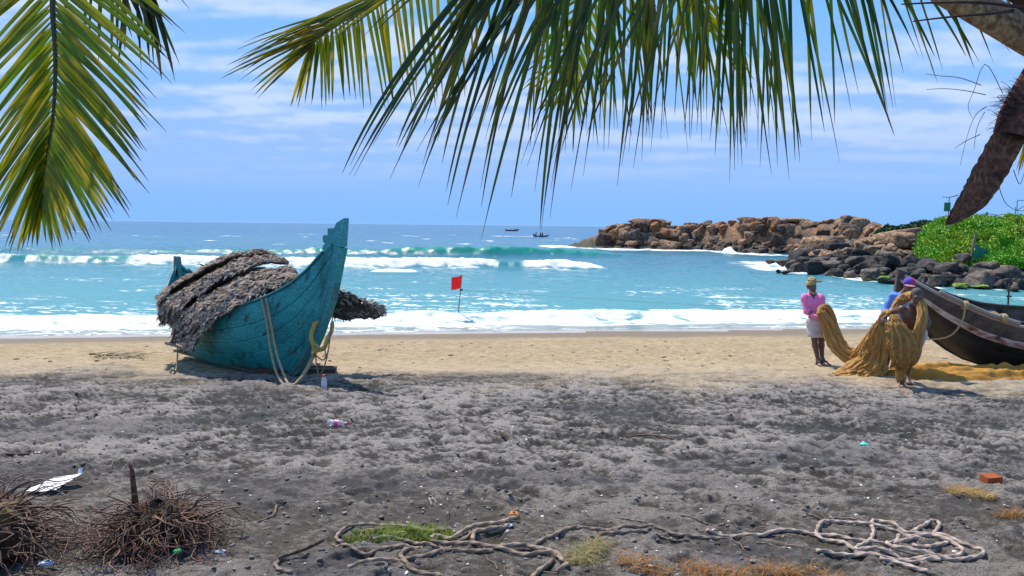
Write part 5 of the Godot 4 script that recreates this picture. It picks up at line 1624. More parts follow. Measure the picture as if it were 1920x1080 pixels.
const NET_PARTS := [
	["swag", 72, 70, 9, false, [[Vector3(5.622, 0.215, -13.620), 0.045, 0.048], [Vector3(5.635, 0.145, -13.550), 0.089, 0.087], [Vector3(5.740, -0.052, -13.500), 0.115, 0.106], [Vector3(5.824, -0.299, -13.400), 0.158, 0.114], [Vector3(5.951, -0.505, -13.250), 0.147, 0.122], [Vector3(6.094, -0.554, -13.100), 0.163, 0.130], [Vector3(6.143, -0.387, -12.900), 0.143, 0.128], [Vector3(6.171, -0.033, -12.650), 0.099, 0.090], [Vector3(6.137, 0.199, -12.400), 0.041, 0.044]]],
	["forearm_loop", 36, 40, 5, false, [[Vector3(5.566, 0.150, -13.500), 0.035, 0.038], [Vector3(5.641, 0.247, -13.600), 0.062, 0.058], [Vector3(5.759, 0.262, -13.650), 0.071, 0.058], [Vector3(5.853, 0.136, -13.650), 0.062, 0.058], [Vector3(5.919, -0.073, -13.600), 0.053, 0.048], [Vector3(5.973, -0.274, -13.500), 0.044, 0.048]]],
	["hanging_skirt", 96, 60, 13, true, [[Vector3(6.144, 0.235, -12.400), 0.032, 0.035], [Vector3(6.130, 0.163, -12.400), 0.073, 0.079], [Vector3(6.103, -0.001, -12.420), 0.130, 0.115], [Vector3(6.093, -0.213, -12.450), 0.179, 0.142], [Vector3(6.074, -0.430, -12.500), 0.237, 0.178], [Vector3(5.966, -0.604, -12.500), 0.327, 0.213], [Vector3(5.872, -0.705, -12.500), 0.376, 0.240], [Vector3(5.825, -0.750, -12.450), 0.391, 0.248]]],
	["hand_bundle", 30, 20, 5, false, [[Vector3(6.030, 0.205, -12.200), 0.040, 0.043], [Vector3(5.920, 0.320, -11.900), 0.054, 0.051], [Vector3(5.851, 0.416, -11.650), 0.046, 0.050], [Vector3(5.827, 0.392, -11.500), 0.038, 0.041]]],
	["shoulder_drape", 100, 80, 12, true, [[Vector3(5.739, 0.427, -11.200), 0.044, 0.048], [Vector3(5.744, 0.350, -11.170), 0.088, 0.079], [Vector3(5.765, 0.258, -11.140), 0.146, 0.111], [Vector3(5.818, 0.116, -11.120), 0.204, 0.142], [Vector3(5.850, -0.028, -11.120), 0.225, 0.158], [Vector3(5.878, -0.159, -11.130), 0.211, 0.150], [Vector3(5.894, -0.251, -11.150), 0.182, 0.135], [Vector3(5.881, -0.330, -11.180), 0.124, 0.111], [Vector3(5.887, -0.382, -11.200), 0.081, 0.080]]],
	["leg_wrap", 40, 40, 6, true, [[Vector3(5.897, -0.239, -11.220), 0.117, 0.112], [Vector3(5.907, -0.374, -11.240), 0.088, 0.088], [Vector3(5.914, -0.476, -11.260), 0.066, 0.072], [Vector3(5.929, -0.545, -11.280), 0.074, 0.072], [Vector3(5.931, -0.595, -11.280), 0.059, 0.064]]],
	["neck_roll", 48, 80, 6, false, [[Vector3(5.883, 0.428, -11.550), 0.030, 0.041], [Vector3(5.969, 0.523, -11.600), 0.061, 0.074], [Vector3(6.048, 0.608, -11.600), 0.083, 0.082], [Vector3(6.125, 0.671, -11.550), 0.083, 0.082], [Vector3(6.134, 0.674, -11.350), 0.089, 0.089], [Vector3(6.103, 0.597, -11.150), 0.080, 0.095], [Vector3(6.087, 0.465, -11.050), 0.079, 0.094], [Vector3(6.038, 0.296, -11.000), 0.079, 0.086], [Vector3(6.020, 0.117, -11.020), 0.086, 0.078], [Vector3(6.030, -0.063, -11.050), 0.079, 0.071], [Vector3(6.041, -0.216, -11.100), 0.058, 0.055], [Vector3(6.034, -0.323, -11.150), 0.029, 0.032]]],
	["chest_fold", 40, 50, 5, true, [[Vector3(5.849, 0.414, -11.320), 0.030, 0.040], [Vector3(5.802, 0.328, -11.220), 0.059, 0.064], [Vector3(5.806, 0.197, -11.120), 0.095, 0.071], [Vector3(5.871, 0.079, -11.050), 0.130, 0.079], [Vector3(5.922, -0.071, -11.040), 0.123, 0.078], [Vector3(5.962, -0.178, -11.060), 0.094, 0.063], [Vector3(6.005, -0.281, -11.100), 0.058, 0.039]]]]

# ------------------------------------------------------------------ bodies: joined tapered limbs meshed as one skin
# prims: [a, b, radius at a, radius at b]; clip: planes [normal, offset] that keep n.p < offset
func skin(mb: MB, prims: Array, cell: float, k: float, colour: Callable, clip := [], rough := 0.0) -> void:
	var lo := Vector3.ONE * 1e9
	var hi := -lo
	for q in prims:
		var r: float = maxf(q[2], q[3]) + k * 0.5 + cell * 2.0
		lo = lo.min((q[0] as Vector3) - Vector3.ONE * r).min((q[1] as Vector3) - Vector3.ONE * r)
		hi = hi.max((q[0] as Vector3) + Vector3.ONE * r).max((q[1] as Vector3) + Vector3.ONE * r)
	var nx := int((hi.x - lo.x) / cell) + 2
	var ny := int((hi.y - lo.y) / cell) + 2
	var nz := int((hi.z - lo.z) / cell) + 2
	var F := PackedFloat32Array()
	F.resize(nx * ny * nz)
	F.fill(1.0)
	for q in prims:
		var a: Vector3 = q[0]
		var ba: Vector3 = (q[1] as Vector3) - a
		var ll := maxf(ba.length_squared(), 1e-9)
		var ra: float = q[2]
		var rb: float = q[3]
		var m: float = maxf(ra, rb) + k + cell * 2.0
		var p0 := ((a.min(q[1]) - Vector3.ONE * m - lo) / cell).floor().max(Vector3.ZERO)
		var p1 := ((a.max(q[1]) + Vector3.ONE * m - lo) / cell).ceil().min(Vector3(nx - 1, ny - 1, nz - 1))
		for z in range(int(p0.z), int(p1.z) + 1):
			for y in range(int(p0.y), int(p1.y) + 1):
				var row := (z * ny + y) * nx
				for x in range(int(p0.x), int(p1.x) + 1):
					var p := lo + Vector3(x, y, z) * cell - a
					var h := clampf(p.dot(ba) / ll, 0.0, 1.0)
					var d := (p - ba * h).length() - lerpf(ra, rb, h)
					var e := F[row + x]
					var g := maxf(k - absf(d - e), 0.0)
					F[row + x] = minf(d, e) - g * g / (4.0 * k)
	for c in clip:
		var n: Vector3 = c[0]
		for z in nz:
			for y in ny:
				for x in nx:
					var i := (z * ny + y) * nx + x
					F[i] = maxf(F[i], n.dot(lo + Vector3(x, y, z) * cell) - float(c[1]))
	var sx := 1
	var sy := nx
	var sz := nx * ny
	var id := PackedInt32Array()
	id.resize(nx * ny * nz)
	id.fill(-1)
	var rn := noise(5, 9.0, 3)
	for z in nz - 1:
		for y in ny - 1:
			for x in nx - 1:
				var i := z * sz + y * sy + x
				var f0 := F[i]
				if f0 > cell * 2.0: continue
				var f := [f0, F[i + 1], F[i + sy], F[i + sy + 1], F[i + sz], F[i + sz + 1], F[i + sz + sy], F[i + sz + sy + 1]]
				var neg := 0
				for q in 8:
					if f[q] < 0.0: neg += 1
				if neg == 0 or neg == 8: continue
				var s := Vector3.ZERO
				var cnt := 0
				for e in [[0, 1], [2, 3], [4, 5], [6, 7], [0, 2], [1, 3], [4, 6], [5, 7], [0, 4], [1, 5], [2, 6], [3, 7]]:
					var u: float = f[e[0]]
					var w: float = f[e[1]]
					if (u < 0.0) != (w < 0.0):
						var t := u / (u - w)
						var pa := Vector3(e[0] & 1, (e[0] >> 1) & 1, e[0] >> 2)
						var pb := Vector3(e[1] & 1, (e[1] >> 1) & 1, e[1] >> 2)
						s += pa.lerp(pb, t)
						cnt += 1
				var p := lo + (Vector3(x, y, z) + s / cnt) * cell
				var n := Vector3(f[1] + f[3] + f[5] + f[7] - f[0] - f[2] - f[4] - f[6], f[2] + f[3] + f[6] + f[7] - f[0] - f[1] - f[4] - f[5], f[4] + f[5] + f[6] + f[7] - f[0] - f[1] - f[2] - f[3]).normalized()
				if rough > 0.0:
					p += n * rough * rn.get_noise_3dv(p * Vector3(1, 0.6, 1))
					n = (n + Vector3(rn.get_noise_3dv(p + Vector3(5, 0, 0)), rn.get_noise_3dv(p + Vector3(0, 5, 0)), rn.get_noise_3dv(p + Vector3(0, 0, 5))) * rough * 22.0).normalized()
				id[i] = mb.put(p, n, colour.call(p, n))
	for z in range(1, nz - 1):
		for y in range(1, ny - 1):
			for x in range(1, nx - 1):
				var i := z * sz + y * sy + x
				var a := F[i] < 0.0
				for ax in 3:
					var st: int = [sx, sy, sz][ax]
					var b := F[i + st] < 0.0
					if a == b: continue
					var s1: int = [sy, sz, sx][ax]
					var s2: int = [sz, sx, sy][ax]
					var v0 := id[i - s1 - s2]
					var v1 := id[i - s2]
					var v2 := id[i]
					var v3 := id[i - s1]
					if v0 < 0 or v1 < 0 or v2 < 0 or v3 < 0: continue
					if a: mb.ix.append_array([v0, v2, v1, v0, v3, v2])
					else: mb.ix.append_array([v0, v1, v2, v0, v2, v3])

# head with brow, nose, jaw and ears; c its centre, b its turn (z looks forward)
func head_prims(c: Vector3, b: Basis, s := 1.0) -> Array:
	var out := []
	for q in [
		[Vector3(0, 0.035, -0.015), Vector3(0, 0.03, -0.035), 0.082, 0.080], [Vector3(0, -0.01, 0.02), Vector3(0, -0.055, 0.03), 0.070, 0.052],
		[Vector3(-0.028, -0.075, 0.042), Vector3(0.028, -0.075, 0.042), 0.032, 0.032], [Vector3(0, -0.092, 0.060), Vector3(0, -0.092, 0.056), 0.022, 0.022],
		[Vector3(-0.032, 0.028, 0.070), Vector3(0.032, 0.028, 0.070), 0.018, 0.018], [Vector3(0, 0.016, 0.086), Vector3(0, -0.024, 0.104), 0.009, 0.014],
		[Vector3(-0.014, -0.027, 0.090), Vector3(0.014, -0.027, 0.090), 0.010, 0.010], [Vector3(-0.042, -0.022, 0.060), Vector3(-0.034, -0.026, 0.066), 0.018, 0.016], [Vector3(0.042, -0.022, 0.060), Vector3(0.034, -0.026, 0.066), 0.018, 0.016],
		[Vector3(-0.020, -0.056, 0.079), Vector3(0.020, -0.056, 0.079), 0.009, 0.009], [Vector3(-0.018, -0.067, 0.077), Vector3(0.018, -0.067, 0.077), 0.009, 0.009],
		[Vector3(-0.082, 0.018, -0.012), Vector3(-0.080, -0.028, -0.004), 0.014, 0.010], [Vector3(0.082, 0.018, -0.012), Vector3(0.080, -0.028, -0.004), 0.014, 0.010]]:
		out.append([c + b * (q[0] * s), c + b * (q[1] * s), q[2] * s, q[3] * s])
	return out

func eyes(c: Vector3, b: Basis, root: Node3D) -> void:
	for sd in [-1.0, 1.0]:
		var mb := MB.new()
		var o := c + b * Vector3(sd * 0.030, 0.008, 0.076)
		mb.col = Color(0.55, 0.50, 0.46)
		mb.lathe(o, b * Basis(Vector3.RIGHT, PI / 2), [[0.0, -0.011], [0.008, -0.007], [0.011, 0.0], [0.008, 0.007], [0.0045, 0.0100]], 10)
		mb.col = Color(0.012, 0.008, 0.006)
		mb.lathe(o, b * Basis(Vector3.RIGHT, PI / 2), [[0.0046, 0.0099], [0.003, 0.0112], [0.0, 0.0116]], 10)
		obj("eye", mb.mesh(), M.skin, root)

# hand at the wrist w: d runs towards the fingers, n is the back of the hand, s flips the thumb; curl closes it
func hand_prims(w: Vector3, d: Vector3, n: Vector3, s: float, curl: float) -> Array:
	d = d.normalized()
	n = (n - d * n.dot(d)).normalized()
	var r := d.cross(n).normalized() * s
	var out := [[w, w + d * 0.045, 0.024, 0.026]]
	for k in 4:
		var off: float = [-0.030, -0.010, 0.010, 0.029][k]
		var len: float = [0.068, 0.080, 0.076, 0.058][k]
		var p := w + d * 0.085 + r * off
		out.append([w + d * 0.02 + r * off * 0.6, p, 0.014, 0.012])
		var dir := d
		for j in 3:
			dir = dir.rotated(r * s, -curl * [0.5, 0.9, 0.7][j]) if true else dir
			var q: Vector3 = p + dir * len * [0.45, 0.32, 0.23][j]
			out.append([p, q, 0.0100 - 0.0008 * j, 0.0092 - 0.0009 * j])
			p = q
	var tb := w + d * 0.025 - r * 0.024
	var t1 := tb + (d * 0.6 - r * 0.8 - n * 0.35).normalized() * 0.040
	var t2 := t1 + (d * 0.9 - r * 0.15 - n * 0.5 * curl).normalized() * 0.030
	out.append([tb, t1, 0.014, 0.011]); out.append([t1, t2, 0.011, 0.009])
	return out

func foot_prims(ankle: Vector3, d: Vector3) -> Array:
	d = d.normalized()
	var r := d.cross(Vector3.UP).normalized()
	var g := Vector3(ankle.x, 0.028, ankle.z)
	var out := [[ankle, g - d * 0.035, 0.036, 0.030], [ankle + d * 0.02, g + d * 0.13 - Vector3(0, 0.006, 0), 0.034, 0.022]]
	for k in 5:
		var o: float = [-0.034, -0.016, 0.0, 0.015, 0.030][k]
		out.append([g + d * 0.09 + r * o * 0.8 - Vector3(0, 0.008, 0), g + d * [0.175, 0.178, 0.172, 0.163, 0.150][k] + r * o - Vector3(0, 0.014, 0), 0.017, 0.011])
	return out

# all the limbs of a person from named joints; p: the joints, facing: where the chest points
func body_prims(p: Dictionary) -> Array:
	var out := []
	var sh: Vector3 = (p.sl + p.sr) * 0.5
	var hp: Vector3 = (p.hl + p.hr) * 0.5
	var f: Vector3 = p.face
	out.append([p.neck, p.neck.lerp(p.head, 0.55), 0.055, 0.052])
	out.append([p.neck, sh - Vector3(0, 0.03, 0), 0.060, 0.075])
	for q in [[p.sl, 1], [p.sr, -1]]:
		out.append([sh.lerp(q[0], 0.25) - Vector3(0, 0.07, 0), (q[0] as Vector3).lerp(sh, 0.12) - Vector3(0, 0.03, 0), 0.095, 0.062])
		out.append([sh.lerp(q[0], 0.45) - Vector3(0, 0.12, 0) + f * 0.02, sh.lerp(q[0], 0.35) - Vector3(0, 0.19, 0) + f * 0.02, 0.09, 0.085])
	out.append([sh.lerp(hp, 0.25), sh.lerp(hp, 0.62), 0.108, 0.100])
	out.append([sh.lerp(hp, 0.62), hp, 0.100, 0.105])
	out.append([p.hl, p.hr, 0.092, 0.092])
	for s in ["l", "r"]:
		out.append([p["h" + s], p["k" + s], 0.082, 0.054])
		out.append([p["k" + s], p["k" + s].lerp(p["a" + s], 0.3) - f * 0.012, 0.050, 0.054])
		out.append([p["k" + s].lerp(p["a" + s], 0.3) - f * 0.012, p["a" + s], 0.052, 0.034])
		out.append([p["s" + s], p["e" + s], 0.052, 0.040])
		out.append([p["e" + s], p["e" + s].lerp(p["w" + s], 0.3), 0.040, 0.041])
		out.append([p["e" + s].lerp(p["w" + s], 0.3), p["w" + s], 0.041, 0.026])
		out.append_array(foot_prims(p["a" + s], p.get("t" + s, f)))
	return out

func cloth_of(q: Array, grow: float) -> Array:
	var out := []
	for x in q: out.append([x[0], x[1], x[2] + grow, x[3] + grow])
	return out

func person(called: String, label: String, at: Vector3, p: Dictionary, skin_c: Color, head_b: Basis) -> Node3D:
	var root := base("person", at, p.turn)
	tag(root, label, "person", "fishermen hauling the net")
	var mb := MB.new()
	var sc := func(q: Vector3, n: Vector3) -> Color: return skin_c * (1.0 + 0.25 * tn2.get_noise_3dv(q * 2.0))
	skin(mb, body_prims(p), 0.013, 0.035, sc)
	skin(mb, head_prims(p.head, head_b), 0.006, 0.018, sc)
	for s in ["l", "r"]: skin(mb, hand_prims(p["w" + s], p["d" + s], p["n" + s], 1.0 if s == "l" else -1.0, 0.75), 0.005, 0.007, sc)
	obj("body", mb.mesh(), M.skin, root)
	eyes(p.head, head_b, root)
	return root

func garment(root: Node3D, called: String, prims: Array, cell: float, c: Color, clip := [], rough := 0.006, m: Material = null) -> void:
	var mb := MB.new()
	skin(mb, prims, cell, 0.03, func(q: Vector3, n: Vector3) -> Color: return c * (1.0 + 0.18 * tn2.get_noise_3dv(q * 1.5)), clip, rough)
	obj(called, mb.mesh(), m if m else M.cloth, root)

func sandal(root: Node3D, ankle: Vector3, d: Vector3) -> void:
	d = d.normalized()
	var r := d.cross(Vector3.UP).normalized()
	var mb := MB.new()
	mb.col = Color(0.03, 0.026, 0.024)
	mb.box(Vector3(ankle.x, 0.006, ankle.z) + d * 0.065, Vector3(0.048, 0.011, 0.135), Basis(r, Vector3.UP, -d).orthonormalized(), 0.008)
	for s in [-1.0, 1.0]:
		mb.tube(spline([Vector3(ankle.x, 0.016, ankle.z) + d * 0.15, Vector3(ankle.x, 0.075, ankle.z) + d * 0.10 + r * 0.02 * s, Vector3(ankle.x, 0.02, ankle.z) + d * 0.03 + r * 0.045 * s], 8), 0.008, 0.008, 5)
	obj("sandal", mb.mesh(), M.cloth, root)

func build_people() -> void:
	M.skin = mat(Color(1, 1, 1), 0.5, true)
	M.cloth = mat(Color(1, 1, 1), 0.92, true, null, 1.0, M.grain_n, 0.4)
	M.cloth.uv1_scale = Vector3.ONE * 9.0
	# the man in the pink shirt
	var at := G(5.80, -13.94)
	var p := {"turn": -0.39, "face": Vector3(0.55, 0, 0.83), "head": Vector3(-0.20, 1.455, 0.06), "neck": Vector3(-0.18, 1.33, 0.01),
		"sl": Vector3(-0.32, 1.26, 0.07), "sr": Vector3(-0.03, 1.26, -0.07), "hl": Vector3(-0.17, 0.83, 0.05), "hr": Vector3(-0.03, 0.83, -0.04),
		"kl": Vector3(-0.11, 0.48, 0.10), "kr": Vector3(0.01, 0.47, -0.02), "al": Vector3(-0.03, 0.085, 0.10), "ar": Vector3(0.04, 0.085, -0.03),
		"el": Vector3(-0.27, 1.00, 0.16), "er": Vector3(0.04, 1.02, 0.0), "wl": Vector3(-0.05, 0.905, 0.27), "wr": Vector3(0.06, 0.93, 0.17),
		"dl": Vector3(0.9, -0.05, 0.35), "dr": Vector3(0.5, -0.1, 0.8), "nl": Vector3(-0.2, 0.5, 0.85), "nr": Vector3(0.5, 0.8, 0.2), "tl": Vector3(0.35, 0, 0.9), "tr": Vector3(0.7, 0, 0.7)}
	var hb := Basis.from_euler(Vector3(0.10, 0.62, 0))
	var r := person("person", "man in a pink long sleeved shirt and yellow head wrap holding the net", at, p, Color(0.115, 0.060, 0.040), hb)
	var bp := body_prims(p)
	var arms := [[p.sl, p.el, 0.064, 0.054], [p.el, p.el.lerp(p.wl, 0.8), 0.053, 0.042], [p.sr, p.er, 0.064, 0.054], [p.er, p.er.lerp(p.wr, 0.75), 0.053, 0.042]]
	garment(r, "shirt", cloth_of(bp.slice(1, 8), 0.022) + arms, 0.014, Color(0.80, 0.20, 0.42), [[Vector3(0, -1, 0), -0.86], [Vector3(0.35, 0.6, 0.72).normalized(), 0.762]], 0.018)
	garment(r, "collar", [[p.neck + Vector3(-0.055, -0.01, 0.03), p.neck + Vector3(-0.03, -0.09, 0.11), 0.020, 0.012], [p.neck + Vector3(0.05, -0.01, -0.01), p.neck + Vector3(0.05, -0.10, 0.08), 0.020, 0.012], [p.neck + Vector3(-0.05, 0.0, 0.0), p.neck + Vector3(0.04, 0.0, -0.04), 0.022, 0.022]], 0.007, Color(0.84, 0.24, 0.46), [], 0.0)
	garment(r, "lungi", [[Vector3(-0.10, 0.92, 0.0), Vector3(-0.10, 0.80, 0.0), 0.128, 0.145], [Vector3(-0.17, 0.80, 0.05), Vector3(-0.12, 0.50, 0.09), 0.115, 0.105], [Vector3(-0.03, 0.80, -0.03), Vector3(0.0, 0.50, 0.0), 0.115, 0.100], [Vector3(-0.10, 0.8, 0.03), Vector3(-0.06, 0.5, 0.05), 0.12, 0.10]], 0.014, Color(0.56, 0.50, 0.52), [[Vector3(0, -1, 0), -0.525], [Vector3(0, 1, 0), 0.93]], 0.020)
	garment(r, "lungi_fold", [[Vector3(0.03, 0.86, 0.10), Vector3(0.05, 0.55, 0.11), 0.035, 0.055]], 0.010, Color(0.36, 0.25, 0.15), [[Vector3(0, -1, 0), -0.545]], 0.010)
	# wound head cloth with a loose end
	var hc: Vector3 = p.head
	var tb := MB.new()
	for k in 5:
		var ring := []
		var tilt := Basis.from_euler(Vector3(-0.16 + 0.07 * k, 0.62, [0.10, -0.16, 0.20, -0.10, 0.05][k]))
		for i in 20:
			var a := TAU * i / 20
			var rad := 0.074 - 0.009 * k
			ring.append(hc + tilt * Vector3(cos(a) * rad, 0.052 + 0.020 * k + 0.006 * sin(a * 3.0 + k), -0.018 + sin(a) * rad * 1.1))
		tb.col = Color(0.44, 0.30, 0.13).lerp(Color(0.30, 0.19, 0.08), 0.5 * (k % 2))
		tb.tube(spline(ring, 60, true), 0.021, 0.021, 8)
	tb.col = Color(0.40, 0.27, 0.12)
	tb.tube(spline([hc + Vector3(-0.05, 0.125, -0.05), hc + Vector3(0.0, 0.145, -0.02), hc + Vector3(0.05, 0.125, 0.0)], 12), 0.05, 0.05, 10)
	obj("head_wrap", tb.mesh(), M.cloth, r)
	garment(r, "wrap_end", [[hc + Vector3(0.06, 0.105, -0.02), hc + Vector3(0.155, 0.115, -0.03), 0.018, 0.020]], 0.007, Color(0.40, 0.26, 0.11), [], 0.008)
	garment(r, "beard", [[hc + hb * Vector3(-0.035, -0.082, 0.040), hc + hb * Vector3(0.035, -0.082, 0.040), 0.036, 0.036], [hc + hb * Vector3(0, -0.100, 0.058), hc + hb * Vector3(0, -0.118, 0.056), 0.027, 0.018]], 0.006, Color(0.34, 0.31, 0.29), [], 0.006)
	sandal(r, p.al, p.tl); sandal(r, p.ar, p.tr)

	# the man in the blue shirt, stooping behind the front man
	at = G(6.36, -12.62)
	p = {"turn": -0.46, "face": Vector3(0.35, 0, 0.94), "head": Vector3(0.295, 1.535, 0.10), "neck": Vector3(0.235, 1.40, 0.03),
		"sl": Vector3(0.065, 1.35, 0.06), "sr": Vector3(0.37, 1.33, -0.05), "hl": Vector3(0.09, 0.85, 0.04), "hr": Vector3(0.24, 0.85, -0.05),
		"kl": Vector3(0.06, 0.46, 0.12), "kr": Vector3(0.17, 0.46, -0.05), "al": Vector3(0.01, 0.085, 0.02), "ar": Vector3(0.12, 0.10, -0.26),
		"el": Vector3(-0.04, 1.12, 0.10), "er": Vector3(0.45, 1.07, 0.0), "wl": Vector3(-0.085, 0.98, 0.27), "wr": Vector3(0.36, 0.94, 0.17),
		"dl": Vector3(-0.12, -0.6, 0.75), "dr": Vector3(-0.6, -0.3, 0.6), "nl": Vector3(-0.4, 0.6, 0.5), "nr": Vector3(0.4, 0.8, 0.4), "tl": Vector3(0.2, 0, 0.95), "tr": Vector3(0.3, 0, 0.9)}
	hb = Basis.from_euler(Vector3(0.16, 0.42, -0.06))
	r = person("person", "man in a blue shirt and purple red cap behind the bare chested man", at, p, Color(0.14, 0.062, 0.044), hb)
	bp = body_prims(p)
	arms = [[p.sl, p.el, 0.066, 0.056], [p.el, p.el.lerp(p.wl, 0.85), 0.055, 0.040], [p.sr, p.er, 0.066, 0.056], [p.er, p.er.lerp(p.wr, 0.8), 0.055, 0.040]]
	garment(r, "shirt", cloth_of(bp.slice(1, 8), 0.024) + arms, 0.014, Color(0.13, 0.27, 0.66), [[Vector3(0, -1, 0), -0.76], [Vector3(0.25, 0.85, 0.45).normalized(), 1.262]], 0.018)
	garment(r, "collar", [[p.neck + Vector3(-0.06, 0.0, 0.03), p.neck + Vector3(-0.02, -0.07, 0.105), 0.020, 0.012], [p.neck + Vector3(0.055, 0.0, 0.01), p.neck + Vector3(0.045, -0.07, 0.09), 0.020, 0.012], [p.neck + Vector3(-0.05, 0.012, -0.01), p.neck + Vector3(0.05, 0.012, -0.03), 0.022, 0.022]], 0.007, Color(0.13, 0.26, 0.62), [], 0.0)
	garment(r, "shorts", cloth_of(bp.slice(8, 9), 0.03) + [[p.hl, p.kl, 0.112, 0.085], [p.hr, p.kr, 0.112, 0.085]], 0.016, Color(0.035, 0.035, 0.045), [[Vector3(0, 1, 0), 0.92], [Vector3(0, -1, 0), -0.50]], 0.008)
	hc = p.head
	var cap := MB.new()
	skin(cap, [[hc + hb * Vector3(0, 0.045, -0.015), hc + hb * Vector3(0, 0.040, -0.030), 0.092, 0.090]], 0.006, 0.02, func(q: Vector3, n: Vector3) -> Color: return lc(Color(0.10, 0.055, 0.42), Color(0.62, 0.025, 0.10), sm(-0.02, 0.05, (q - hc).x - 0.3 * (q - hc).z + 0.03 * tn2.get_noise_3dv(q * 5.0))), [[-(hb * Vector3(0, 1, -0.18).normalized()), -(hb * Vector3(0, 1, -0.18).normalized()).dot(hc + hb * Vector3(0, 0.036, 0.0))]])
	obj("cap", cap.mesh(), M.cloth, r)
	var br := MB.new()
	br.col = Color(0.55, 0.22, 0.28)
	var BP := PackedVector3Array()
	for j in 2:
		for lay in 4:
			for i in 15:
				var a := lerpf(-1.25, 1.25, i / 14.0)
				var rad: float = [0.085, 0.15, 0.152, 0.085][lay] - 0.03 * absf(a) * (1.0 if lay in [1, 2] else 0.0)
				BP.append(hc + hb * Vector3(sin(a) * 0.090 * (1.0 + 0.1 * float(lay in [1, 2])), 0.040 - (0.006 if lay > 1 else 0.0) - 0.016 * absf(sin(a)) - (0.018 if lay in [1, 2] else 0.0), -0.005 + cos(a) * rad))
		br.grid(BP, 15, 4)
		break
	obj("cap_brim", br.mesh(), M.cloth, r)
	sandal(r, p.al, p.tl); sandal(r, p.ar, p.tr)

	# the bare-chested man in front, net over his shoulder
	at = G(6.02, -11.42)
	p = {"turn": -0.485, "face": Vector3(0.30, -0.15, 0.94), "head": Vector3(0.145, 1.375, 0.19), "neck": Vector3(0.10, 1.245, 0.09),
		"sl": Vector3(-0.045, 1.185, 0.13), "sr": Vector3(0.235, 1.20, 0.0), "hl": Vector3(0.05, 0.74, 0.03), "hr": Vector3(0.20, 0.75, -0.06),
		"kl": Vector3(0.0, 0.42, 0.17), "kr": Vector3(0.13, 0.42, -0.02), "al": Vector3(0.01, 0.085, 0.12), "ar": Vector3(0.07, 0.12, -0.25),
		"el": Vector3(-0.165, 1.115, -0.04), "er": Vector3(0.31, 0.99, 0.06), "wl": Vector3(-0.25, 1.045, -0.02), "wr": Vector3(0.255, 0.87, 0.17),
		"dl": Vector3(-0.6, -0.65, 0.2), "dr": Vector3(-0.35, -0.75, 0.4), "nl": Vector3(-0.3, 0.5, 0.6), "nr": Vector3(0.8, -0.1, 0.4), "tl": Vector3(0.1, 0, 0.98), "tr": Vector3(0.25, 0, 0.95)}
	hb = Basis.from_euler(Vector3(0.34, 0.22, -0.10))
	r = person("person", "bare chested grey bearded man leaning forward with the net over his shoulders", at, p, Color(0.115, 0.056, 0.038), hb)
	hc = p.head
	garment(r, "hair", [[hc + hb * Vector3(0, 0.052, -0.022), hc + hb * Vector3(0, 0.045, -0.040), 0.081, 0.084], [hc + hb * Vector3(-0.074, 0.02, -0.01), hc + hb * Vector3(-0.072, -0.01, -0.03), 0.018, 0.02], [hc + hb * Vector3(0.074, 0.02, -0.01), hc + hb * Vector3(0.072, -0.01, -0.03), 0.018, 0.02]], 0.006, Color(0.075, 0.068, 0.064), [[hb * Vector3(0, -0.35, 0.94), (hb * Vector3(0, -0.35, 0.94)).dot(hc + hb * Vector3(0, 0.052, 0.034))]], 0.008)
	garment(r, "beard", [[hc + hb * Vector3(-0.040, -0.078, 0.036), hc + hb * Vector3(0.040, -0.078, 0.036), 0.035, 0.035], [hc + hb * Vector3(0, -0.098, 0.056), hc + hb * Vector3(0, -0.112, 0.056), 0.027, 0.02], [hc + hb * Vector3(-0.024, -0.044, 0.088), hc + hb * Vector3(0.024, -0.044, 0.088), 0.010, 0.010]], 0.006, Color(0.20, 0.185, 0.175), [], 0.007)
	bp = body_prims(p)
	garment(r, "loincloth", [[p.hl + Vector3(0, 0.06, 0), p.hr + Vector3(0, 0.06, 0), 0.118, 0.118], [p.hl, p.hl.lerp(p.kl, 0.6), 0.112, 0.092], [p.hr, p.hr.lerp(p.kr, 0.6), 0.112, 0.092]], 0.014, Color(0.42, 0.39, 0.42), [[Vector3(0, 1, 0), 0.86]], 0.012)

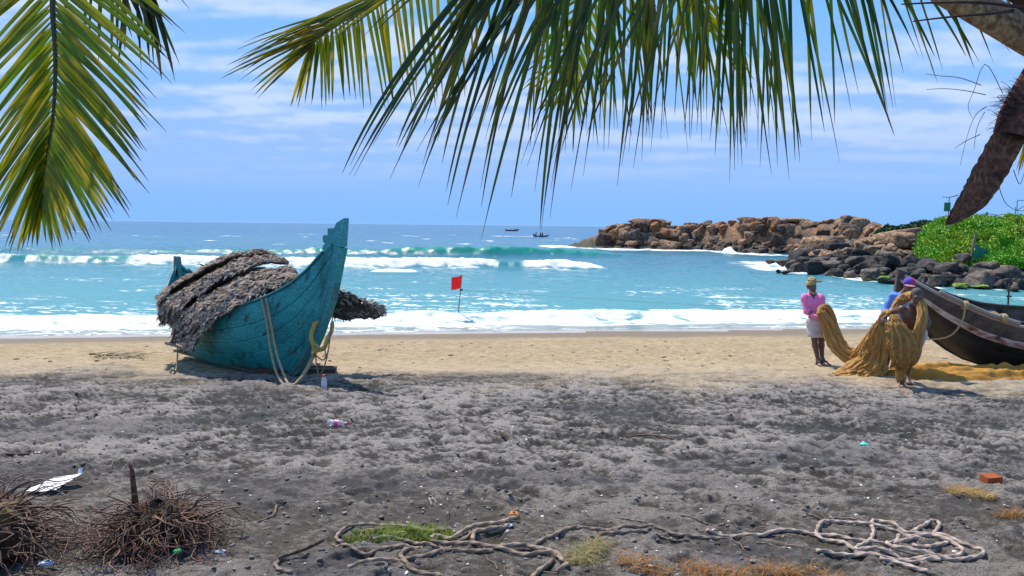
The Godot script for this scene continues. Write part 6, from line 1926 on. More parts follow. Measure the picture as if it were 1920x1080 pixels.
# ------------------------------------------------------------------ the fishing net
# gathered cloth along a path: each key is [point, half width, half depth]; flat > 0 keeps the rings level
func gathered(keys: Array, nu: int, nv: int, folds: int, sd: int, level := false, ragged := 0.0) -> ArrayMesh:
	var pts := []
	for q in keys: pts.append(q[0])
	var line := spline(pts, nv)
	var n := noise(sd, 1.4, 3)
	var P := PackedVector3Array()
	var C := PackedColorArray()
	for j in nv:
		var f := float(j) / (nv - 1)
		var k := f * (keys.size() - 1)
		var i0 := mini(int(k), keys.size() - 2)
		var hw: float = lerpf(keys[i0][1], keys[i0 + 1][1], sm(0, 1, k - i0))
		var hd: float = lerpf(keys[i0][2], keys[i0 + 1][2], sm(0, 1, k - i0))
		var t := (line[mini(j + 1, nv - 1)] - line[maxi(j - 1, 0)]).normalized()
		var side := Vector3(0.89, 0, 0.45)
		var dep := Vector3(-0.45, 0, 0.89)
		if not level:
			side = t.cross(dep).normalized()
			dep = side.cross(t).normalized()
		for i in nu:
			var a := TAU * i / nu
			var ph := folds * a + 3.0 * n.get_noise_2d(cos(a) * 2.0 + f * 1.2, sin(a) * 2.0) + 1.6 * n.get_noise_1d(f * 5.0)
			var pl := 0.5 + 0.5 * sin(ph)
			pl = pl * pl
			var m := 0.86 + 0.11 * pl + 0.07 * sin(2.3 * ph + f * 6.0) + 0.17 * n.get_noise_2d(cos(a) * 1.4 + 5.0, sin(a) * 1.4 + f * 4.0)
			var p := line[j] + side * cos(a) * hw * m + dep * sin(a) * hd * m
			if ragged > 0.0 and f > 0.8: p.y += ragged * (f - 0.8) * 5.0 * (n.get_noise_2d(a * 3.0, 9.0))
			P.append(p)
			var c := lc(Color(0.38, 0.185, 0.042), Color(0.62, 0.365, 0.12), 0.25 + 0.6 * pl + 0.6 * n.get_noise_3d(cos(a) * 2.0, sin(a) * 2.0, f * 5.0))
			C.append(c)
	var mb := MB.new()
	# caps close both ends
	var Q := PackedVector3Array()
	var D := PackedColorArray()
	for i in nu:
		Q.append(line[0]); D.append(C[i])
	Q.append_array(P); D.append_array(C)
	for i in nu:
		Q.append(line[nv - 1]); D.append(C[(nv - 1) * nu + i])
	mb.grid(Q, nu, nv + 2, D, true)
	return mb.mesh()

func build_nets() -> void:
	var weave := noise_tex(121, 0.22, Color(0.72, 0.68, 0.6), Color(1, 1, 1), 256, 2)
	M.net = mat(Color(1, 1, 1), 0.9, true, weave, 3.0, M.grain_n, 0.3)
	var net := base("fishing_net", Vector3.ZERO)
	tag(net, "long golden brown fishing net dragged and carried by the three men", "net")
	for q in NET_PARTS:
		obj(q[0], gathered(q[5], q[1], q[2], q[3], hash(q[0]) % 500, q[4], 0.10 if q[0] in ["shoulder_drape", "leg_wrap"] else 0.0), M.net, net)
	# the heap trailing along the sand
	var nu := 220
	var nv := 40
	var P := PackedVector3Array()
	var C := PackedColorArray()
	var n := noise(131, 1.1, 3)
	var n2 := noise(132, 2.6, 3)
	for j in nv:
		for i in nu:
			var x := lerpf(6.25, 13.0, float(i) / (nu - 1))
			var b := float(j) / (nv - 1) * 2.0 - 1.0
			var hw := 0.50 * sm(6.1, 7.1, x) * (1.0 + 0.25 * n.get_noise_1d(x * 1.2)) + 0.08
			var z := -12.62 + 0.15 * sin(x * 1.1) + b * hw
			var ridge := sin(b * 9.0 + 3.2 * n.get_noise_2d(x * 0.40, b * 1.0) + x * 0.3)
			var h := (0.13 + 0.05 * n.get_noise_2d(x, 4.0)) * sqrt(maxf(1.0 - b * b, 0.0)) * sm(6.2, 6.7, x)
			h += (0.050 * ridge + 0.030 * sin(b * 21.0 + 4.0 * n2.get_noise_2d(x * 0.45, b)) + 0.015 * n2.get_noise_2d(x * 1.2, b * 2.0)) * sqrt(maxf(1.0 - b * b, 0.0))
			P.append(G(x, z, h - 0.01))
			C.append(lc(Color(0.40, 0.185, 0.020), Color(0.62, 0.33, 0.055), 0.4 + 0.35 * ridge + 0.6 * n2.get_noise_2d(x, b * 2.0)))
	var mb := MB.new()
	mb.grid(P, nu, nv, C)
	obj("ground_heap", mb.mesh(), M.net, net)
const COIL := [
	[1.290, -4.753, 1.406, -4.734, 1.579, -4.704, 1.743, -4.743, 1.890, -4.769, 2.027, -4.729, 2.100, -4.688, 2.178, -4.628, 2.348, -4.611, 2.458, -4.594, 2.596, -4.659, 2.762, -4.769, 2.926, -4.954, 2.921, -5.011, 2.774, -4.904, 2.643, -4.832, 2.591, -4.945, 2.530, -5.014, 2.460, -4.942, 2.383, -4.760, 2.264, -4.589, 2.123, -4.459, 2.185, -4.393, 2.331, -4.349, 2.487, -4.327, 2.562, -4.307],
	[1.880, -4.442, 1.973, -4.425, 2.099, -4.421, 2.224, -4.357, 2.433, -4.355, 2.578, -4.340, 2.715, -4.336, 2.845, -4.383, 2.912, -4.467, 2.887, -4.525, 2.847, -4.603, 2.812, -4.749, 2.725, -4.812, 2.595, -4.800, 2.477, -4.873, 2.351, -4.939, 2.201, -4.958, 2.091, -4.886, 2.011, -4.772, 1.994, -4.685, 2.054, -4.616, 2.097, -4.545, 2.120, -4.452, 2.261, -4.463, 2.363, -4.382],
	[2.519, -4.699, 2.467, -4.627, 2.370, -4.551, 2.362, -4.492, 2.405, -4.436, 2.496, -4.393, 2.593, -4.366, 2.727, -4.384, 2.784, -4.483, 2.782, -4.594, 2.734, -4.692, 2.603, -4.701, 2.557, -4.786],
	[2.519, -4.543, 2.578, -4.517, 2.699, -4.552, 2.779, -4.602],
	[2.197, -4.302, 2.281, -4.251, 2.332, -4.167, 2.374, -4.098]]
const LONG := [
	[0.440, -4.797, 0.537, -4.845, 0.702, -4.804, 0.829, -4.830, 0.924, -4.841, 1.014, -4.746, 1.108, -4.692, 1.267, -4.667, 1.410, -4.641],
	[0.584, -4.713, 0.704, -4.708, 0.829, -4.737, 0.930, -4.788],
	[0.764, -5.020, 0.837, -4.974, 0.935, -4.901],
	[1.191, -5.061, 1.310, -5.015, 1.439, -4.962, 1.537, -4.917],
	[0.944, -4.701, 1.052, -4.640, 1.140, -4.634],
	[1.557, -4.591, 1.647, -4.553, 1.731, -4.504],
	[2.041, -5.253, 2.152, -5.152, 2.281, -5.071, 2.439, -5.026]]
const TANGLE := [
	[-1.203, -4.022, -1.290, -4.064, -1.340, -4.140, -1.347, -4.213, -1.327, -4.251, -1.288, -4.260],
	[-1.098, -4.510, -1.040, -4.452, -0.948, -4.381, -0.835, -4.346, -0.712, -4.378, -0.610, -4.418, -0.562, -4.469],
	[-1.043, -4.512, -1.094, -4.597, -1.086, -4.701, -1.032, -4.769, -0.967, -4.798, -0.851, -4.802, -0.671, -4.772, -0.540, -4.755, -0.416, -4.725],
	[-0.926, -4.592, -0.943, -4.656, -0.903, -4.706, -0.811, -4.708, -0.692, -4.678, -0.536, -4.715],
	[-0.851, -4.547, -0.742, -4.566, -0.629, -4.553, -0.546, -4.515, -0.507, -4.459, -0.407, -4.450, -0.355, -4.475],
	[-0.491, -4.572, -0.482, -4.638, -0.437, -4.646, -0.389, -4.615, -0.334, -4.639, -0.281, -4.689, -0.227, -4.773, -0.147, -4.810, -0.054, -4.847, 0.017, -4.919, 0.054, -4.945],
	[-0.362, -4.560, -0.276, -4.618, -0.220, -4.733, -0.121, -4.739, -0.041, -4.789, -0.000, -4.848],
	[-0.491, -4.572, -0.405, -4.540, -0.315, -4.530, -0.214, -4.496, -0.102, -4.439, -0.004, -4.384, 0.113, -4.327, 0.208, -4.321, 0.292, -4.307, 0.342, -4.232, 0.323, -4.140, 0.270, -4.113],
	[-0.232, -4.532, -0.219, -4.652, -0.156, -4.725, -0.052, -4.768],
	[-0.531, -4.391, -0.577, -4.410, -0.615, -4.375, -0.641, -4.295, -0.615, -4.230, -0.565, -4.242, -0.487, -4.288, -0.410, -4.360, -0.304, -4.382, -0.187, -4.402, -0.101, -4.399],
	[-0.638, -4.276, -0.594, -4.157, -0.546, -4.102, -0.461, -4.059, -0.379, -4.036],
	[-0.048, -4.432, 0.039, -4.461, 0.116, -4.480, 0.191, -4.423, 0.252, -4.339, 0.294, -4.257, 0.305, -4.178],
	[0.138, -4.475, 0.197, -4.574, 0.317, -4.704, 0.440, -4.801, 0.560, -4.828, 0.629, -4.813],
	[0.127, -4.053, 0.202, -4.171, 0.261, -4.230],
	[-0.908, -4.098, -0.838, -4.151, -0.739, -4.167, -0.625, -4.222]]

# ------------------------------------------------------------------ ropes on the sand
func ground_rope(flat: Array, r: float, c: Color, sd: int, rise := 0.0) -> ArrayMesh:
	var ctrl := []
	for k in range(0, flat.size(), 2): ctrl.append(Vector3(flat[k], 0, flat[k + 1]))
	var len := 0.0
	for k in ctrl.size() - 1: len += ctrl[k].distance_to(ctrl[k + 1])
	var n := clampi(int(len / (r * 0.7)), 16, 480)
	var line := spline(ctrl, n)
	var w := noise(sd, 2.5, 2)
	for i in n:
		var p := line[i]
		p += Vector3(w.get_noise_2d(p.x, p.z), 0, w.get_noise_2d(p.x + 9.0, p.z)) * 0.007
		line[i] = G(p.x, p.z, r * 0.65 + rise * (0.5 + w.get_noise_1d(i * 0.02 * 3.0)))
	# a rope bridges the small hollows
	for pass_ in 24:
		var q := line.duplicate()
		for i in range(1, n - 1): q[i].y = maxf((line[i - 1].y + line[i].y + line[i + 1].y) / 3.0, line[i].y - 0.002)
		line = q
	var mb := MB.new()
	mb.col = c
	mb.tube(line, r, r, 9, 3, r * 7.0)
	for i in mb.v.size():
		var g := 0.75 + 0.6 * w.get_noise_3dv(mb.v[i] * 6.0) + 0.25
		mb.c[i] = Color(c.r * g, c.g * g, c.b * g)
	return mb.mesh()

func build_ropes() -> void:
	var coil := base("coiled_rope")
	tag(coil, "pale thick rope lying in loose coils on the dark sand, lower right", "rope")
	for k in COIL.size(): obj("loop", ground_rope(COIL[k], 0.0120, Color(0.36, 0.285, 0.24), 140 + k, 0.006 + 0.012 * (k % 3)), M.rope, coil)
	var lon := base("stretched_rope")
	tag(lon, "brown rope strands stretched across the sand between the tangle and the coil", "rope")
	for k in LONG.size(): obj("strand", ground_rope(LONG[k], 0.0108 if k < 2 else 0.006, Color(0.20, 0.155, 0.125), 150 + k, 0.003), M.rope, lon)
	var tan := base("tangled_rope")
	tag(tan, "dirty brown rope in a heaped tangle beside the green grass patch", "rope")
	for k in TANGLE.size(): obj("strand", ground_rope(TANGLE[k], 0.0132 if k > 4 and k != 14 else 0.0100, Color(0.195, 0.145, 0.110).lerp(Color(0.26, 0.20, 0.155), 0.5 * (k % 3)), 160 + k, 0.004 + 0.014 * (k % 3)), M.rope, tan)

# ------------------------------------------------------------------ uprooted root balls
func root_line(c: Vector3, yaw: float, L: float, h: float, r: RandomNumberGenerator, up: float) -> PackedVector3Array:
	var ctrl := []
	var dir := Vector3(cos(yaw), 0, sin(yaw))
	var side := Vector3(-dir.z, 0, dir.x)
	for k in 6:
		var f := k / 5.0
		var y := h + up * sin(f * PI * 0.6) * L - h * 1.0 * f * f * (1.0 if up < 0.25 else 0.1)
		var p := c + dir * (0.05 + L * f) + side * r.randf_range(-0.12, 0.12) * f * L * 2.0
		var g := beach(p.x, -p.z) + 0.005
		p.y = maxf(c.y + y + r.randf_range(-0.02, 0.02) * f, g)
		ctrl.append(p)
	return spline(ctrl, 14)

func root_ball(at: Vector3, size: float, parts: int, fine: int, sd: int, label: String) -> void:
	var r := RandomNumberGenerator.new()
	r.seed = sd
	var o := base("root_ball", at)
	tag(o, label, "root ball", "uprooted root balls at the lower left")
	var core := MB.new()
	var n := noise(sd, 5.0, 3)
	var P := PackedVector3Array()
	var C := PackedColorArray()
	for j in 16:
		for i in 22:
			var a := TAU * i / 22
			var b := PI * j / 15
			var d := Vector3(sin(b) * cos(a), cos(b), sin(b) * sin(a))
			P.append(Vector3(0, 0.10 * size, 0) + d * Vector3(0.26, 0.20, 0.24) * size * (1.0 + 0.5 * n.get_noise_3dv(d * 1.4)))
			C.append(lc(Color(0.05, 0.025, 0.016), Color(0.13, 0.07, 0.035), 0.5 + n.get_noise_3dv(d * 3.0)))
	core.grid(P, 22, 16, C, true)
	obj("core", core.mesh(), M.bark, o)
	for k in parts + fine:
		pass
	var st := MB.new()
	for k in parts + fine:
		var thick := k < parts
		var yaw := r.randf_range(0, TAU)
		var up := r.randf_range(-0.15, 0.35) if r.randf() < 0.88 else r.randf_range(0.4, 0.8)
		var L := r.randf_range(0.25, 0.56) * size * (1.0 if up < 0.4 else 0.62)
		var line := root_line(Vector3(r.randf_range(-0.16, 0.16), 0, r.randf_range(-0.14, 0.14)) * size + at, yaw, L, r.randf_range(0.04, 0.25) * size, r, up)
		for i in line.size(): line[i] -= at
		var c := Color(0.060, 0.026, 0.018).lerp(Color(0.22, 0.10, 0.065), pow(r.randf(), 1.6))
		if up > 0.4: c = Color(0.055, 0.030, 0.024)
		if thick:
			var mb := MB.new()
			mb.col = c
			mb.tube(line, r.randf_range(0.0055, 0.0100), 0.0022, 6)
			obj("root", mb.mesh(), M.leaf_rib, o)
		else:
			st.col = c
			st.tube(line, r.randf_range(0.0030, 0.0055), 0.0013, 4, 0, 0.1, false)
	obj("fine_roots", st.mesh(), M.leaf_rib, o, "stuff")
	return

func build_roots() -> void:
	var a := Vector3(-2.17, beach(-2.17, 4.5), -4.5)
	root_ball(a, 0.84, 150, 330, 171, "large reddish brown root ball with a broken stub, bottom left")
	var stub := MB.new()
	stub.col = Color(0.20, 0.085, 0.045)
	stub.tube(PackedVector3Array([Vector3(-0.16, 0.10, -0.06), Vector3(-0.175, 0.30, -0.06), Vector3(-0.19, 0.44, -0.07), Vector3(-0.205, 0.475, -0.075)]), 0.024, 0.008, 7)
	var balls := get_children().filter(func(x): return x.name.begins_with("root_ball"))
	obj("stub", stub.mesh(), M.bark, balls[0])
	root_ball(Vector3(-3.10, beach(-3.1, 4.25), -4.22), 1.15, 130, 300, 177, "darker root ball with a yellowish top, cut by the left frame edge")
	balls = get_children().filter(func(x): return x.name.begins_with("root_ball"))
	var top := MB.new()
	var n := noise(178, 6.0, 3)
	var P := PackedVector3Array()
	for j in 12:
		for i in 18:
			var al := TAU * i / 18
			var be := PI * j / 11
			var d := Vector3(sin(be) * cos(al), cos(be), sin(be) * sin(al))
			P.append(Vector3(0.10, 0.25, 0.02) + d * Vector3(0.16, 0.10, 0.13) * (1.0 + 0.5 * n.get_noise_3dv(d)))
	top.col = Color(0.17, 0.115, 0.035)
	top.grid(P, 18, 12, PackedColorArray(), true)
	obj("husk", top.mesh(), M.bark, balls[1])

# ------------------------------------------------------------------ grass, straw and litter
func blade_mesh(h: float, w: float, sd: int, cnt: int, lay: float, spread: float) -> ArrayMesh:
	var r := RandomNumberGenerator.new()
	r.seed = sd
	var mb := MB.new()
	for k in cnt:
		var yaw := r.randf_range(0, TAU)
		var dir := Vector3(cos(yaw), 0, sin(yaw))
		var side := Vector3(-dir.z, 0, dir.x)
		var o := Vector3(r.randf_range(-1, 1), 0, r.randf_range(-1, 1)) * spread
		var hh := h * r.randf_range(0.5, 1.2)
		var g := r.randf_range(0.65, 1.3)
		mb.col = Color(g, g * r.randf_range(0.9, 1.05), g)
		var P := PackedVector3Array()
		for j in 5:
			var f := j / 4.0
			var p := o + Vector3.UP * hh * f * (1.0 - 0.55 * lay * f) + dir * hh * lay * f * f * 1.1
			var ww := w * (1.0 - f * 0.9)
			P.append(p - side * ww); P.append(p + side * ww)
		mb.grid(P, 2, 5)
	return mb.mesh()

func scatter(called: String, label: String, cat: String, mesh: Mesh, m: Material, spots: Array, cnt: int, colour: Callable, tilt := 0.15, lift := 0.0) -> void:
	var mm := MultiMesh.new()
	mm.transform_format = MultiMesh.TRANSFORM_3D
	mm.use_colors = true
	mm.mesh = mesh
	mm.instance_count = cnt
	for k in cnt:
		var q: Array = spots[rng.randi() % spots.size()]
		var a := rnd(0, TAU)
		var rr := sqrt(rng.randf())
		var x: float = q[0] + cos(a) * rr * q[2]
		var z: float = q[1] + sin(a) * rr * q[3]
		var s := rnd(0.6, 1.3)
		mm.set_instance_transform(k, Transform3D(Basis.from_euler(Vector3(rnd(-tilt, tilt), rnd(0, TAU), rnd(-tilt, tilt))).scaled(Vector3.ONE * s), G(x, z, lift)))
		mm.set_instance_color(k, colour.call())
	var o := MultiMeshInstance3D.new()
	o.name = numbered(called)
	o.multimesh = mm
	o.material_override = m
	add_child(o)
	tag(o, label, cat, "", "stuff")

func pebble(sd: int, sz: Vector3) -> ArrayMesh:
	var mb := MB.new()
	var n := noise(sd, 1.2, 2)
	var P := PackedVector3Array()
	for j in 7:
		for i in 9:
			var a := TAU * i / 9
			var b := PI * j / 6
			var d := Vector3(sin(b) * cos(a), cos(b), sin(b) * sin(a))
			P.append(d * sz * (1.0 + 0.5 * n.get_noise_3dv(d)))
	mb.grid(P, 9, 7, PackedColorArray(), true)
	return mb.mesh()

func stick(pts: Array, r0: float, r1: float, c: Color, called: String, label: String, cat: String) -> void:
	var ctrl := []
	for q in pts: ctrl.append(G(q[0], q[1], q[2]))
	var mb := MB.new()
	mb.col = c
	mb.tube(spline(ctrl, 14), r0, r1, 7)
	tag(obj(called, mb.mesh(), M.bark), label, cat)

# clear drinking bottle, base at the origin, standing along +y
func bottle(root: Node3D, h: float, cap: Color, label_c: Color) -> void:
	var s := h / 0.21
	var b := MB.new()
	b.lathe(Vector3.ZERO, Basis(), [[0.0, 0.004], [0.026 * s, 0.0], [0.032 * s, 0.006 * s], [0.033 * s, 0.05 * s], [0.030 * s, 0.062 * s], [0.033 * s, 0.075 * s], [0.033 * s, 0.125 * s], [0.029 * s, 0.15 * s], [0.016 * s, 0.178 * s], [0.0125 * s, 0.187 * s], [0.0125 * s, 0.205 * s]], 20)
	obj("shell", b.mesh(), M.plastic, root)
	var w := MB.new()
	w.lathe(Vector3.ZERO, Basis(), [[0.0335 * s, 0.078 * s], [0.0340 * s, 0.080 * s], [0.0340 * s, 0.118 * s], [0.0335 * s, 0.120 * s]], 20)
	obj("wrapper", w.mesh(), mat(label_c, 0.4), root)
	var c := MB.new()
	c.lathe(Vector3.ZERO, Basis(), [[0.0155 * s, 0.185 * s], [0.0165 * s, 0.187 * s], [0.0165 * s, 0.207 * s], [0.015 * s, 0.210 * s], [0.0, 0.2105 * s]], 16)
	obj("cap", c.mesh(), mat(cap, 0.45), root)

func build_litter() -> void:
	M.plastic = mat(Color(0.85, 0.88, 0.92), 0.06)
	M.plastic.transparency = BaseMaterial3D.TRANSPARENCY_ALPHA
	M.plastic.albedo_color.a = 0.28
	# green grass by the tangled rope
	var gm := mat(Color(1, 1, 1), 0.7, true)
	gm.backlight_enabled = true
	gm.backlight = Color(0.25, 0.35, 0.02).linear_to_srgb()
	var blades := blade_mesh(0.055, 0.0022, 181, 12, 0.6, 0.02)
	scatter("grass_patch", "small patch of bright green grass inside the tangled rope", "grass", blades, gm, [[-0.60, -4.72, 0.22, 0.13], [-0.85, -4.62, 0.20, 0.12], [-0.50, -4.66, 0.16, 0.10]], 330, func(): return Color(0.10, 0.20, 0.012).lerp(Color(0.28, 0.28, 0.03), rng.randf()))
	var dry := blade_mesh(0.09, 0.0018, 182, 12, 1.25, 0.03)
	var straw_c := func(): return Color(0.27, 0.105, 0.016).lerp(Color(0.40, 0.20, 0.04), rng.randf())
	scatter("dry_grass", "orange brown dry grass along the bottom edge of the frame", "grass", dry, gm, [[0.70, -4.22, 0.14, 0.10], [0.95, -4.12, 0.22, 0.10], [1.25, -4.10, 0.25, 0.10], [1.62, -4.12, 0.22, 0.08], [1.45, -3.95, 0.5, 0.12]], 95, straw_c)
	scatter("straw_clump", "yellowish straw clump on the sand in front of the red brick", "straw", dry, gm, [[3.53, -5.68, 0.10, 0.07], [3.60, -5.60, 0.08, 0.06]], 50, func(): return Color(0.36, 0.21, 0.06).lerp(Color(0.50, 0.34, 0.12), rng.randf()))
	scatter("straw_wisp", "thin straw wisps on the sand at the right frame edge", "straw", dry, gm, [[3.58, -5.14, 0.12, 0.05]], 14, straw_c)
	scatter("weeds", "sparse dry weeds at the right end of the tangled rope", "weeds", dry, gm, [[0.42, -4.30, 0.13, 0.10], [0.55, -4.45, 0.08, 0.06]], 60, func(): return Color(0.20, 0.18, 0.06).lerp(Color(0.36, 0.28, 0.12), rng.randf()))
	# shell bits, pebbles and twigs strewn over the sand
	var area := [[0.0, -6.5, 4.6, 2.6], [-3.0, -7.5, 4.0, 3.0], [4.0, -8.0, 4.0, 3.5], [0.0, -4.8, 3.2, 0.9], [0.0, -9.5, 7.0, 2.5]]
	scatter("shell_fragments", "scattered white shell fragments and paper specks on the dark sand", "shells", pebble(183, Vector3(0.011, 0.004, 0.008)), mat(Color(1, 1, 1), 0.7, true), area, 380, func(): return Color(0.35, 0.32, 0.30).lerp(Color(0.75, 0.73, 0.72), rng.randf()), 0.5, 0.002)
	scatter("sand_clods", "small dark clods and pebbles strewn over the churned sand", "clods", pebble(184, Vector3(0.016, 0.008, 0.014)), mat(Color(1, 1, 1), 0.95, true), area, 1500, func(): return Color(0.07, 0.064, 0.060).lerp(Color(0.26, 0.235, 0.225), rng.randf()), 0.5, 0.004)
	var tw := MB.new()
	tw.tube(spline([Vector3(-0.07, 0.002, 0), Vector3(-0.02, 0.008, 0.008), Vector3(0.03, 0.004, -0.004), Vector3(0.08, 0.006, 0.006)], 8), 0.0032, 0.0018, 4)
	scatter("twigs", "short brown twigs and leaf scraps littering the dark sand", "twigs", tw.mesh(), mat(Color(1, 1, 1), 0.9, true), area, 330, func(): return Color(0.06, 0.04, 0.03).lerp(Color(0.30, 0.22, 0.15), rng.randf()), 0.15, 0.004)
	# pale-sand debris line
	scatter("wrack_bits", "dark weed scraps dotted along the pale sand", "debris", pebble(185, Vector3(0.05, 0.008, 0.025)), mat(Color(1, 1, 1), 0.95, true), [[0, -15.5, 10, 2.6], [3, -17.0, 9, 1.4], [-3, -14.0, 8, 1.6]], 150, func(): return Color(0.09, 0.065, 0.045).lerp(Color(0.20, 0.15, 0.10), rng.randf()), 0.1, 0.002)
	# folded white sheet
	var P := PackedVector3Array()
	for j in 9:
		for i in 15:
			var a := i / 14.0
			var b := j / 8.0
			var lift := 0.010 + 0.035 * pow(a, 3.0) * b + 0.03 * pow(1.0 - a, 3.0) * (1.0 - b) * 0.5 + 0.001 * sin(a * 7.0)
			var wv := 0.27 * (1.0 - 0.25 * absf(a - 0.5))
			P.append(Vector3((a - 0.5) * 0.29 + (b - 0.5) * 0.10, lift + 0.02 * b, (0.5 - b) * wv))
	var sh := MB.new()
	sh.grid(P, 15, 9)
	var fl := PackedVector3Array()
	for j in 5:
		for i in 5:
			fl.append(Vector3(0.145 + 0.035 * i / 4.0, 0.055 + 0.055 * j / 4.0 + 0.01 * i / 4.0, -0.115 - 0.015 * j / 4.0 + 0.008 * sin(i)))
	sh.grid(fl, 5, 5)
	var so := obj("paper_sheet", sh.mesh(), mat(Color(0.78, 0.78, 0.84), 0.8))
	so.position = G(-3.50, -5.62, 0.03)
	so.basis = Basis(Vector3.UP, 0.15).scaled(Vector3(0.72, 0.68, 1.15))
	tag(so, "white sheet of paper with a raised torn corner lying on the sand", "paper")
	# bottles
	var b1 := base("plastic_bottle", G(-1.99, -8.03, 0.036), 0.0)
	tag(b1, "clear plastic bottle with a pink wrapper lying on the open sand", "bottle", "plastic bottles")
	b1.basis = Basis.from_euler(Vector3(0.05, -0.25, -PI / 2 + 0.03))
	bottle(b1, 0.23, Color(0.72, 0.10, 0.26), Color(0.75, 0.09, 0.26))
	var b2 := base("plastic_bottle", Vector3(-2.655, gy(-2.655, -10.55) + 0.0, -10.52))
	tag(b2, "clear plastic bottle with a red cap hanging from the prow cords", "bottle", "plastic bottles")
	b2.basis = Basis.from_euler(Vector3(0.0, 0.3, 0.03))
	bottle(b2, 0.25, Color(0.62, 0.03, 0.10), Color(0.55, 0.62, 0.68))
	# brick
	var bk := MB.new()
	bk.box(Vector3.ZERO, Vector3(0.066, 0.040, 0.05), Basis(), 0.005)
	var bo := obj("brick", bk.mesh(), mat(Color(0.52, 0.115, 0.035), 0.95, false, M.grain, 8.0, M.grain_n, 1.0))
	bo.position = G(3.93, -5.98, 0.052)
	bo.rotation = Vector3(0.06, 0.12, 0.05)
	tag(bo, "broken orange red brick lying on the sand at the right", "brick")
	# teal scrap
	var ts := MB.new()
	var TP := PackedVector3Array()
	for j in 5:
		for i in 7:
			var a := i / 6.0 - 0.5
			var b := j / 4.0 - 0.5
			TP.append(Vector3(a * 0.09 * (1.0 - 0.5 * b * b), 0.006 + 0.02 * cos(a * 5.0) * (0.5 - b), b * 0.06))
	ts.grid(TP, 7, 5)
	var to := obj("plastic_scrap", ts.mesh(), mat(Color(0.06, 0.48, 0.40), 0.5))
	to.position = G(3.51, -7.28, 0.004)
	tag(to, "small turquoise plastic scrap on the sand at the right", "scrap")
	stick([[-0.11, -7.66, 0.05], [-0.08, -7.58, 0.03], [-0.02, -7.50, 0.012], [0.03, -7.42, 0.01]], 0.014, 0.008, Color(0.12, 0.065, 0.04), "driftwood_stick", "short brown stick poking from the sand near the centre", "stick")
	stick([[1.18, -7.66, 0.012], [1.38, -7.60, 0.022], [1.52, -7.52, 0.02], [1.64, -7.40, 0.012]], 0.010, 0.013, Color(0.22, 0.13, 0.09), "driftwood_stick", "long thin stick with a pale end lying right of the centre", "stick")
	stick([[-0.60, -5.42, 0.012], [-0.585, -5.36, 0.014], [-0.565, -5.29, 0.01]], 0.007, 0.006, Color(0.45, 0.43, 0.42), "bleached_stick", "left one of two short bleached sticks above the tangled rope", "stick")
	stick([[-0.575, -5.43, 0.012], [-0.555, -5.37, 0.016], [-0.53, -5.33, 0.01]], 0.007, 0.006, Color(0.45, 0.43, 0.42), "bleached_stick", "right one of two short bleached sticks above the tangled rope", "stick")
	stick([[-1.70, -5.32, 0.01], [-1.655, -5.15, 0.016], [-1.64, -5.05, 0.012], [-1.72, -4.95, 0.01]], 0.009, 0.005, Color(0.30, 0.21, 0.15), "bent_twig", "pale bent twig on the sand right of the root ball", "twig")
	stick([[-1.35, -4.24, 0.02], [-1.22, -4.33, 0.03], [-1.13, -4.42, 0.05]], 0.010, 0.013, Color(0.13, 0.09, 0.065), "curled_leaf_stalk", "dark curled leaf stalk beside the left end of the tangled rope", "stalk")
	stick([[-4.9, -6.72, 0.02], [-4.55, -6.70, 0.02], [-4.2, -6.66, 0.015]], 0.018, 0.008, Color(0.13, 0.05, 0.03), "fallen_leaf_stalk", "reddish brown leaf stalk on the sand at the left edge", "stalk")
	# coconut husk piece at the rope end, plastic scraps
	var hk := obj("husk_piece", pebble(191, Vector3(0.040, 0.026, 0.034)), mat(Color(0.50, 0.20, 0.05), 0.95))
	hk.position = G(0.03, -5.02, 0.02)
	tag(hk, "small orange husk piece at the upper end of the tangled rope", "husk")
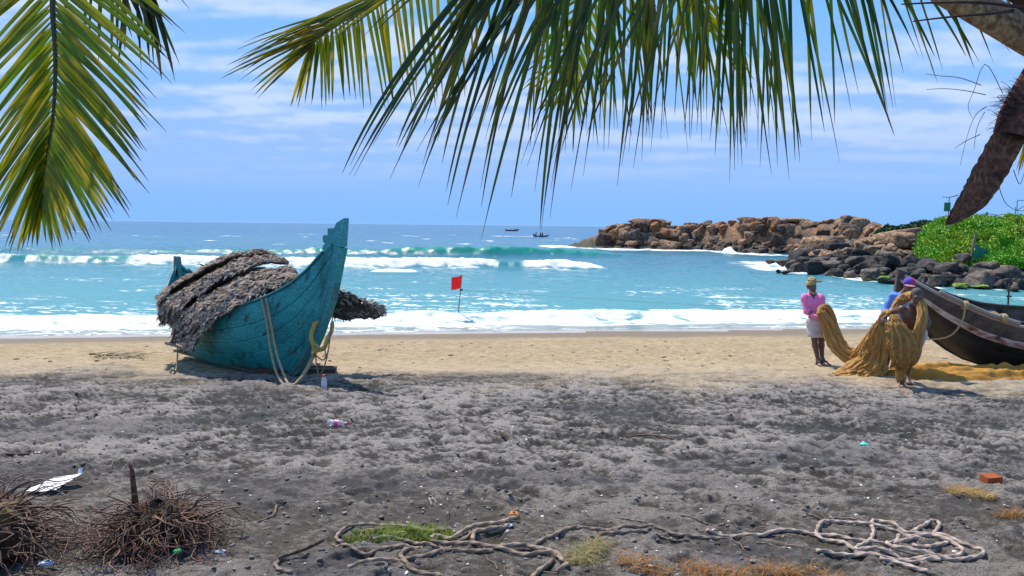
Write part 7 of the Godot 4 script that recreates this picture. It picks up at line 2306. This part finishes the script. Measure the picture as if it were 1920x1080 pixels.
	for q in [[-0.01, -4.84, Color(0.62, 0.64, 0.72), 0.035, "crumpled pale plastic wrapper below the orange husk piece"], [-1.74, -4.36, Color(0.72, 0.70, 0.78), 0.03, "white oval lid right of the large root ball"], [-2.65, -4.16, Color(0.38, 0.48, 0.66), 0.05, "pale blue plastic scrap between the two root balls"], [-4.35, -6.75, Color(0.74, 0.74, 0.76), 0.035, "crumpled white paper scrap at the left edge"], [-1.62, -7.7, Color(0.7, 0.7, 0.72), 0.02, "tiny white scrap just below the lying bottle"]]:
		var lp := obj("litter_scrap", pebble(hash(q[4]) % 400, Vector3(q[3], q[3] * 0.32, q[3] * 0.7)), mat(q[2], 0.5))
		lp.position = G(q[0], q[1], 0.008)
		tag(lp, q[4], "litter", "plastic and paper scraps on the sand")
	var gb := obj("litter_scrap", pebble(192, Vector3(0.025, 0.014, 0.02)), mat(Color(0.01, 0.40, 0.11), 0.4))
	gb.position = Vector3(-1.93, beach(-1.93, 4.28) + 0.06, -4.22)
	tag(gb, "bright green plastic scrap caught in the large root ball", "litter", "plastic and paper scraps on the sand")
	# grey board corner at the right frame edge
	var wd := MB.new()
	wd.col = Color(0.20, 0.19, 0.20)
	wd.box(Vector3(0.22, 0.045, 0), Vector3(0.24, 0.018, 0.07), Basis.from_euler(Vector3(0.0, 0.1, 0.22)), 0.008)
	var wo := obj("grey_board", wd.mesh(), M.timber)
	wo.position = G(3.42, -4.93, -0.02)
	tag(wo, "end of a grey weathered board entering at the right frame edge", "board")
	# cut greenish frond lying beyond the teal boat's stern
	var fr := base("fallen_frond", Vector3(-7.75, 0, -14.55))
	tag(fr, "wilted grey green palm frond lying left of the teal boat", "palm frond")
	var sp := MB.new()
	sp.col = Color(0.30, 0.24, 0.12)
	var line := PackedVector3Array()
	for i in 12: line.append(G(-8.3 + 1.2 * i / 11.0, -14.6 + 0.25 * i / 11.0, 0.05) - fr.position)
	sp.tube(line, 0.022, 0.008, 6)
	obj("rachis", sp.mesh(), M.bark, fr)
	for k in 30:
		var o := line[mini(k / 3 + 1, 11)]
		var sd := 1.0 if k % 2 else -1.0
		var m := leaflet(o, Vector3(0.6, rnd(-0.05, 0.12), sd * rnd(0.5, 1.0)), rnd(0.35, 0.6), 0.035, 0.25, Vector3.UP, [Color(0.15, 0.15, 0.08), Color(0.24, 0.22, 0.13), Color(0.30, 0.24, 0.12)], k)
		obj("leaflet", m, M.thatch, fr)
